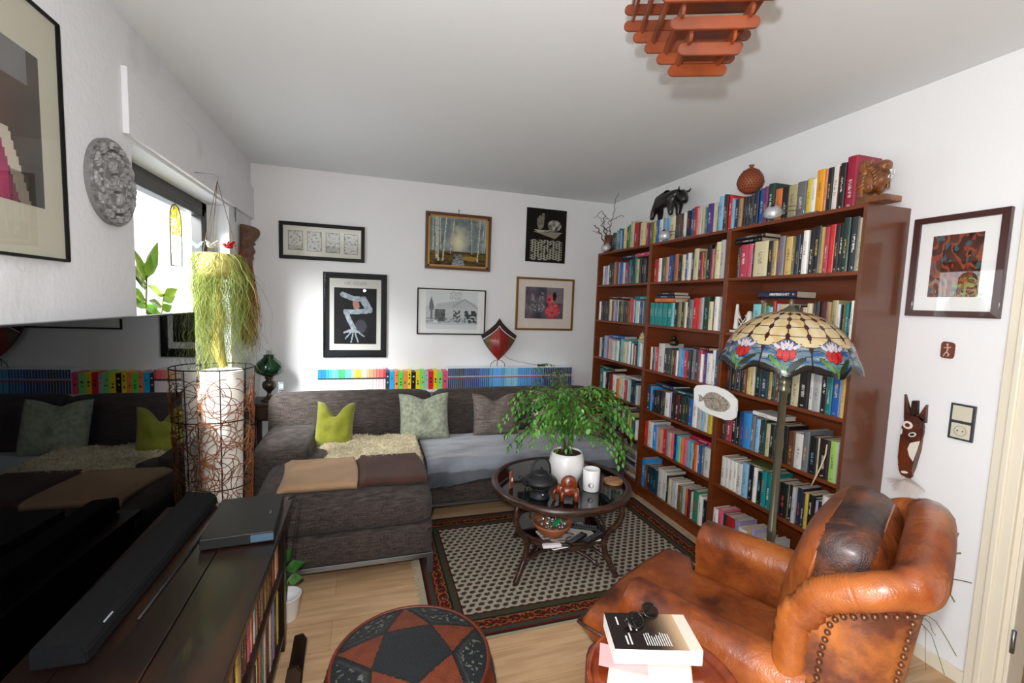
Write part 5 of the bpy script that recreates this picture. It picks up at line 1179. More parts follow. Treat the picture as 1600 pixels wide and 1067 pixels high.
def birch(u, v):
    c = mixc(hx('#5c6a72'), hx('#8c9494'), 0.5 + 0.8 * nz(u * 5, v * 5)); gl = math.exp(-((u - 0.5) / 0.13) ** 2 - ((v - 0.5) / 0.28) ** 2); c = mixc(c, hx('#d6cfae'), gl)
    c = mixc(c, hx('#5e6a54'), max(0, min(1, 1.6 * nz(u * 12, v * 12, 2))) * (1 - gl) * 0.9)
    if v < 0.3:
        c = mixc(hx('#3c2c18'), hx('#6e5a2c'), 0.5 + nz(u * 9, v * 20)); c = mixc(c, hx('#241a12'), max(0, (0.1 - v) * 6))
        if abs(u - 0.5) < 0.05 + (0.3 - v) * 0.22 and v < 0.26: c = mixc(hx('#9aa09c'), hx('#3c4448'), 0.5 + nz(u * 20, v * 50) - (0.12 - v) * 2)
        if (u - 0.72) ** 2 / 0.022 + (v - 0.16) ** 2 / 0.0025 < 1: c = hx('#9a7a34')
    for (x0, x1, b, w) in ((0.12, 0.10, 0.14, 0.012), (0.15, 0.13, 0.08, 0.014), (0.22, 0.28, 0.08, 0.012), (0.34, 0.42, 0.24, 0.008), (0.06, 0.05, 0.3, 0.007), (0.84, 0.88, 0.1, 0.011), (0.75, 0.72, 0.25, 0.006), (0.93, 0.95, 0.28, 0.007), (0.97, 0.985, 0.3, 0.007), (0.2, 0.17, 0.3, 0.006)):
        if v > b and abs(u - lerp(x0, x1, v)) < w: c = mixc(hx('#c9c8b8'), hx('#77756a'), max(0, min(1, 0.5 + 2 * nz(u * 40, v * 30))) * 0.6)
    return c
bt_ = framed('birch_painting', 'oil painting of birch trees by a stream in a brown and gold frame', 'back', 1.39, 1.998, 1.806, 2.315, 0.024, 0.03, mat('brown_gilt_frame', '#54301a', 0.35, coat=0.3), M_mtw,
       [(0.042, 0.566, 0.042, 0.467, 90, 74, birch)], False, 'painting', 0.016, mat('gilt', '#b8863e', 0.3, metal=0.6))
bm = NB(); tube(bm, [(0.30, -0.01, 0.505), (0.30, -0.012, 0.54)], 0.003, 6); blob(bm, (0.30, -0.014, 0.542), 0.006, 8); obj('hanging_nail', bm, M_bronze, bt_)
def cottage(u, v):
    c = hx('#d4d8da'); ink = 0.0
    if v < 0.62 and v > 0.12: ink = 0.15 + 0.25 * max(0, nz(u * 30, v * 30))
    roofL, roofT = 0.35, 0.78
    if u > 0.2 and u < 0.98 and v > 0.55 and v < 0.80 - 0.55 * abs(u - 0.74) * (1 if u > 0.74 else 0.45): ink = 0.22 + 0.3 * max(0, nz(u * 60, v * 14))
    if 0.06 < u < 0.15 and v < 0.86 - abs(u - 0.10) * 5.0 and v > 0.5: ink = 0.75
    if 0.08 < u < 0.12 and 0.25 < v < 0.55: ink = 0.7
    if 0.17 < u < 0.36 and 0.2 < v < 0.53: ink = 0.8 + 0.2 * nz(u * 40, v * 9)
    if v < 0.3 and v > 0.16: ink = max(ink, 0.35 + 0.6 * nz(u * 22, v * 26))
    if 0.52 < u < 0.66 and 0.2 < v < 0.5 and nz(u * 20, v * 18) > -0.05: ink = 0.85
    if 0.74 < u < 0.98 and 0.18 < v < 0.5 and nz(u * 16, v * 14, 3) > -0.12: ink = 0.92
    if 0.45 < u < 0.68 and 0.78 < v < 1.0 and nz(u * 45, v * 45) > 0.02: ink = 0.4
    if 0.15 < u < 0.22 and 0.16 < v < 0.25: ink = 0.02
    if abs(v - (0.80 - 0.9 * abs(u - 0.74))) < 0.012 and u > 0.5: ink = 0.6
    return mixc(c, hx('#16181c'), max(0, min(1, ink)))
framed('framed_cottage_drawing', 'black-and-white drawing of a farm cottage in a thin black frame', 'back', 1.329, 1.969, 1.208, 1.631, 0.011, 0.018, M_bkfr, M_mtw2, [(0.08, 0.565, 0.05, 0.40, 96, 70, cottage)])
def escher(u, v):
    c = hx('#17140f')
    if 0.10 < u < 0.92 and 0.04 < v < 0.42:
        c = hx('#a09c8c'); gx, gy = (u * 13) % 1, (v * 22 + (0.5 if int(u * 13) % 2 else 0)) % 1
        if (gx - 0.5) ** 2 + (gy - 0.5) ** 2 < 0.12 and not (abs(u - 0.47) < 0.02): c = hx('#2c2a24')
        if nz(u * 9, v * 14) > 0.3: c = hx('#2c2a24')
        return c
    def tri(a, b, cc):
        def s(p, q, r): return (p[0] - r[0]) * (q[1] - r[1]) - (q[0] - r[0]) * (p[1] - r[1])
        P = (u, v); d1, d2, d3 = s(P, a, b), s(P, b, cc), s(P, cc, a); return (d1 < 0) == (d2 < 0) == (d3 < 0)
    if tri((0.16, 0.57), (0.9, 0.58), (0.72, 0.45)): c = hx('#8a8272')
    if tri((0.2, 0.60), (0.86, 0.62), (0.3, 0.56)): c = hx('#b0ac9c')
    k = ((u - 0.70) / 0.17) ** 2 + ((v - 0.70) / 0.105) ** 2
    if k < 1: c = mixc(hx('#b8b4a8'), hx('#34302a'), 0.5 + 0.9 * nz(u * 14, v * 14))
    if ((u - 0.34) / 0.09) ** 2 + ((v - 0.74) / 0.13) ** 2 < 1 or (abs(u - 0.40 - (v - 0.8) * 0.1) < 0.035 and 0.72 < v < 0.92): c = mixc(hx('#5c5446'), hx('#8a8274'), 0.5 + nz(u * 20, v * 20))
    return c
es = thing('unframed_print', 'dark unframed print with a pale still life above a patterned square', 'picture', (2.351, YB - 0.001, 1.93))
bm = NB(); box(bm, 0, 0.418, -0.006, 0, 0, 0.514, 0.001); obj('board', bm, M_blackmat, es)
bm = NB(); cgrid(bm, 70, 86, lambda u, v: (lerp(0.002, 0.416, u), -0.0066, lerp(0.002, 0.512, v)), escher); obj('print', bm, attrmat('print_ink', 0.6, spec=0.15), es)
def dancers(u, v):
    c = mixc(hx('#3c3a48'), hx('#6c6068'), 0.5 + 0.9 * nz(u * 4, v * 4)); 
    if u > 0.55 and v > 0.5: c = mixc(c, hx('#8c8084'), 0.6)
    r = ((u - 0.72) / 0.2) ** 2 + ((v - 0.25 - 0.1 * (u - 0.7)) / 0.24) ** 2
    if r < 1 or (((u - 0.66) / 0.09) ** 2 + ((v - 0.6) / 0.18) ** 2 < 1): c = mixc(hx('#b8303c'), hx('#d86a68'), 0.4 + 1.2 * nz(u * 12, v * 12))
    if ((u - 0.76) / 0.05) ** 2 + ((v - 0.72) / 0.14) ** 2 < 1: c = hx('#201c22')
    for (x, y, a, b) in ((0.2, 0.6, 0.06, 0.25), (0.42, 0.7, 0.07, 0.2), (0.36, 0.35, 0.16, 0.14), (0.16, 0.3, 0.05, 0.14)):
        if ((u - x) / a) ** 2 + ((v - y) / b) ** 2 < 1 and nz(u * 18, v * 18, 4) > -0.05: c = mixc(hx('#a39a98'), hx('#4c4a58'), 0.45 + nz(u * 22, v * 9))
    return tuple(x * (1 + 0.3 * nz(u * 40, v * 40)) for x in c)
framed('framed_dancer_print', 'gold framed print of figures in grey and red with a cream mount', 'back', 2.271, 2.882, 1.262, 1.778, 0.020, 0.02, mat('gold_frame', '#8c6224', 0.3, metal=0.5), mat('mount_pink_cream', '#dcd0c4', 0.9), [(0.095, 0.50, 0.115, 0.425, 70, 56, dancers)])
def baroque(u, v):
    n = nz(u * 6, v * 6); c = mixc(hx('#2a1610'), hx('#5c3020'), 0.5 + n); s = sin(14 * sqrt((u - 0.75) ** 2 + (v - 0.75) ** 2) * 2 + 4 * n)
    if s > 0.75: c = hx('#8a4a30')
    s2 = sin(50 * sqrt((u - 0.1) ** 2 + (v - 0.1) ** 2) + 3 * n)
    if v < 0.35 and u < 0.45 and s2 > 0.3: c = hx('#8c7460')
    if nz(u * 9, v * 9, 4) > 0.33: c = hx('#3a5a60')
    if nz(u * 11, v * 7, 9) > 0.36: c = hx('#8c3428')
    if v < 0.3 and u > 0.5 and nz(u * 14, v * 14, 6) > 0.1: c = hx('#7c8450')
    return c
framed('framed_ornate_print', 'dark red wooden frame with a dark swirling print on the right wall', 'right', 1.046, 1.372, 1.529, 1.963, 0.026, 0.022, mat('mahogany_frame', '#3c120c', 0.3, coat=0.4), M_mtw2, [(0.075, 0.25, 0.085, 0.35, 44, 60, baroque)])
def portrait(u, v):
    c = mixc(hx('#5c4030'), hx('#3c3a36'), max(0, min(1, 0.5 + (u - 0.6) * 1.5 - v * 0.4))); c = tuple(x * (1 + 0.35 * nz(u * 5, v * 6)) for x in c)
    if v > 0.78 and 0.5 < u < 0.9: c = hx('#6e6c6a')
    d = u - (0.45 + 0.22 * (1 - v))
    if u < 0.42 + 0.38 * (1 - v) ** 0.8 and v < 0.68: c = mixc(hx('#b04068'), hx('#7a2444'), 0.5 + nz(u * 12, v * 5))
    if abs(u - (0.44 + 0.4 * (1 - v) ** 0.8)) < 0.045 and v < 0.45: c = hx('#b8ae9c')
    if ((u - 0.45) / 0.12) ** 2 + ((v - 0.53) / 0.07) ** 2 < 1: c = hx('#b4aca0')
    if ((u - 0.30) / 0.12) ** 2 + ((v - 0.83) / 0.11) ** 2 < 1: c = hx('#a8785c')
    if v < 0.2 and u > 0.72: c = mixc(c, hx('#34322c'), 0.6)
    return c
framed('framed_portrait', 'large thin black frame with a muted costume portrait, cut by the left edge', 'left', 1.02, 1.713, 1.60, 2.303, 0.008, 0.018, M_bkfr, mat('mount_grey_beige', '#b8b4a0', 0.9), [(0.12, 0.60, 0.145, 0.56, 60, 80, portrait)])

# ------------------------------------------------------------------ left wall: relief disc, window things, planter, mask
dsc = thing('relief_disc', 'round grey cast stone disc with ring reliefs hung on the left wall', 'wall ornament', (0.001, 1.985, 1.905), 0)
M_stone = mat('grey_cast_stone', '#8a8886', 0.5, col2='#4c4a4a', vscale=26, bump=0.9, bscale=70)
bm = NB(); nr, na = 44, 160; RD = 0.152; g = {}
for i in range(nr + 1):
    for k in range(na):
        if i == 0 and k: continue
        r = RD * i / nr; a = 2 * pi * k / na; t = r / RD; h = 0.024
        if t < 0.2: h += 0.008 * (1 if nz(cos(a) * 3 * t * 4, sin(a) * 3 * t * 4) > 0 else 0)
        elif t < 0.24: h -= 0.006
        elif t < 0.5: h += 0.008 * (1 if sin(a * 4) > 0 and sin(a * 20 + t * 30) > -0.3 else 0)
        elif t < 0.54: h += 0.003
        elif t < 0.72: h += 0.007 * (1 if sin(a * 20) > 0 and 0.57 < t < 0.69 else 0)
        elif t < 0.76: h -= 0.006
        elif t < 0.93: h += 0.008 * (1 if sin(a * 12 + 8 * t) > -0.2 and nz(a * 8, t * 30) > -0.2 else 0)
        else: h += 0.002 * (1 if sin(a * 60) > 0 else 0) - (0.008 if i == nr else 0)
        g[i, k] = bm.verts.new((h, r * cos(a), r * sin(a)))
lay = bm.loops.layers.float_color.new('Col')
for i in range(nr):
    for k in range(na):
        k2 = (k + 1) % na
        f = bm.faces.new((g[0, 0], g[1, k], g[1, k2])) if i == 0 else bm.faces.new((g[i, k], g[i + 1, k], g[i + 1, k2], g[i, k2]))
        hh = f.calc_center_median().x; cc = mixc(hx('#504e4e'), hx('#a6a4a2'), max(0, min(1, (hh - 0.018) / 0.014 + 0.4 * nz(k * 0.3, i * 0.5))))  # recesses coloured dark and high parts light, relief shading put into the colour
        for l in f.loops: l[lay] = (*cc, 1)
back_ = None
back = [bm.verts.new((0.0, RD * 0.985 * cos(2 * pi * k / na), RD * 0.985 * sin(2 * pi * k / na))) for k in range(na)]
for k in range(na):
    f = bm.faces.new((g[nr, k], back[k], back[(k + 1) % na], g[nr, (k + 1) % na]))
    for l in f.loops: l[lay] = (*hx('#7a7876'), 1)
bm.faces.new(back[::-1]); obj('disc', bm, attrmat('cast_stone_relief_shade', 0.55, bump=0.5, bscale=120), dsc)
# leaded arch hanging in the window
sc_ = thing('stained_glass_arch', 'arched stained-glass piece hanging in the garden window', 'suncatcher', (-0.105, 2.90, 1.66), 0)
def archc(u, v):
    n = nz(u * 7, v * 9); pal = ['#b89a14', '#4c7c14', '#a02848', '#c8b070', '#b8640c', '#d0c08c']
    return hx(pal[int((n + 1) * 3 + 4 * v) % 6]) if v > 0.5 else (hx('#f0f4ec') if n < 0.15 else hx('#9cc07a'))
bm = NB(); cgrid(bm, 24, 40, lambda u, v: (0, (u - 0.5) * 0.15 * (1 if v < 0.76 else sqrt(max(0.0001, 1 - ((v - 0.76) / 0.245) ** 2))), v * 0.33), archc)
obj('glass_pieces', bm, attrmat('leaded_colour', 0.3, transl=0.5), sc_)
bm = NB(); tube(bm, [(0.001, -0.076, 0)] + [(0.001, -0.076 * cos(pi * k / 16), 0.25 + 0.082 * sin(pi * k / 16)) for k in range(17)] + [(0.001, 0.076, 0), (0.001, -0.076, 0)], 0.003, 5); tube(bm, [(0.001, 0, 0.33), (0.001, 0, 0.36)], 0.001, 4); obj('lead_edge', bm, M_blackmat, sc_, True)
# sill plant
sp = thing('sill_plant', 'large-leaved green plant on the window sill behind the television', 'plant', (-0.04, 2.57, 0.943))
bm = NB(); lathe(bm, [(0, 0), (0.055, 0), (0.075, 0.12), (0.078, 0.13), (0.07, 0.13), (0.068, 0.115), (0, 0.11)], 28); obj('pot', bm, mat('clay_pot', '#9c5a38', 0.8), sp, True)
M_bl = mat('broad_leaf', '#4f8a20', 0.3, col2='#9cc044', vscale=6, coat=0.4)
bs = NB(); bl = NB(); rnd = random.Random(31)
def lpx(px, py, x): p = on(px, py, 0, x); return Vector((p.x - sp.location.x, p.y - sp.location.y, p.z - sp.location.z))
for (pts, lv) in (([(229, 560), (228, 480), (229, 430)], [((229, 440), (214, 395), .055), ((229, 435), (248, 383), .05), ((229, 430), (236, 402), .04), ((229, 450), (210, 425), .06), ((228, 470), (208, 450), .05), ((229, 475), (205, 470), .05), ((228, 490), (246, 478), .05), ((229, 445), (205, 410), .06)]),
                  ([(254, 560), (252, 490), (256, 456)], [((256, 462), (236, 447), .045), ((256, 458), (262, 443), .04), ((256, 462), (276, 452), .04), ((254, 470), (274, 462), .045), ((253, 478), (238, 470), .04), ((253, 484), (268, 478), .04), ((252, 490), (232, 482), .04)])):
    P_ = [lpx(a, b, -0.05) for a, b in pts]; P_[0] = Vector((0, P_[0].y * 0.2, 0.11)); tube(bs, P_, 0.004, 6)
    for (a, b, w) in lv:
        A_ = lpx(*a, -0.05); B_ = lpx(*b, -0.05 + rnd.uniform(-0.01, 0.05)); d = B_ - A_; leaf(bl, A_, d, Vector((1, -0.3, 0.4)), d.length * 1.15, w * 1.2, bend=0.05)
obj('stems', bs, M_bark, sp, True); o = obj('leaves', bl, M_bl, sp, True)
# hanging planter with trailing air plant
hp = thing('hanging_planter', 'woven basket with long trailing pale green strands hung before the window', 'plant', (0.125, 2.78, 1.70))
M_bask = mat('straw_basket', '#b8a24e', 0.8, col2='#d8c880', vscale=30, bump=0.6, bscale=120, stretch=(1, 1, 3))
bm = NB(); lathe(bm, [(0, -0.10), (0.06, -0.10), (0.09, -0.085), (0.100, -0.03), (0.102, 0.03), (0.095, 0.03), (0.092, -0.03), (0.08, -0.08), (0, -0.088)], 32); obj('basket', bm, M_bask, hp, True)
M_cord = mat('jute_cord', '#7a6444', 0.9); hook = Vector((0.0, 0.02, 0.42))
for a in (0.5, 2.6, 4.7):
    bm = NB(); tube(bm, [(0.098 * cos(a), 0.098 * sin(a), 0.03), tuple(hook)], 0.0018, 5); obj('cord', bm, M_cord, hp, True)
bm = NB(); tube(bm, [(-0.124, 0.02, 0.45), (-0.1, 0.02, 0.452), (-0.02, 0.02, 0.45), (0.005, 0.02, 0.44), (0.0, 0.02, 0.42)], 0.003, 6); obj('wall_hook', bm, M_metal, hp, True)
M_strand = mat('air_plant_strand', '#a2b83c', 0.8, col2='#cfd690', vscale=8); 
m2 = attrmat('strand_translucent', 0.7, transl=0.35)
bm = NB(); rnd = random.Random(77); lay = bm.loops.layers.float_color.new('Col')
def strand(a, r0, L_, spread, r=0.0011, z0=0.03, yoff=0.0):
    p = Vector((r0 * cos(a), r0 * sin(a), z0)); d = Vector((cos(a) * 0.35, sin(a) * 0.35, 0.1)); pts = [p.copy()]; n = max(6, int(L_ / 0.035))
    for i in range(n):
        d = (d + Vector((rnd.uniform(-.35, .35), rnd.uniform(-.35, .35), -0.55 + rnd.uniform(-.1, .1)))).normalized()
        if i > 0: d = (d * 0.6 + Vector((cos(a) * spread * 0.25, sin(a) * spread * 0.25, -0.8)) + Vector((rnd.uniform(-.7, .7), rnd.uniform(-.7, .7), rnd.uniform(-.2, .5)))).normalized()
        p = p + d * 0.035
        if (p.x + 0.125) < 0.012: p.x = -0.113
        pts.append(p.copy())
    n0 = len(bm.faces); tube(bm, pts, [r * (1 - 0.5 * i / n) for i in range(len(pts))], 3, cap=False)
    c = mixc(hx('#5c7820'), hx('#b8ba68'), rnd.random()); bm.faces.ensure_lookup_table()
    for f in bm.faces[n0:]:
        for l in f.loops: l[lay] = (*c, 1)
for k in range(150): strand(rnd.uniform(0, 2 * pi), rnd.uniform(0.085, 0.108), rnd.uniform(0.4, 0.8), rnd.uniform(-0.2, 0.4))
for k in range(330): strand(rnd.uniform(0, 2 * pi), rnd.uniform(0.03, 0.10), rnd.uniform(0.3, 0.75), rnd.uniform(-0.4, 0.3), z0=rnd.uniform(-0.13, -0.05))
for k in range(60): strand(rnd.uniform(0, 2 * pi), rnd.uniform(0.05, 0.115), rnd.uniform(0.1, 0.25), 2.0)
tag(obj('trailing_strands', bm, m2, hp), None, None, None, 'stuff')
def bird(label, loc, m, yaw):
    t = thing('bird_ornament', label, 'ornament', loc, yaw, 'bird ornaments on the hanging planter')
    bm = NB(); blob(bm, (0, 0, 0.012), (0.022, 0.011, 0.011), 12); blob(bm, (-0.02, 0, 0.02), (0.009, 0.008, 0.008), 10); tube(bm, [(-0.027, 0, 0.02), (-0.035, 0, 0.019)], [0.003, 0.0005], 5); prism(bm, [(0.015, -0.006), (0.045, -0.01), (0.045, 0.01), (0.015, 0.006)], 0.003, 0, Matrix.Translation((0, 0, 0.012)) @ Matrix.Rotation(-0.2, 4, 'Y')); obj('body', bm, m, t, True)
    for s in (-1, 1):
        bm = NB(); prism(bm, [(-0.01, 0), (0.016, 0), (0.022, s * 0.03), (0.008, s * 0.038)] if s > 0 else [(-0.01, 0), (0.008, s * 0.038), (0.022, s * 0.03), (0.016, 0)], 0.002, 0, Matrix.Translation((0, s * 0.006, 0.018)) @ Matrix.Rotation(s * 0.7, 4, 'X')); obj('wing', bm, m, t)
bird('small red bird perched on the right of the hanging basket', (0.195, 2.72, 1.755), mat('red_bird', '#b01c20', 0.4), 0.6)
bird('small turquoise bird perched on the left of the hanging basket', (0.06, 2.70, 1.745), mat('turquoise_bird', '#7fb8b4', 0.5), 2.4)
bird('small white bird between the turquoise and the red one', (0.12, 2.69, 1.75), mat('white_bird', '#e4e2d8', 0.5), 1.2)
# yellowish dried bundle hanging inside the strands
bm = NB(); lathe(bm, [(0, -0.60), (0.02, -0.585), (0.030, -0.5), (0.022, -0.40), (0.028, -0.32), (0.018, -0.22), (0.01, -0.12), (0, -0.1)], 16, fn=lambda p, th, j: p + Vector((0.012 * sin(j * 2.1), 0.02 * sin(j * 1.3), 0)) + 0.004 * Vector((sin(th * 5 + j), cos(th * 4), 0))); obj('dried_stalk', bm, mat('dried_yellow', '#c8a83a', 0.8, col2='#e8d88a', vscale=14, bump=0.6, bscale=60), hp, True)
bm = NB(); tube(bm, [(0.001, 3.60, 2.295), (0.012, 3.60, 2.295), (0.016, 3.60, 2.27), (0.016, 3.6, 2.02)], 0.0035, 6); tube(bm, [(0.012, 3.585, 2.295), (0.014, 3.585, 2.05)], 0.0015, 5); tag(obj('hanging_wire', bm, M_metal, None, True), 'thin wire hanging from a nail right of the window', 'wire')
# carved mask
mk = thing('carved_mask', 'carved brown wooden face mask with a rust fibre beard on the left wall', 'mask', (0.002, 3.80, 1.68))
M_mask = mat('weathered_carving', '#7a5642', 0.7, col2='#4a3024', vscale=18, bump=0.7, bscale=60)
prof = [(0.0, 0.03), (0.035, 0.06), (0.06, 0.075), (0.085, 0.066), (0.105, 0.088), (0.13, 0.07), (0.15, 0.108), (0.17, 0.10), (0.20, 0.076), (0.235, 0.082), (0.265, 0.12), (0.31, 0.128), (0.335, 0.115), (0.35, 0.03)]
bm = NB(); rings = []
for (z, d) in prof:
    ring = []; w = 0.085 * (0.55 + 0.45 * sin(min(1, z / 0.25) * pi / 2)) if z < 0.3 else 0.085
    for k in range(13):
        a = pi * k / 12; x = max(0.0, d * (sin(a) ** 0.6)) if 0 < k < 12 else 0; y = -w * cos(a)
        if 0.15 <= z <= 0.19 and abs(cos(a)) > 0.22: x *= 0.72
        ring.append(bm.verts.new((x, y, z)))
    rings.append(ring)
for A_, B_ in zip(rings, rings[1:]):
    for k in range(12): bm.faces.new((A_[k], A_[k + 1], B_[k + 1], B_[k]))
    bm.faces.new((A_[12], A_[0], B_[0], B_[12]))
bm.faces.new(rings[0][::-1]); bm.faces.new(rings[-1]); mo = obj('face', bm, M_mask, mk, True); ss = mo.modifiers.new('s', 'SUBSURF'); ss.levels = 1; ss.render_levels = 1
for s in (-1, 1):
    bm = NB(); blob(bm, (0.078, s * 0.036, 0.215), (0.010, 0.016, 0.008), 10); obj('eyelid', bm, M_mask, mk, True)
bm = NB(); rnd = random.Random(8)
for k in range(520):
    y = rnd.uniform(-0.085, 0.085); x = rnd.uniform(0.004, 0.07) * (1 - abs(y) / 0.12); z0 = rnd.uniform(0.0, 0.1) if abs(y) < 0.05 else rnd.uniform(0.0, 0.2); L_ = rnd.uniform(0.3, 0.62) ; p = Vector((x, y, z0)); pts = [p.copy()]
    for i in range(9):
        p = p + Vector((rnd.uniform(-.012, .016), rnd.uniform(-.014, .014), -L_ / 9)); p.x = max(0.003, p.x); pts.append(p.copy())
    tube(bm, pts, 0.0014, 3, cap=False)
tag(obj('fibre_beard', bm, mat('rust_raffia', '#74371a', 0.85, col2='#a05a2c', vscale=20), mk), None, None, None, 'stuff')

# ------------------------------------------------------------------ shield-shaped lamp with cable
sl = thing('shield_lamp', 'red and dark brown shield-shaped lamp on bent wire feet on top of the blue cases', 'lamp', (2.09, 4.04, 0.911))
def sh_out(w, zt, zs, zb, n=10):
    R_ = [(w * t, zt - (zt - zs) * (t ** 0.72)) for t in [i / n for i in range(n + 1)]]
    D_ = [(w * (1 - t) * (1 + 0.5 * t), zs - (zs - zb) * t) for t in [i / n for i in range(1, n + 1)]]
    r = R_ + D_; return r + [(-x, z) for x, z in r[-2:0:-1]]
MF = Matrix(((1, 0, 0, 0), (0, 0, -1, 0), (0, 1, 0, 0), (0, 0, 0, 1)))
bm = NB(); prism(bm, sh_out(0.175, 0.465, 0.30, 0.065), 0.012, 0, MF, 0.002); obj('back_shield', bm, mat('dark_brown_hide', '#2c130e', 0.4), sl)
n = 14; bm = NB(); o_ = sh_out(0.148, 0.385, 0.262, 0.065); cen = [(0, 0.385), (0, 0.33), (0, 0.2), (0, 0.12), (0, 0.065)]
def bulge(x, z): 
    hw = 0.148 * (1 - max(0, (0.262 - z) / 0.2) ** 1.3) if z < 0.262 else 0.148 * max(0.02, (0.385 - z) / 0.123) ** 1.2
    return 0.045 * max(0, 1 - abs(x) / max(0.01, hw)) ** 0.8
rows = []
for j in range(25):
    t = j / 24; z = lerp(0.066, 0.384, t); hw = (0.148 * (1 - ((0.262 - z) / 0.197)) * (1 + 0.5 * (0.262 - z) / 0.197) if z < 0.262 else 0.148 * ((0.385 - z) / 0.123) ** (1 / 0.72)); row = []
    for i in range(17):
        u = 2 * i / 16 - 1; x = u * hw; row.append(bm.verts.new((x, -0.0125 - 0.05 * (1 - abs(u)) ** 0.8 * sin(pi * min(1, t * 1.0 + 0.02)), z)))
    rows.append(row)
for A_, B_ in zip(rows, rows[1:]):
    for i in range(16):
        f = bm.faces.new((A_[i], A_[i + 1], B_[i + 1], B_[i])); c = f.calc_center_median(); f.material_index = 0 if abs(c.x) < 0.082 + 0.02 * (c.z - 0.2) else 1
obj('red_panel', bm, [mat('red_hide', '#7c1a16', 0.35, col2='#a83a30', vscale=14, stretch=(1, 1, 0.4)), mat('brown_hide', '#6a5434', 0.6, var=0.3, vscale=30)], sl, True)
bm = NB(); top = sh_out(0.155, 0.392, 0.265, 0.065)[:11]; 
for s in (-1, 1): tube(bm, [(s * x, -0.014, z) for x, z in top], 0.0035, 6)
obj('white_edging', bm, M_cwhite, sl, True)
bm = NB()
for (x, y) in ((-0.085, -0.03), (0.06, -0.035), (0.0, 0.03)): tube(bm, [(x, y, 0.002), (x * 0.9, y, 0.035), (x * 0.45, y * 0.6, 0.062), (0, 0, 0.07)], 0.0028, 6)
obj('wire_foot', bm, M_blackmat, sl, True)
bm = NB(); tube(bm, [(2.14, 4.045, 1.03), (2.20, 4.06, 0.985), (2.30, 4.07, 0.955), (2.42, 4.06, 0.935), (2.50, 4.05, 0.925)], 0.0018, 5); box(bm, 2.50, 2.58, 4.035, 4.06, 0.912, 0.93, 0.004); tag(obj('cable', bm, M_blackmat, None, True), 'black lamp cable with switch running over the blue cases', 'cable')
# ------------------------------------------------------------------ things on top of the bookcases
def clip_lamp(y, label, yaw=0.0, hd=0.046):
    t = thing('clip_spotlight', label, 'lamp', (BX + 0.02, y, TOPZ), yaw, 'chrome dome spotlights on the bookcase tops')
    bm = NB(); box(bm, -0.015, 0.028, -0.22, -0.06, 0.001, 0.008, 0.001); obj('base_plate', bm, M_metal, t)
    for dz in (0.0, 0.022):
        bm = NB(); tube(bm, [(0.005, -0.14, 0.008), (0.005, -0.12, 0.035 + dz), (-0.04, -0.02, 0.038 + dz)], 0.0022, 6); obj('rod', bm, M_metal, t, True)
    bm = NB(); Mx = Matrix.Translation((-0.05, 0.0, 0.03)) @ Matrix.Rotation(math.radians(-35), 4, 'Y') @ Matrix.Rotation(math.radians(20), 4, 'X')
    pr = [(0, 0.040)] + [(hd * sin(a), hd * cos(a)) for a in [pi / 2 * k / 8 for k in range(1, 9)]] + [(hd, -0.004), (hd - 0.002, -0.004)] + [((hd - 0.002) * sin(a), (hd - 0.002) * cos(a) - 0.001) for a in [pi / 2 * k / 8 for k in range(8, 0, -1)]] + [(0, hd - 0.003)]
    lathe(bm, pr, 28); bmesh.ops.transform(bm, matrix=Mx, verts=bm.verts); hd_ = obj('dome_shade', bm, mat('satin_silver', '#c4c6c8', 0.38, metal=0.55), t, True)
    bm = NB(); lathe(bm, [(0, 0.039), (0.009, 0.039), (0.009, 0.05), (0, 0.05)], 14); bmesh.ops.transform(bm, matrix=Mx, verts=bm.verts); obj('cap', bm, M_blackmat, hd_, True)
clip_lamp(3.66, 'chrome dome spotlight in front of the twig vase on the far bookcase')
clip_lamp(2.80, 'chrome dome spotlight below the black bull on the middle bookcase')
clip_lamp(1.87, 'chrome dome spotlight in front of the dark books on the near bookcase')
# vase with corkscrew twigs
vz = thing('twig_vase', 'brown vase holding bare corkscrew twigs on the far end of the bookcases', 'vase', (3.07, 3.80, TOPZ))
bm = NB(); lathe(bm, [(0, 0.001), (0.035, 0.001), (0.04, 0.01), (0.037, 0.10), (0.042, 0.17), (0.039, 0.17), (0.034, 0.10), (0, 0.02)], 24); obj('vase', bm, mat('brown_glaze', '#6a3220', 0.4), vz, True)
bm = NB(); rnd = random.Random(2); M_twig = mat('corkscrew_twig', '#5c4834', 0.8)
def px3(px, py, x=3.07): p = on(px, py, 0, x); return Vector((p.x, p.y, p.z)) - vz.location
def twig(pl, r0, curl=0.012, dx=0):
    P_ = []; 
    for (a, b), (c, d) in zip(pl, pl[1:]):
        for k in range(5):
            t = k / 5; p = px3(lerp(a, c, t), lerp(b, d, t)); P_.append(p + Vector((dx * len(P_) / 10 + curl * sin(len(P_) * 1.7), curl * 0.5 * cos(len(P_) * 1.9), curl * 0.4 * sin(len(P_) * 2.3))))
    P_.append(px3(*pl[-1])); tube(bm, P_, [lerp(r0, 0.0015, i / (len(P_) - 1)) for i in range(len(P_))], 6)
twig([(948, 385), (946, 366), (941, 352), (946, 338), (940, 330), (927, 341)], 0.007)
twig([(948, 385), (938, 365), (933, 355), (922, 350), (912, 348), (908, 336)], 0.006)
twig([(950, 385), (953, 362), (955, 345), (960, 330), (961, 314), (967, 301)], 0.005, 0.006)
twig([(946, 366), (952, 352), (950, 340), (943, 343)], 0.004)
twig([(955, 345), (962, 341), (970, 336), (975, 339)], 0.003, 0.008)
twig([(938, 365), (930, 362), (922, 359)], 0.003)
twig([(953, 362), (945, 357), (941, 345), (934, 336)], 0.004)
obj('twigs', bm, M_twig, vz, True)
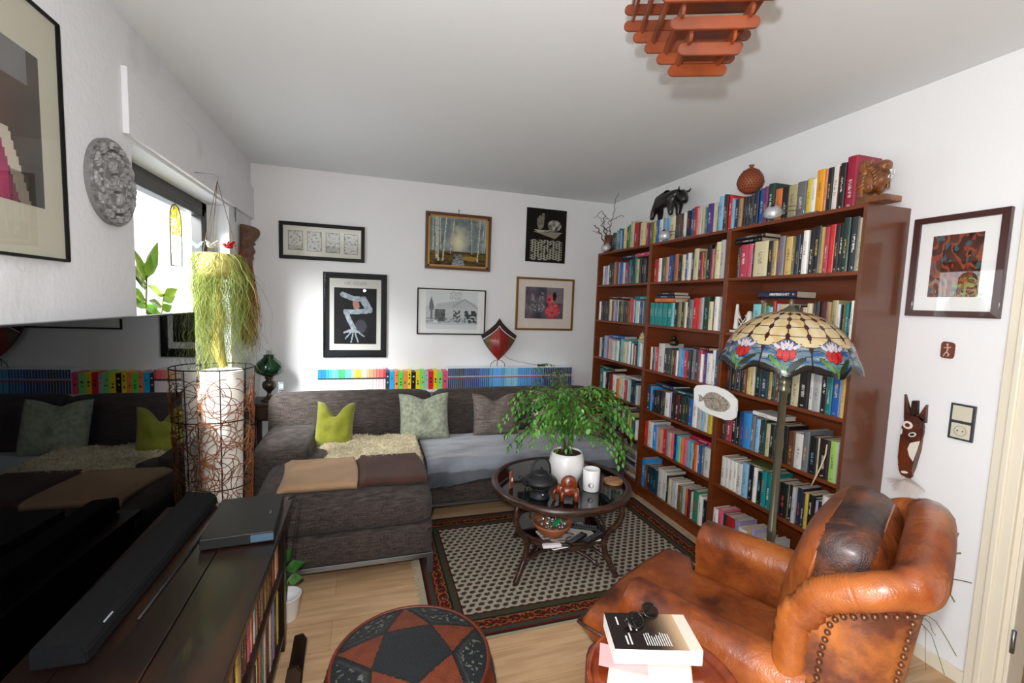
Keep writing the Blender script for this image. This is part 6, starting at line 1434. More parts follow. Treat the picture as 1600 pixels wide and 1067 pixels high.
# black bull
bl_ = thing('bull_figure', 'black carved wooden bull or bison standing on the books atop the bookcases', 'statue', (3.12, 2.98, 2.224))
M_blk = mat('blackened_wood', '#17110f', 0.35, coat=0.3, var=0.3, vscale=12)
P_ = [(0, 0.15, 0.135), (0, 0.06, 0.15), (0, -0.04, 0.178), (0, -0.12, 0.16), (0, -0.172, 0.12), (0, -0.185, 0.075),
      (0.035, 0.15, 0.075), (0.038, 0.165, 0.0), (-0.035, 0.15, 0.075), (-0.038, 0.165, 0.0), (0.04, -0.07, 0.075), (0.04, -0.06, 0.0), (-0.04, -0.07, 0.075), (-0.04, -0.08, 0.0), (0, 0.185, 0.12), (0, 0.20, 0.06)]
skin('body', P_, [(0, 1), (1, 2), (2, 3), (3, 4), (4, 5), (0, 6), (6, 7), (0, 8), (8, 9), (2, 10), (10, 11), (2, 12), (12, 13), (0, 14), (14, 15)],
     [0.052, 0.056, 0.072, 0.054, 0.038, 0.026, 0.026, 0.018, 0.026, 0.018, 0.028, 0.018, 0.028, 0.018, 0.008, 0.006], M_blk, bl_, 2, None, None, 1)
for s in (-1, 1):
    bm = NB(); tube(bm, [(s * 0.025, -0.155, 0.165), (s * 0.045, -0.165, 0.172), (s * 0.052, -0.172, 0.185), (s * 0.046, -0.176, 0.196)], [0.009, 0.008, 0.005, 0.001], 8); obj('horn', bm, M_blk, bl_, True)
# openwork vessel
ow = thing('pierced_vessel', 'reddish-brown pierced clay vessel with a small neck standing on the books', 'vase', (3.09, 2.165, 2.232))
prf = [(0, 0.0), (0.03, 0.0), (0.048, 0.012), (0.066, 0.035), (0.074, 0.06), (0.070, 0.085), (0.058, 0.11), (0.042, 0.13), (0.024, 0.143), (0.012, 0.148), (0.010, 0.155), (0.016, 0.165), (0.012, 0.166), (0.006, 0.155)]
M_tc = mat('red_clay', '#8e4420', 0.55, var=0.2, vscale=20)
bm = NB(); lathe(bm, prf, 40, fn=lambda p, th, j: p); obj('vessel', bm, M_tc, ow, True)
bm = NB(); dk = mat('pierced_hole', '#2c120a', 0.9)
for r_ in range(9):
    z = 0.02 + r_ * 0.0135; k_ = next((a + (b[0] - a) * 0 for a, b in [(0, (0, 0))])); 
    for (r0, z0), (r1, z1) in zip(prf, prf[1:]):
        if z0 <= z <= z1: rad = lerp(r0, r1, (z - z0) / (z1 - z0 + 1e-9)); break
    for k in range(24):
        a = 2 * pi * (k + 0.5 * (r_ % 2)) / 24; blob(bm, ((rad + 0.0002) * cos(a), (rad + 0.0002) * sin(a), z), (0.0028, 0.0028, 0.0038), 6)
tag(obj('piercings', bm, dk, ow), None, None, None, 'stuff')
# lion bookend
lb_ = thing('lion_bookend', 'carved wooden bookend with a roaring lion head at the near end of the bookcase', 'bookend', (3.05, 1.455, TOPZ), 0)
M_carv = mat('carved_brown', '#5e3212', 0.35, col2='#8c521e', vscale=20, coat=0.4, bump=0.5, bscale=50)
bm = NB(); box(bm, -0.045, 0.055, -0.12, 0.005, 0.0005, 0.026, 0.003); obj('base', bm, M_carv, lb_)
bm = NB(); box(bm, -0.045, 0.055, -0.018, 0.005, 0.026, 0.19, 0.004); obj('upright', bm, M_carv, lb_)
skin('head', [(0, -0.02, 0.05), (0, -0.04, 0.10), (0, -0.045, 0.15), (0, -0.075, 0.158), (0, -0.098, 0.150), (0, -0.07, 0.100), (0, -0.092, 0.092)], [(0, 1), (1, 2), (2, 3), (3, 4), (1, 5), (5, 6)], [0.036, 0.048, 0.044, 0.034, 0.024, 0.026, 0.016], M_carv, lb_, 2)
for s in (-1, 1):
    bm = NB(); blob(bm, (s * 0.034, -0.036, 0.10), (0.012, 0.03, 0.055), 12)
    for k in range(14):
        a = -0.4 + k * 0.28
        tube(bm, [(s * 0.03, -0.05 + 0.02 * cos(a), 0.11 + 0.05 * sin(a)), (s * 0.045, -0.03 + 0.035 * cos(a), 0.10 + 0.07 * sin(a) - 0.02), (s * 0.03, -0.025 + 0.03 * cos(a), 0.07 + 0.06 * sin(a))], [0.010, 0.008, 0.002], 6)
    obj('mane', bm, M_carv, lb_, True)
bm = NB()
for s in (-1, 1): tube(bm, [(s * 0.010, -0.105, 0.134), (s * 0.010, -0.108, 0.116)], [0.004, 0.001], 6); tube(bm, [(s * 0.008, -0.097, 0.100), (s * 0.008, -0.10, 0.114)], [0.0035, 0.001], 6)
obj('teeth', bm, M_cwhite, lb_, True)
for s in (-1, 1):
    bm = NB(); blob(bm, (s * 0.034, -0.04, 0.178), (0.012, 0.007, 0.014), 10); obj('ear', bm, M_carv, lb_, True)
# figurines on the shelves
M_ala = mat('alabaster', '#dedad0', 0.4, coat=0.3)
f1 = thing('white_figurine', 'white figurine of two small people at a folding frame, second shelf, near bay', 'figurine', (3.06, 2.125, SHZ[4]), 0)
bm = NB(); box(bm, -0.03, 0.03, -0.085, 0.055, 0.0005, 0.014, 0.003); obj('base', bm, M_ala, f1)
skin('standing_figure', [(0, 0.035, 0.015), (0, 0.035, 0.06), (0, 0.035, 0.11), (0, 0.033, 0.145), (0, 0.034, 0.175), (0, 0.0, 0.085), (0.02, 0.02, 0.09)], [(0, 1), (1, 2), (2, 3), (3, 4), (2, 5), (2, 6)], [0.020, 0.013, 0.015, 0.010, 0.010, 0.005, 0.006], M_ala, f1, 2)
skin('seated_figure', [(0, -0.065, 0.06), (0, -0.065, 0.10), (0, -0.063, 0.135), (0, -0.03, 0.055), (0, -0.03, 0.015), (0, -0.03, 0.105)], [(0, 1), (1, 2), (0, 3), (3, 4), (1, 5)], [0.02, 0.016, 0.012, 0.011, 0.008, 0.005], M_ala, f1, 2)
bm = NB()
for s in (-1, 1):
    tube(bm, [(s * 0.012, 0.015, 0.014), (s * 0.012, -0.045, 0.088)], 0.003, 5); tube(bm, [(s * 0.012, -0.045, 0.014), (s * 0.012, 0.015, 0.088)], 0.003, 5)
obj('folding_frame', bm, M_ala, f1)
f2 = thing('pagoda_figurine', 'tiny white and gold pagoda figurine on the books, third shelf, far bay', 'figurine', (3.07, 3.155, 1.042 + 0.197)); bm = NB()
for (r, z0, z1) in ((0.034, 0, 0.02), (0.04, 0.02, 0.026), (0.027, 0.026, 0.045), (0.032, 0.045, 0.05), (0.018, 0.05, 0.066), (0.022, 0.066, 0.07), (0.006, 0.07, 0.085)): lathe(bm, [(0, z0 + 0.0005), (r, z0 + 0.0005), (r * 0.85, z1), (0, z1)], 8)
obj('body', bm, mat('pale_gilt', '#d8cca8', 0.4, col2='#b09858', vscale=60), f2)
f3 = thing('bronze_pot', 'small round dark bronze lidded pot on the books, third shelf, middle bay', 'pot', (3.075, 2.755, 1.042 + 0.207)); bm = NB()
lathe(bm, [(0, 0.0005), (0.022, 0.0005), (0.036, 0.014), (0.038, 0.026), (0.03, 0.036), (0.018, 0.042), (0, 0.046)], 24); obj('pot', bm, M_bronze, f3, True)
bm = NB(); blob(bm, (0, 0, 0.056), (0.017, 0.017, 0.014), 14); obj('lid', bm, M_blk, f3, True)
# fossil fish slab leaning on the uprights
fs = thing('fossil_slab', 'white stone slab with a brown fossil fish hung on the bookcase uprights', 'fossil', (2.978, 2.205, 0.955), 0)
OUT = [(1087, 607), (1091, 602), (1107, 601), (1120, 603), (1136, 609), (1147, 617), (1154, 625), (1153, 640), (1152, 652), (1146, 656), (1135, 656), (1126, 651), (1112, 647), (1102, 642), (1090, 634), (1087, 622)]
def fsl(px, py): p = on(px, py, 0, 2.978); return (-(p.y - 2.205), p.z - 0.955)
MS = Matrix(((0, 0, -1, 0), (-1, 0, 0, 0), (0, 1, 0, 0), (0, 0, 0, 1)))
bm = NB(); prism(bm, [fsl(*q) for q in OUT[::-1]], 0.018, 0, MS, 0.004); obj('slab', bm, mat('white_limestone', '#f8f6f2', 0.8, bump=0.4, bscale=40), fs)
bm = NB(); FI = [(1095, 616), (1099, 617), (1102, 621), (1108, 614), (1116, 612), (1124, 614), (1134, 620), (1142, 627), (1145, 633), (1143, 638), (1136, 643), (1126, 643), (1114, 640), (1106, 635), (1103, 625), (1099, 627), (1095, 627), (1096, 621)]
prism(bm, [fsl(*q) for q in FI[::-1]], 0.0012, 0, Matrix.Translation((-0.018, 0, 0)) @ MS); obj('fish', bm, mat('fossil_brown', '#8c7c6c', 0.9, col2='#c2b6a8', vscale=60, bump=0.8, bscale=120), fs)
bm = NB(); a_ = fsl(1104, 622); b_ = fsl(1124, 623); tube(bm, [MS @ Vector((a_[0], a_[1], 0.0195)), MS @ Vector((b_[0], b_[1], 0.0195))], 0.0016, 5); obj('spine_line', bm, mat('fossil_dark', '#4c4038', 0.9), fs)

# ------------------------------------------------------------------ stained-glass floor lamp
FLp = (2.60, 1.395)
tl = thing('stained_glass_floor_lamp', 'floor lamp with a domed stained-glass shade of red tulips on a dark metal pole', 'lamp', (FLp[0], FLp[1], 0))
M_pole = mat('gunmetal_pole', '#6e6a58', 0.36, metal=0.7)
bm = NB(); lathe(bm, [(0, 0.001), (0.14, 0.001), (0.14, 0.014), (0.10, 0.028), (0.03, 0.04), (0.022, 0.06), (0.0, 0.06)], 36); obj('base', bm, M_pole, tl, True)
bm = NB(); lathe(bm, [(0.0155, 0.05), (0.0155, 0.55), (0.018, 0.555), (0.018, 0.575), (0.0155, 0.58), (0.0155, 1.18), (0.023, 1.185), (0.024, 1.20), (0.018, 1.21), (0.024, 1.22), (0.02, 1.24), (0.012, 1.25), (0.012, 1.52), (0, 1.52)], 24); obj('pole', bm, M_pole, tl, True)
SR = 0.262; ST = 1.532
lead = hx('#1c1a18')
def shp(v):   # v 0 top .. 1 bottom -> radius, z
    if v < 0.80:
        t = v / 0.80; a = t * math.radians(66) + 0.13; r = SR * 0.93 * sin(a) / sin(math.radians(66) + 0.13); z = ST - 0.175 * (1 - cos(a)) / (1 - cos(math.radians(66) + 0.13))
        return r, z
    t = (v - 0.80) / 0.20; return SR * (0.93 + 0.07 * sin(t * pi * 0.55)), ST - 0.175 - 0.062 * t
def tulipcol(u, v, _s=[0]):
    NP = 9; a = (u * NP) % 1.0; x = (a - 0.5); cell = int(u * NP)
    cream = mixc(hx('#e0c58a'), hx('#ead8b0'), 0.5 + nz(u * 40, v * 6, cell)); 
    if nz(u * 18, v * 9, 3) > 0.2: cream = mixc(cream, hx('#e0a868'), 0.5)
    if v < 0.64:
        # cream grid with dark red jewels on the meridians
        NM = 18; m = abs(((u * NM) + 0.5) % 1 - 0.5) / NM * 2 * pi * shp(v)[0]
        rows_ = (0.14, 0.28, 0.42, 0.56)
        for rv in rows_:
            dv = abs(v - rv) * 0.30
            if (m / 0.0085) ** 2 + (dv / 0.0125) ** 2 < 1: return hx('#4a0c10')
        if m < 0.0016: return lead
        if any(abs(v - rv) < 0.004 for rv in rows_): return lead
    # wavy boundary between cream and sky
    r = shp(v)[0]; X = x / NP * 2 * pi * SR * 0.93 * 1.02; Y = (v - 0.72) * 0.30     # metres around the flower centre, Y down
    b = -0.008 - 0.030 * math.exp(-(X / 0.04) ** 2)
    # white lotus petals
    def ell(cx, cy, rx, ry, rot): 
        dx, dy = X - cx, Y - cy; c, s = cos(rot), sin(rot); p = (dx * c + dy * s) / rx; q = (-dx * s + dy * c) / ry; return p * p + q * q
    def shape(cx, cy, rx, ry, rot, col, edge=0.82):
        k = ell(cx, cy, rx, ry, rot)
        return None if k > 1 else (lead if k > edge else col)
    wh = mixc(hx('#e6dce4'), hx('#d8c2d0'), 0.5 + nz(X * 60, Y * 60)); rd = mixc(hx('#c01c20'), hx('#d42a28'), 0.5 + nz(X * 50, Y * 50, 2))
    for (cx, cy, rx, ry, rot, col) in ((0, 0.020, 0.0135, 0.021, 0, rd), (-0.021, 0.016, 0.0125, 0.019, -0.25, rd), (0.021, 0.016, 0.0125, 0.019, 0.25, rd),
                                       (0, -0.020, 0.010, 0.0175, 0, wh), (-0.014, -0.012, 0.0085, 0.019, -0.5, wh), (0.014, -0.012, 0.0085, 0.019, 0.5, wh), (-0.034, -0.010, 0.007, 0.024, -1.15, wh), (0.034, -0.010, 0.007, 0.024, 1.15, wh)):
        k = shape(cx, cy, rx, ry, rot, col)
        if k is not None: return k
    if Y < b: return cream if Y < b - 0.0025 else lead
    # leaves
    gr = mixc(hx('#3c6a34'), hx('#6a9c54'), 0.5 + nz(X * 30, Y * 30, 5)); dgr = hx('#2c4030')
    for (cx, cy, rx, ry, rot, col) in ((0, 0.062, 0.0055, 0.024, 0, gr), (-0.034, 0.045, 0.010, 0.036, 0.95 - 1.8, gr), (0.036, 0.047, 0.011, 0.038, -0.95 + 1.9, dgr)):
        k = shape(cx, cy, rx, ry, rot, col)
        if k is not None: return k
    m = abs(abs(x) - 0.5) / NP * 2 * pi * SR
    if m < 0.0018: return lead
    if ((m / 0.0085) ** 2 + ((Y + 0.006) / 0.016) ** 2) < 1: return hx('#4a0c10')
    if v > 0.985: return lead
    if v > 0.90 and abs(v - (0.93 + 0.03 * cos(2 * pi * x))) < 0.008: return lead
    if v > 0.93 + 0.03 * cos(2 * pi * x): return hx('#2c2420')
    n = nz(X * 18 + cell * 5, Y * 60); c = mixc(hx('#4c6474'), hx('#7c96a4'), 0.5 + n)
    if n < -0.2: c = hx('#2f5f9c')
    if n > 0.3: c = hx('#9aa8ae')
    if abs(Y - 0.03 - 0.01 * sin(X * 60)) < 0.0014 or abs(Y - 0.008 - 0.008 * cos(X * 45)) < 0.0012: return lead
    return c
bm = NB(); NU, NV = 540, 110
def spos(u, v):
    r, z = shp(v); a = 2 * pi * u; w = max(0, (v - 0.8) / 0.2)
    r *= 1 + 0.018 * w * cos(9 * a + pi); z -= 0.010 * w * cos(9 * a * 1.0 + pi) + 0.004 * w * sin(18 * a)
    return (r * cos(a), r * sin(a), z)
cgrid(bm, NU, NV, spos, tulipcol); bmesh.ops.remove_doubles(bm, verts=bm.verts, dist=1e-6)
obj('glass_shade', bm, attrmat('leaded_glass', 0.22, coat=0.6, transl=0.35, bump=0.15, bscale=60), tl, True)
bm = NB(); lathe(bm, [(0, 0.045), (0.006, 0.045), (0.009, 0.03), (0.007, 0.02), (0.014, 0.012), (0.022, 0.006), (0.055, -0.012), (0.058, -0.016), (0, -0.012)], 32, c=(0, 0, ST + 0.004)); obj('cap', bm, M_pole, tl, True)
for k in range(2):
    bm = NB(); a = k * pi; tube(bm, [(0.012 * cos(a), 0.012 * sin(a), 1.33), (0.05 * cos(a), 0.05 * sin(a), 1.34), (0.06 * cos(a), 0.06 * sin(a), 1.36)], 0.007, 8); blob(bm, (0.065 * cos(a), 0.065 * sin(a), 1.385), (0.022, 0.022, 0.03), 12); obj('bulb_socket', bm, M_pole, tl, True)

# ------------------------------------------------------------------ armchair
def leather(name, c1, c2, c3, sc=3.0, rough=0.34, wr=0.35):
    if name in MATS: return MATS[name]
    m = bpy.data.materials.new(name); m.use_nodes = True; N = m.node_tree.nodes; L = m.node_tree.links; b = N['Principled BSDF']
    tc = N.new('ShaderNodeTexCoord'); n = N.new('ShaderNodeTexNoise'); n.inputs['Scale'].default_value = sc; n.inputs['Detail'].default_value = 7; n.inputs['Roughness'].default_value = 0.62; L.new(tc.outputs['Object'], n.inputs[0])
    r = N.new('ShaderNodeValToRGB'); e = r.color_ramp.elements; e[0].position = 0.34; e[0].color = (*hx(c1), 1); e[1].position = 0.66; e[1].color = (*hx(c3), 1); q = e.new(0.49); q.color = (*hx(c2), 1); L.new(n.outputs[0], r.inputs[0])
    L.new(r.outputs[0], b.inputs['Base Color']); b.inputs['Roughness'].default_value = rough; b.inputs['Coat Weight'].default_value = 0.25; b.inputs['Coat Roughness'].default_value = 0.25
    w = N.new('ShaderNodeTexNoise'); w.inputs['Scale'].default_value = 7; w.inputs['Detail'].default_value = 5; w.inputs['Distortion'].default_value = 2.5; L.new(tc.outputs['Object'], w.inputs[0])
    v = N.new('ShaderNodeTexVoronoi'); v.inputs['Scale'].default_value = 260; L.new(tc.outputs['Object'], v.inputs[0])
    a = N.new('ShaderNodeMath'); a.operation = 'MULTIPLY_ADD'; a.inputs[1].default_value = 0.06; L.new(v.outputs[0], a.inputs[0]); L.new(w.outputs[0], a.inputs[2])
    bp_ = N.new('ShaderNodeBump'); bp_.inputs['Strength'].default_value = wr; bp_.inputs['Distance'].default_value = 0.02; L.new(a.outputs[0], bp_.inputs['Height']); L.new(bp_.outputs[0], b.inputs['Normal'])
    MATS[name] = m; return m
M_lea = leather('cognac_leather', '#3c180c', '#84401a', '#a65c26', 4.2, 0.3, 0.35)
M_lea2 = leather('cognac_leather_worn', '#34180f', '#5e2c1a', '#ac6228', 5.0, 0.38, 0.2)
M_led = leather('dark_leather', '#1a0c0a', '#341810', '#6a3a1c', 7.0, 0.55, 0.6)
M_stud = mat('brass_stud', '#6a4630', 0.35, metal=0.6)
ac_a = math.radians(27.4)
ac = thing('leather_armchair', 'cognac brown leather wing armchair with brass studs in the right foreground', 'armchair', (2.148, 1.053, 0), ac_a)
# base and frame (local: x right, y forward)
bm = NB(); soft(bm, 0, 0.05, 0.185, 0.66, 0.80, 0.23, 0.04, 10, (0.01, 0.01, 0)); obj('seat_frame', bm, M_lea2, ac, True)
# T-shaped seat cushion
bm = NB(); n = 28
def seatw(y): return 0.236 if y < 0.29 else lerp(0.236, 0.335, min(1, (y - 0.29) / 0.04))
VS = {}
for sg in (0, 1):
    for j in range(n + 1):
        y = lerp(-0.24, 0.47, j / n)
        for i in range(n + 1):
            u = 2 * i / n - 1; w = seatw(y); x = w * u; eu = max(0, (abs(u) * w - (w - 0.05)) / 0.05); ev = max(0, (y - 0.40) / 0.07); ee = min(1, sqrt(eu * eu + ev * ev))
            rd_ = sqrt(max(0, 1 - ee * ee)); yy = y + (0.014 * (1 - u * u) if y > 0.4 else 0)
            if sg: z = 0.385 + 0.055 * rd_ + 0.022 * (1 - u * u) * cos((y - 0.1) * 2.2) + 0.006 * nz(x * 9, y * 9) * rd_
            else: z = 0.385 - 0.075 * rd_
            if ee >= 0.999 or j in (0,) and False:
                if (i, j, 0) in VS and sg: VS[i, j, 1] = VS[i, j, 0]; continue
            VS[i, j, sg] = bm.verts.new((x, yy, z))
for sg in (0, 1):
    for j in range(n):
        for i in range(n):
            q = [VS[i, j, sg], VS[i + 1, j, sg], VS[i + 1, j + 1, sg], VS[i, j + 1, sg]]
            if len(set(q)) == 4:
                try: bm.faces.new(q if sg else q[::-1])
                except ValueError: pass
for e_ in (0,):
    for i in range(n): 
        q = [VS[i, 0, 0], VS[i + 1, 0, 0], VS[i + 1, 0, 1], VS[i, 0, 1]]
        if len(set(q)) >= 3:
            try: bm.faces.new(list(dict.fromkeys(q)))
            except ValueError: pass
obj('seat_cushion', bm, M_lea, ac, True)
bm = NB(); pts = []
for k in range(41):
    t = k / 40; 
    pts.append((lerp(-0.335, 0.335, t), 0.470 + 0.014 * (1 - (2 * t - 1) ** 2), 0.387))
tube(bm, [(-0.236, -0.1, 0.387), (-0.236, 0.28, 0.387), (-0.25, 0.30, 0.387), (-0.33, 0.33, 0.387), (-0.337, 0.44, 0.387)] + [p for p in pts] + [(0.337, 0.44, 0.387), (0.33, 0.33, 0.387), (0.25, 0.30, 0.387), (0.236, 0.28, 0.387), (0.236, -0.1, 0.387)], 0.006, 7); obj('cushion_piping', bm, M_led, ac, True)
# arms
for s in (-1, 1):
    bm = NB(); prof = []; cx, cz, r = 0.290, 0.552, 0.074
    # cross-section in x,z (outer side positive): panel, roll over the top, inner face
    sec = [(0.335, 0.10), (0.338, 0.30), (0.336, 0.44), (0.350, 0.50)] + [(cx + 0.01 + r * cos(a) * 1.0, cz + r * sin(a)) for a in [lerp(-0.25, pi * 1.08, k / 12) for k in range(13)]] + [(0.240, 0.46), (0.238, 0.30), (0.238, 0.10)]
    ys = [0.285, 0.292, 0.280] + [lerp(0.26, -0.22, k / 10) for k in range(11)]
    rr_ = []
    for jj, y in enumerate(ys):
        sc = (0.80, 0.93, 1.0)[jj] if jj < 3 else 1.0; zt = 0.0 if y > 0.05 else 0.0
        ring = []
        for (x, z) in sec:
            X = 0.290 + (x - 0.290) * sc; Z = z if z < 0.2 else lerp(z, 0.40 + (z - 0.40) * sc, 1)
            Z += 0.02 * (0.3 - y) * 0.5 if z > 0.4 else 0
            ring.append(bm.verts.new((s * X, y, Z)))
        rr_.append(ring)
    for A_, B_ in zip(rr_, rr_[1:]):
        for k in range(len(sec) - 1):
            q = (A_[k], A_[k + 1], B_[k + 1], B_[k]); bm.faces.new(q if s < 0 else q[::-1])
    bm.faces.new(rr_[0] if s > 0 else rr_[0][::-1]); bm.faces.new(rr_[-1][::-1] if s > 0 else rr_[-1])
    o = obj('armrest', bm, M_lea, ac, True, autos=60)
# wing and back shell
PW = []     # plan path: near wing front -> back -> far wing front ; param with top height
def shell_path():
    P_ = []; W_, Yf, Yb, rc = 0.312, -0.18, -0.345, 0.08
    for k in range(9): P_.append((-W_, lerp(Yf, Yb + rc, k / 8)))
    for k in range(1, 9): a = pi + (pi / 2) * k / 8; P_.append((-W_ + rc + rc * cos(a), Yb + rc + rc * sin(a)))
    for k in range(1, 9): P_.append((lerp(-W_ + rc, W_ - rc, k / 8), Yb))
    for k in range(1, 9): a = -pi / 2 + (pi / 2) * k / 8; P_.append((W_ - rc + rc * cos(a), Yb + rc + rc * sin(a)))
    for k in range(1, 9): P_.append((W_, lerp(Yb + rc, Yf, k / 8)))
    return P_
SP = shell_path(); ns = len(SP); cum = [0]
for a, b in zip(SP, SP[1:]): cum.append(cum[-1] + (Vector(a) - Vector(b)).length)
TT = cum[-1]
def hgt(q):
    e = min(q, 1 - q) * TT      # distance from the wing front
    h = 0.79 + 0.115 * min(1, e / 0.12) ** 0.6 + 0.06 * max(0, min(1, (e - 0.10) / 0.25)) ** 1.1
    return h
def lean(z): return -0.11 * max(0, z - 0.35) ** 1.15       # rake of the back
def rim_pts(extra=0.0, drop=0.0):
    out = []
    for i in range(ns):
        q = cum[i] / TT; h = hgt(q) - drop; x, y = SP[i]; wgt = 0.35 + 0.65 * max(0, min(1, (-y - 0.18) / 0.155))
        out.append(Vector((x, y + lean(h) * wgt, h)))
    return out
bm = NB(); NZ_ = 16; O_, I_ = [], []
for i in range(ns):
    q = cum[i] / TT; h = hgt(q); x, y = SP[i]; t = (Vector(SP[min(ns - 1, i + 1)]) - Vector(SP[max(0, i - 1)])).normalized(); nrm = Vector((t.y, -t.x))  # outward
    if nrm.dot(Vector((x, y + 0.2))) < 0: nrm = -nrm
    wgt = 0.35 + 0.65 * max(0, min(1, (-y - 0.18) / 0.155)); co, ci = [], []
    for k in range(NZ_ + 1):
        z = lerp(0.10, h, k / NZ_); bulge = 0.0
        yo = y + lean(z) * wgt
        co.append(bm.verts.new((x + nrm.x * (0.022 + bulge), yo + nrm.y * 0.022, z)))
        pad = 0.045 + 0.02 * sin(pi * k / NZ_)
        ci.append(bm.verts.new((x - nrm.x * pad, yo - nrm.y * pad, z)))
    O_.append(co); I_.append(ci)
for i in range(ns - 1):
    for k in range(NZ_):
        f = bm.faces.new((O_[i][k], O_[i][k + 1], O_[i + 1][k + 1], O_[i + 1][k])); f.material_index = 1
        f = bm.faces.new((I_[i][k], I_[i + 1][k], I_[i + 1][k + 1], I_[i][k + 1])); f.material_index = 0
    bm.faces.new((O_[i][NZ_], I_[i][NZ_], I_[i + 1][NZ_], O_[i + 1][NZ_])); bm.faces.new((O_[i][0], O_[i + 1][0], I_[i + 1][0], I_[i][0]))
for i in (0, ns - 1):
    for k in range(NZ_): bm.faces.new((O_[i][k], I_[i][k], I_[i][k + 1], O_[i][k + 1]) if i == 0 else (O_[i][k], O_[i][k + 1], I_[i][k + 1], I_[i][k]))
bmesh.ops.recalc_face_normals(bm, faces=bm.faces); obj('wing_back', bm, [M_lea, M_lea2], ac, True, autos=60)
# padded roll along the wing edges and the top of the back
rp = rim_pts(0, 0.012); fr = []
for sgn, i in ((-1, 0), (1, -1)):
    x, y = SP[i]; 
    fr.append([Vector((x, y + 0.012 + 0.35 * lean(z), z)) for z in (0.10, 0.25, 0.40, 0.52, 0.62, 0.70, 0.755)])
path = fr[0] + [rp[0] + Vector((0, -0.012, -0.003))] + rp[2:-2] + [rp[-1] + Vector((0, -0.012, -0.003))] + fr[1][::-1]
rad = []
for i, p_ in enumerate(path):
    if p_.z < 0.62: rad.append(0.040)
    else: rad.append(0.043 if abs(p_.x) > 0.28 else 0.052)
bm = NB()
def smoothp(P, it=2):
    for _ in range(it):
        Q = [P[0]]
        for a, b in zip(P, P[1:]): Q += [a * 0.75 + b * 0.25, a * 0.25 + b * 0.75]
        P = Q + [P[-1]]
    return P
def smoothr(R, it=2):
    for _ in range(it):
        Q = [R[0]]
        for a, b in zip(R, R[1:]): Q += [a * 0.75 + b * 0.25, a * 0.25 + b * 0.75]
        R = Q + [R[-1]]
    return R
pp, rr2 = smoothp([Vector(p_) for p_ in path]), smoothr(rad)
# gathered leather around the tight bend
acc = 0; rr3 = []
for i, (p_, r_) in enumerate(zip(pp, rr2)):
    g_ = 0.0
    if p_.z > 0.62 and p_.y > -0.30: g_ = 0.0022 * (1 if i % 2 else -1)
    rr3.append(r_ + g_)
tube(bm, pp, rr3, 16); obj('edge_roll', bm, M_lea, ac, True)
# studs along the near side panel and outer back corner
stm = NB(); blob(stm, (0, 0, 0), (0.0075, 0.0075, 0.0075), 8); sme = bpy.data.meshes.new('stud'); stm.to_mesh(sme); stm.free(); sme.materials.append(M_stud)
for p_ in sme.polygons: p_.use_smooth = True
def studs(pl, gap=0.021):
    L_ = 0; out = []
    for a, b in zip(pl, pl[1:]):
        d = (b - a).length
        while L_ <= d: out.append(a + (b - a) * (L_ / d)); L_ += gap
        L_ -= d
    return out
line = [Vector((-0.337, -0.232 + 0.35 * lean(z), z)) for z in (0.15, 0.3, 0.45, 0.6, 0.70)] + [Vector((-0.337, -0.243 + 0.35 * lean(0.77), 0.785))]
top = []
for i in range(1, 15):
    q = cum[i] / TT; h = hgt(q) - 0.062; x, y = SP[i]; t = (Vector(SP[i + 1]) - Vector(SP[i - 1])).normalized(); nrm = Vector((t.y, -t.x)); 
    if nrm.dot(Vector((x, y + 0.2))) < 0: nrm = -nrm
    wgt = 0.35 + 0.65 * max(0, min(1, (-y - 0.18) / 0.155)); top.append(Vector((x + nrm.x * 0.024, y + lean(h) * wgt + nrm.y * 0.024, h)))
line2 = [p_ for p_ in top if p_.y < -0.262]
down = []
i = 13; x, y = SP[i]; t = (Vector(SP[i + 1]) - Vector(SP[i - 1])).normalized(); nrm = Vector((t.y, -t.x)); nrm = -nrm if nrm.dot(Vector((x, y + 0.2))) < 0 else nrm
for z in (0.86, 0.7, 0.5, 0.3, 0.15): 
    wgt = 0.35 + 0.65 * max(0, min(1, (-y - 0.18) / 0.155)); down.append(Vector((x + nrm.x * 0.024, y + lean(z) * wgt + nrm.y * 0.024, z)))
allst = studs(line + line2 + down)
for p_ in allst[:100]:
    o = bpy.data.objects.new('stud', sme); COL.objects.link(o); o.parent = ac; o.location = p_
# back cushion with dark boxing and piping
bcm = Matrix.Translation((0.0, -0.225, 0.705)) @ Matrix.Rotation(math.radians(9), 4, 'X')
bm = NB(); vm = soft(bm, 0, 0, 0, 0.50, 0.17, 0.53, 0.07, 16, (0.0, 0.045, 0.02), 0.004, bcm, 0, 3)
for f in bm.faces:
    c = bcm.inverted() @ f.calc_center_median(); f.material_index = 1 if abs(c.y) < 0.056 + 0.0 and (abs(c.x) > 0.17 or abs(c.z) > 0.18) else 0
obj('back_cushion', bm, [M_lea, M_led], ac, True)
for yy in (-0.055, 0.055):
    bm = NB(); pts = []
    for k in range(48):
        a = 2 * pi * k / 48; e = (abs(cos(a)) ** 5 + abs(sin(a)) ** 5) ** (-0.2); pts.append(bcm @ Vector((0.245 * e * cos(a), yy, 0.260 * e * sin(a))))
    tube(bm, pts, 0.006, 7, closed=True); obj('piping', bm, M_lea, ac, True)
for (x, y) in ((-0.29, 0.40), (0.29, 0.40), (-0.26, -0.30), (0.26, -0.30)):
    bm = NB(); lathe(bm, [(0, 0.012), (0.016, 0.012), (0.022, 0.05), (0.018, 0.08), (0, 0.08)], 14, c=(x, y, 0)); obj('leg', bm, M_dwood, ac, True)

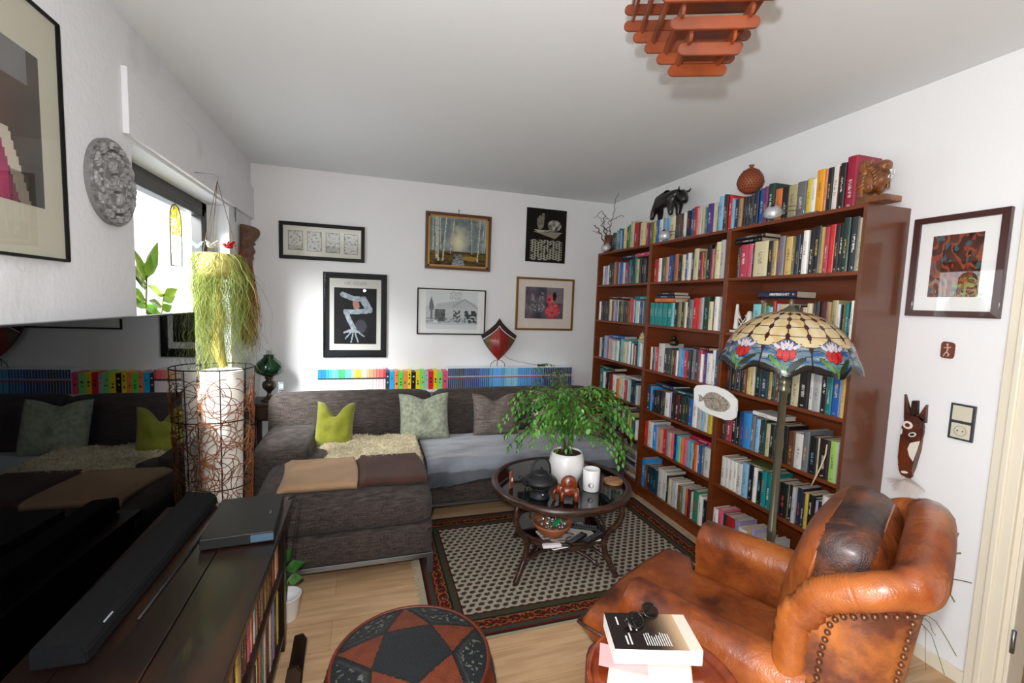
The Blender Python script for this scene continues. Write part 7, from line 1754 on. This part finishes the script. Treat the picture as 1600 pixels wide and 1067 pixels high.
# ------------------------------------------------------------------ small round side table with books and glasses
tt = thing('tray_table', 'small round reddish-brown wooden side table at the bottom edge beside the armchair', 'side table', (1.60, 0.80, 0))
M_mah = mat('mahogany', '#5e200c', 0.2, col2='#8a3a16', vscale=6, coat=0.6, stretch=(1, 4, 1))
bm = NB(); lathe(bm, [(0, 0.588), (0.165, 0.588), (0.178, 0.592), (0.185, 0.602), (0.187, 0.612), (0.182, 0.617), (0.176, 0.615), (0.170, 0.606), (0.160, 0.604), (0.156, 0.606), (0.150, 0.603), (0, 0.603)], 64); obj('tray_top', bm, M_mah, tt, True)
bm = NB(); lathe(bm, [(0, 0.12), (0.02, 0.12), (0.03, 0.18), (0.018, 0.26), (0.026, 0.34), (0.016, 0.44), (0.024, 0.56), (0.05, 0.588), (0, 0.588)], 24); obj('pedestal', bm, M_mah, tt, True)
for k in range(3):
    a = 2 * pi * k / 3 + 0.5; bm = NB(); tube(bm, [(0.015 * cos(a), 0.015 * sin(a), 0.16), (0.09 * cos(a), 0.09 * sin(a), 0.13), (0.15 * cos(a), 0.15 * sin(a), 0.05), (0.18 * cos(a), 0.18 * sin(a), 0.013)], [0.02, 0.017, 0.014, 0.012], 10); obj('foot', bm, M_mah, tt, True)
TT_Z = 0.6035
def slab(name, label, cx, cy, z, L_, w, t, yaw, m, cat, bev=0.002):
    bm = NB(); box(bm, -L_ / 2, L_ / 2, -w / 2, w / 2, 0, t, bev); o = obj(name, bm, m); o.location = (cx, cy, z); o.rotation_euler = (0, 0, yaw); return tag(o, label, cat)
e_r = slab('ereader', 'white and cream tablet case lowest in the pile on the small round table', 1.575, 0.815, TT_Z + 0.001, 0.20, 0.15, 0.014, -0.62, mat('cream_case', '#e8dcc8', 0.4), 'tablet', 0.005)
slab('pink_card', 'pink card with lettering sticking out of the pile on the round table', 1.535, 0.875, TT_Z + 0.0165, 0.12, 0.075, 0.003, -0.55, mat('pink_card', '#d8a0a0', 0.6), 'card', 0.0)
bk = thing('paperback', 'thick paperback with a dark cover and white text, topmost on the round table', 'book', (1.628, 0.893, TT_Z + 0.021), -0.30)
bm = NB(); box(bm, -0.112, 0.112, -0.066, 0.066, 0.0, 0.040, 0.001); obj('pages', bm, mat('white_page_block', '#ece8e2', 0.8), bk)
def covc(u, v):
    c = hx('#1c1210'); g = math.exp(-((u - 0.92) / 0.22) ** 2); c = mixc(c, hx('#d8b48c'), g * 0.9)
    if u > 0.86: c = mixc(c, hx('#e6ded4'), 0.7)
    return c
bm = NB(); cgrid(bm, 40, 28, lambda u, v: (lerp(-0.112, 0.112, u), lerp(-0.067, 0.067, v), 0.0412), covc); obj('cover', bm, attrmat('book_cover_print', 0.25, coat=0.4), bk)
bm = NB()
rnd = random.Random(12); M_wt = mat('cover_white_print', '#dcdad6', 0.5)
for k in range(11):
    x = -0.025 + k * 0.0062; L_ = rnd.uniform(0.03, 0.05); box(bm, x, x + 0.0022, -0.052, -0.052 + L_, 0.0412, 0.0416)
for (x, a, b) in ((-0.075, -0.05, -0.02), (-0.065, -0.05, -0.01), (-0.055, 0.0, 0.045), (-0.085, 0.02, 0.05), (-0.04, 0.0, 0.05)): box(bm, x, x + 0.004, a, b, 0.0412, 0.0416)
obj('cover_text', bm, M_wt, bk)
gl = thing('eyeglasses', 'dark framed glasses lying on the topmost paperback', 'glasses', (1.638, 0.918, TT_Z + 0.0645), 0.25, None, (math.radians(-62), 0, 0.35))
M_gf = mat('dark_tortoise', '#120c0a', 0.15, coat=0.8)
for s in (-1, 1):
    bm = NB(); pts = [(s * 0.033 + 0.026 * cos(a) * (1 + 0.06 * s * 0), 0.0, 0.023 + 0.021 * sin(a)) for a in [2 * pi * k / 28 for k in range(28)]]
    tube(bm, pts, 0.0022, 6, closed=True); fr_ = obj('lens_rim', bm, M_gf, gl, True)
    bm = NB(); f_ = bm.faces.new([bm.verts.new(p_) for p_ in pts]); bmesh.ops.solidify(bm, geom=[f_], thickness=0.001); obj('lens', bm, glassmat('tinted_lens', '#a09a92'), fr_)
    bm = NB(); tube(bm, [(s * 0.060, 0, 0.034), (s * 0.066, 0.006, 0.034), (s * 0.055, 0.011 + 0.002 * s, 0.032), (0, 0.013 + 0.003 * s, 0.024), (-s * 0.05, 0.012 + 0.003 * s, 0.012)], 0.0022, 6); obj('temple', bm, M_gf, gl, True)
bm = NB(); tube(bm, [(-0.009, 0, 0.030), (0, -0.001, 0.035), (0.009, 0, 0.030)], 0.0022, 6); obj('bridge', bm, M_gf, gl, True)

# ------------------------------------------------------------------ right wall: zebra head, plaque, switches, plant
zb = thing('zebra_head', 'narrow carved dark and white animal head hung on the right wall', 'wall ornament', (XR - 0.001, 1.296, 0.955), 0)
M_zd = mat('burnt_wood', '#3a1a10', 0.35, col2='#6a3018', vscale=12, coat=0.3)
def zpt(px, py, x): p = on(px, py, 0, x); return Vector((x - zb.location.x, p.y - zb.location.y, p.z - zb.location.z))
outl = [(-0.030, 0.12), (-0.034, 0.05), (-0.034, -0.02), (-0.034, -0.08), (-0.036, -0.13), (-0.018, -0.165), (0.006, -0.18), (0.024, -0.165), (0.026, -0.12), (0.040, -0.02), (0.050, 0.07), (0.038, 0.13), (0.0, 0.135)]
MR = Matrix(((0, 0, -1, 0), (-1, 0, 0, 0), (0, 1, 0, 0), (0, 0, 0, 1)))
bm = NB(); prism(bm, outl, 0.03, 0, MR, 0.010); obj('head', bm, M_zd, zb)
for (o_, nm) in (([(-0.034, 0.10), (-0.042, 0.215), (-0.012, 0.13)], 'ear'), ([(0.018, 0.12), (0.046, 0.185), (0.050, 0.10)], 'ear'), ([(-0.012, 0.12), (-0.010, 0.19), (0.012, 0.195), (0.016, 0.12)], 'mane')):
    bm = NB(); prism(bm, o_[::-1] if False else o_, 0.02, 0, MR, 0.002); bmesh.ops.recalc_face_normals(bm, faces=bm.faces); obj(nm, bm, M_zd if nm == 'ear' else mat('striped_mane', '#2c140c', 0.4), zb)
M_zw = mat('bone_white', '#e2dccc', 0.5)
def zpatch(name, ol, m=M_zw):
    bm = NB(); prism(bm, ol, 0.002, 0, Matrix.Translation((-0.030, 0, 0)) @ MR); bmesh.ops.recalc_face_normals(bm, faces=bm.faces); obj(name, bm, m, zb)
def oval(cx, cz, rx, rz, rot=0, n=16): return [(cx + rx * cos(a) * cos(rot) - rz * sin(a) * sin(rot), cz + rx * cos(a) * sin(rot) + rz * sin(a) * cos(rot)) for a in [2 * pi * k / n for k in range(n)]]
zpatch('cheek_patch', [(0.046, 0.02), (0.010, 0.0), (0.002, -0.03), (0.012, -0.06), (0.028, -0.08), (0.038, -0.03)])
zpatch('brow_ring', oval(-0.008, 0.078, 0.020, 0.018))
bm = NB(); prism(bm, oval(-0.008, 0.078, 0.010, 0.009), 0.001, 0, Matrix.Translation((-0.032, 0, 0)) @ MR); obj('brow_dot', bm, M_zd, zb)
zpatch('eye_ring', oval(0.014, 0.040, 0.016, 0.010, 0.5))
bm = NB(); prism(bm, oval(0.014, 0.040, 0.010, 0.006, 0.5), 0.001, 0, Matrix.Translation((-0.032, 0, 0)) @ MR); obj('pupil', bm, M_blackmat, zb)
zpatch('eye_ring', oval(-0.030, 0.042, 0.004, 0.014)); zpatch('nostril_mark', oval(0.0, -0.140, 0.014, 0.006, 0.2)); zpatch('muzzle_line', oval(0.004, -0.165, 0.016, 0.004, -0.3))
bm = NB(); rnd = random.Random(6)
for k in range(420):
    a = rnd.uniform(0, 2 * pi); L_ = rnd.uniform(0.03, 0.085); d = Vector((-abs(cos(a)) * 0.3, -sin(a) * 0.9 - 0.2, -0.55 + cos(a) * 0.6)).normalized(); p0 = Vector((-0.015, -0.005, -0.165))
    tube(bm, [p0, p0 + d * L_ * 0.5, p0 + d * L_ + Vector((0, 0, -0.01))], 0.0007, 3, cap=False)
tag(obj('feather_tuft', bm, mat('pale_down', '#d8ccc4', 0.9), zb), None, None, None, 'stuff')
pq = thing('relief_plaque', 'tiny brown clay plaque with a pale figure on the right wall', 'plaque', (XR - 0.001, 1.202, 1.388))
bm = NB(); prism(bm, [(-0.022, -0.034), (0.018, -0.036), (0.024, -0.026), (0.024, 0.026), (0.014, 0.034), (-0.018, 0.036), (-0.025, 0.028), (-0.024, -0.026)], 0.010, 0, MR, 0.003); obj('plaque', bm, mat('brown_clay', '#6e3a28', 0.7), pq)
bm = NB()
for q in ([(0.0, 0.022), (0.002, 0.005), (0.0, -0.008), (0.008, -0.018), (0.004, -0.028)], [(0.0, -0.008), (-0.008, -0.018), (-0.010, -0.028)], [(0.002, 0.010), (-0.012, 0.010)], [(0.002, 0.008), (0.012, 0.014)]): tube(bm, [MR @ Vector((x, z, 0.0108)) for x, z in q], 0.0028, 5)
blob(bm, MR @ Vector((0.0, 0.024, 0.011)), 0.0045, 8); obj('figure', bm, mat('pale_relief', '#c8a898', 0.8), pq, True)
sw = thing('switch_plate', 'anthracite double plate with a light switch above a power socket', 'switch', (XR - 0.001, 1.125, 1.092))
bm = NB(); box(bm, -0.009, 0, -0.042, 0.042, -0.076, 0.076, 0.002); obj('frame', bm, mat('anthracite_plastic', '#34383c', 0.4), sw)
bm = NB(); box(bm, -0.013, -0.006, -0.0325, 0.0325, 0.006, 0.068, 0.002); obj('rocker', bm, mat('switch_ivory', '#cfc9b4', 0.4), sw)
bm = NB(); box(bm, -0.011, -0.006, -0.0325, 0.0325, -0.068, -0.006, 0.002); sk = obj('socket', bm, MATS['switch_ivory'], sw)
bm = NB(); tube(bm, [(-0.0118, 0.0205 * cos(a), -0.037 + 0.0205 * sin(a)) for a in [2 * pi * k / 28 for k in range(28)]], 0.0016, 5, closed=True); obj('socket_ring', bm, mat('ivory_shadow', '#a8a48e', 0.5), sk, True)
for s in (-1, 1):
    bm = NB(); lathe(bm, [(0, 0), (0.0028, 0), (0.0028, 0.001), (0, 0.001)], 10); bmesh.ops.rotate(bm, verts=bm.verts, matrix=Matrix.Rotation(-pi / 2, 3, 'Y')); bmesh.ops.translate(bm, verts=bm.verts, vec=(-0.0112, s * 0.009, -0.037)); obj('pin_hole', bm, M_blackmat, sk)
gp = thing('grassy_plant', 'plant with long thin arching leaves standing behind the armchair', 'plant', (2.97, 1.28, 0))
bm = NB(); lathe(bm, [(0, 0.001), (0.06, 0.001), (0.08, 0.15), (0.084, 0.16), (0.076, 0.16), (0.07, 0.14), (0, 0.13)], 24); obj('pot', bm, mat('clay_pot', '#9c5a38', 0.8), gp, True)
bm = NB(); rnd = random.Random(15)
def gl_(px, py, x, r=0.003): return on(px, py, 0, x) - gp.location
for (pl, w) in (([(1482, 850), (1488, 835), (1493, 827)], 0.004), ([(1482, 858), (1492, 845), (1498, 832)], 0.003), ([(1480, 868), (1490, 865), (1502, 864)], 0.003), ([(1478, 905), (1495, 905), (1519, 911)], 0.002), ([(1476, 915), (1484, 927), (1492, 941)], 0.0025), ([(1455, 960), (1475, 990), (1495, 1026)], 0.0018), ([(1450, 965), (1456, 985), (1462, 993)], 0.0018), ([(1448, 970), (1445, 1010), (1447, 1048)], 0.0018), ([(1450, 975), (1465, 1020), (1476, 1055)], 0.0016)):
    P_ = [Vector((0, 0, 0.14)), Vector((0.02, -0.02, 0.30))] + [gl_(a, b, 3.19) for a, b in pl]; P_ = smoothp(P_, 2); tube(bm, P_, [w] * (len(P_) - 1) + [0.0004], 4, flat=0.3)
obj('blades', bm, mat('grass_blade', '#6a7c34', 0.5, col2='#8c7a50', vscale=10), gp, True)
# potted plant beside the bench end
wp = thing('floor_plant', 'small potted plant with veined leaves on the floor at the bench end', 'plant', (0.548, 2.16, 0))
bm = NB(); lathe(bm, [(0, 0.001), (0.045, 0.001), (0.05, 0.01), (0.063, 0.115), (0.067, 0.12), (0.060, 0.12), (0.055, 0.10), (0, 0.09)], 28); obj('pot', bm, M_pot, wp, True)
bm = NB(); bs = NB()
for (pl, d) in (([(445, 960), (447, 920), (446, 890)], (470, 880)), ([(445, 960), (448, 925), (450, 905)], (468, 903)), ([(444, 960), (440, 915), (437, 880)], (452, 862))):
    P_ = [Vector((0, 0, 0.09))] + [on(a, b, 1, 2.15) - wp.location for a, b in pl[1:]]; tube(bs, P_, 0.0025, 5); A_ = P_[-1]; B_ = on(*d, 1, 2.14) - wp.location; dd = B_ - A_; leaf(bm, A_, dd, Vector((0, -0.7, 0.7)), dd.length * 1.25, 0.055, bend=0.1)
obj('stems', bs, M_leaf, wp, True); obj('leaves', bm, mat('veined_leaf', '#24501c', 0.4, col2='#4c7c34', vscale=30), wp, True)

# ------------------------------------------------------------------ slatted ceiling lamp
CLz = [(0.40, 0.30), (0.355, 0.40), (0.31, 0.48)]
cl = thing('slatted_ceiling_lamp', 'ceiling lamp of stacked reddish wooden slats with rounded ends', 'ceiling lamp', (1.735, 0.975, H), math.radians(-23.5))
M_slat = mat('lacquered_cherry_slat', '#7e3812', 0.4, col2='#5c260e', vscale=8, coat=0.1, stretch=(1, 1, 1))
def slat(L_, axis, off, z, t=0.008, hh=0.030):
    n = 6; r = hh / 2; out = [(L_ / 2 - r + r * sin(a), -r * cos(a)) for a in [pi * k / n for k in range(n + 1)]] + [(-L_ / 2 + r - r * sin(a), r * cos(a)) for a in [pi * k / n for k in range(n + 1)]]
    Mx = Matrix(((1, 0, 0, 0), (0, 0, -1, off + t / 2), (0, 1, 0, z), (0, 0, 0, 1)))
    if axis: Mx = Matrix.Rotation(pi / 2, 4, 'Z') @ Mx
    bm = NB(); prism(bm, out, t, 0, Mx, 0.001); return bm
half = [0.085, 0.115, 0.145, 0.165, 0.165, 0.140, 0.110, 0.080, 0.052]; zt = [-0.02, -0.066, -0.112, -0.158, -0.204, -0.250, -0.296, -0.342, -0.388]
for lv, (hf, z) in enumerate(zip(half, zt)):
    for ax in (0, 1):
        for s in (-1, 1):
            obj('slat', slat(2 * hf + 0.052, ax, s * hf, z + (0.0 if ax == 0 else 0.0235)), M_slat, cl)
bm = NB(); box(bm, -0.06, 0.06, -0.06, 0.06, -0.02, -0.001, 0.002); obj('ceiling_plate', bm, M_slat, cl)
bm = NB(); lathe(bm, [(0, -0.10), (0.02, -0.10), (0.022, -0.02), (0, -0.02)], 20); obj('socket', bm, M_white, cl, True)
bm = NB(); lathe(bm, [(0.012, -0.10), (0.014, -0.12), (0.03, -0.155), (0.032, -0.18), (0.024, -0.205), (0, -0.215)], 24); obj('bulb', bm, mat('frosted_bulb', '#d8d4c8', 0.3), cl, True)
# ------------------------------------------------------------------ hall furniture seen through the door
hc = thing('hall_cabinet', 'dark brown cabinet in the hall beyond the right doorway', 'cabinet', (3.78, 0.99, 0))
bm = NB(); box(bm, 0, 0.9, 0, 0.4, 0.05, 0.95, 0.004); obj('body', bm, M_dwood, hc)
for k in range(2):
    bm = NB(); box(bm, 0.03 + k * 0.43, 0.44 + k * 0.43, -0.018, -0.001, 0.09, 0.90, 0.003); d_ = obj('door', bm, M_dwood, hc); bm = NB(); blob(bm, (0.40 + k * 0.1, -0.026, 0.5), 0.01, 10); obj('knob', bm, MATS['dark_brass'], d_, True)
bm = NB(); box(bm, -0.02, 0.92, -0.03, 0.42, 0.95, 0.975, 0.003); obj('top', bm, M_dwood, hc)
bm = NB(); box(bm, 0.02, 0.88, 0.02, 0.38, 0.0, 0.05); obj('plinth', bm, M_dwood, hc)
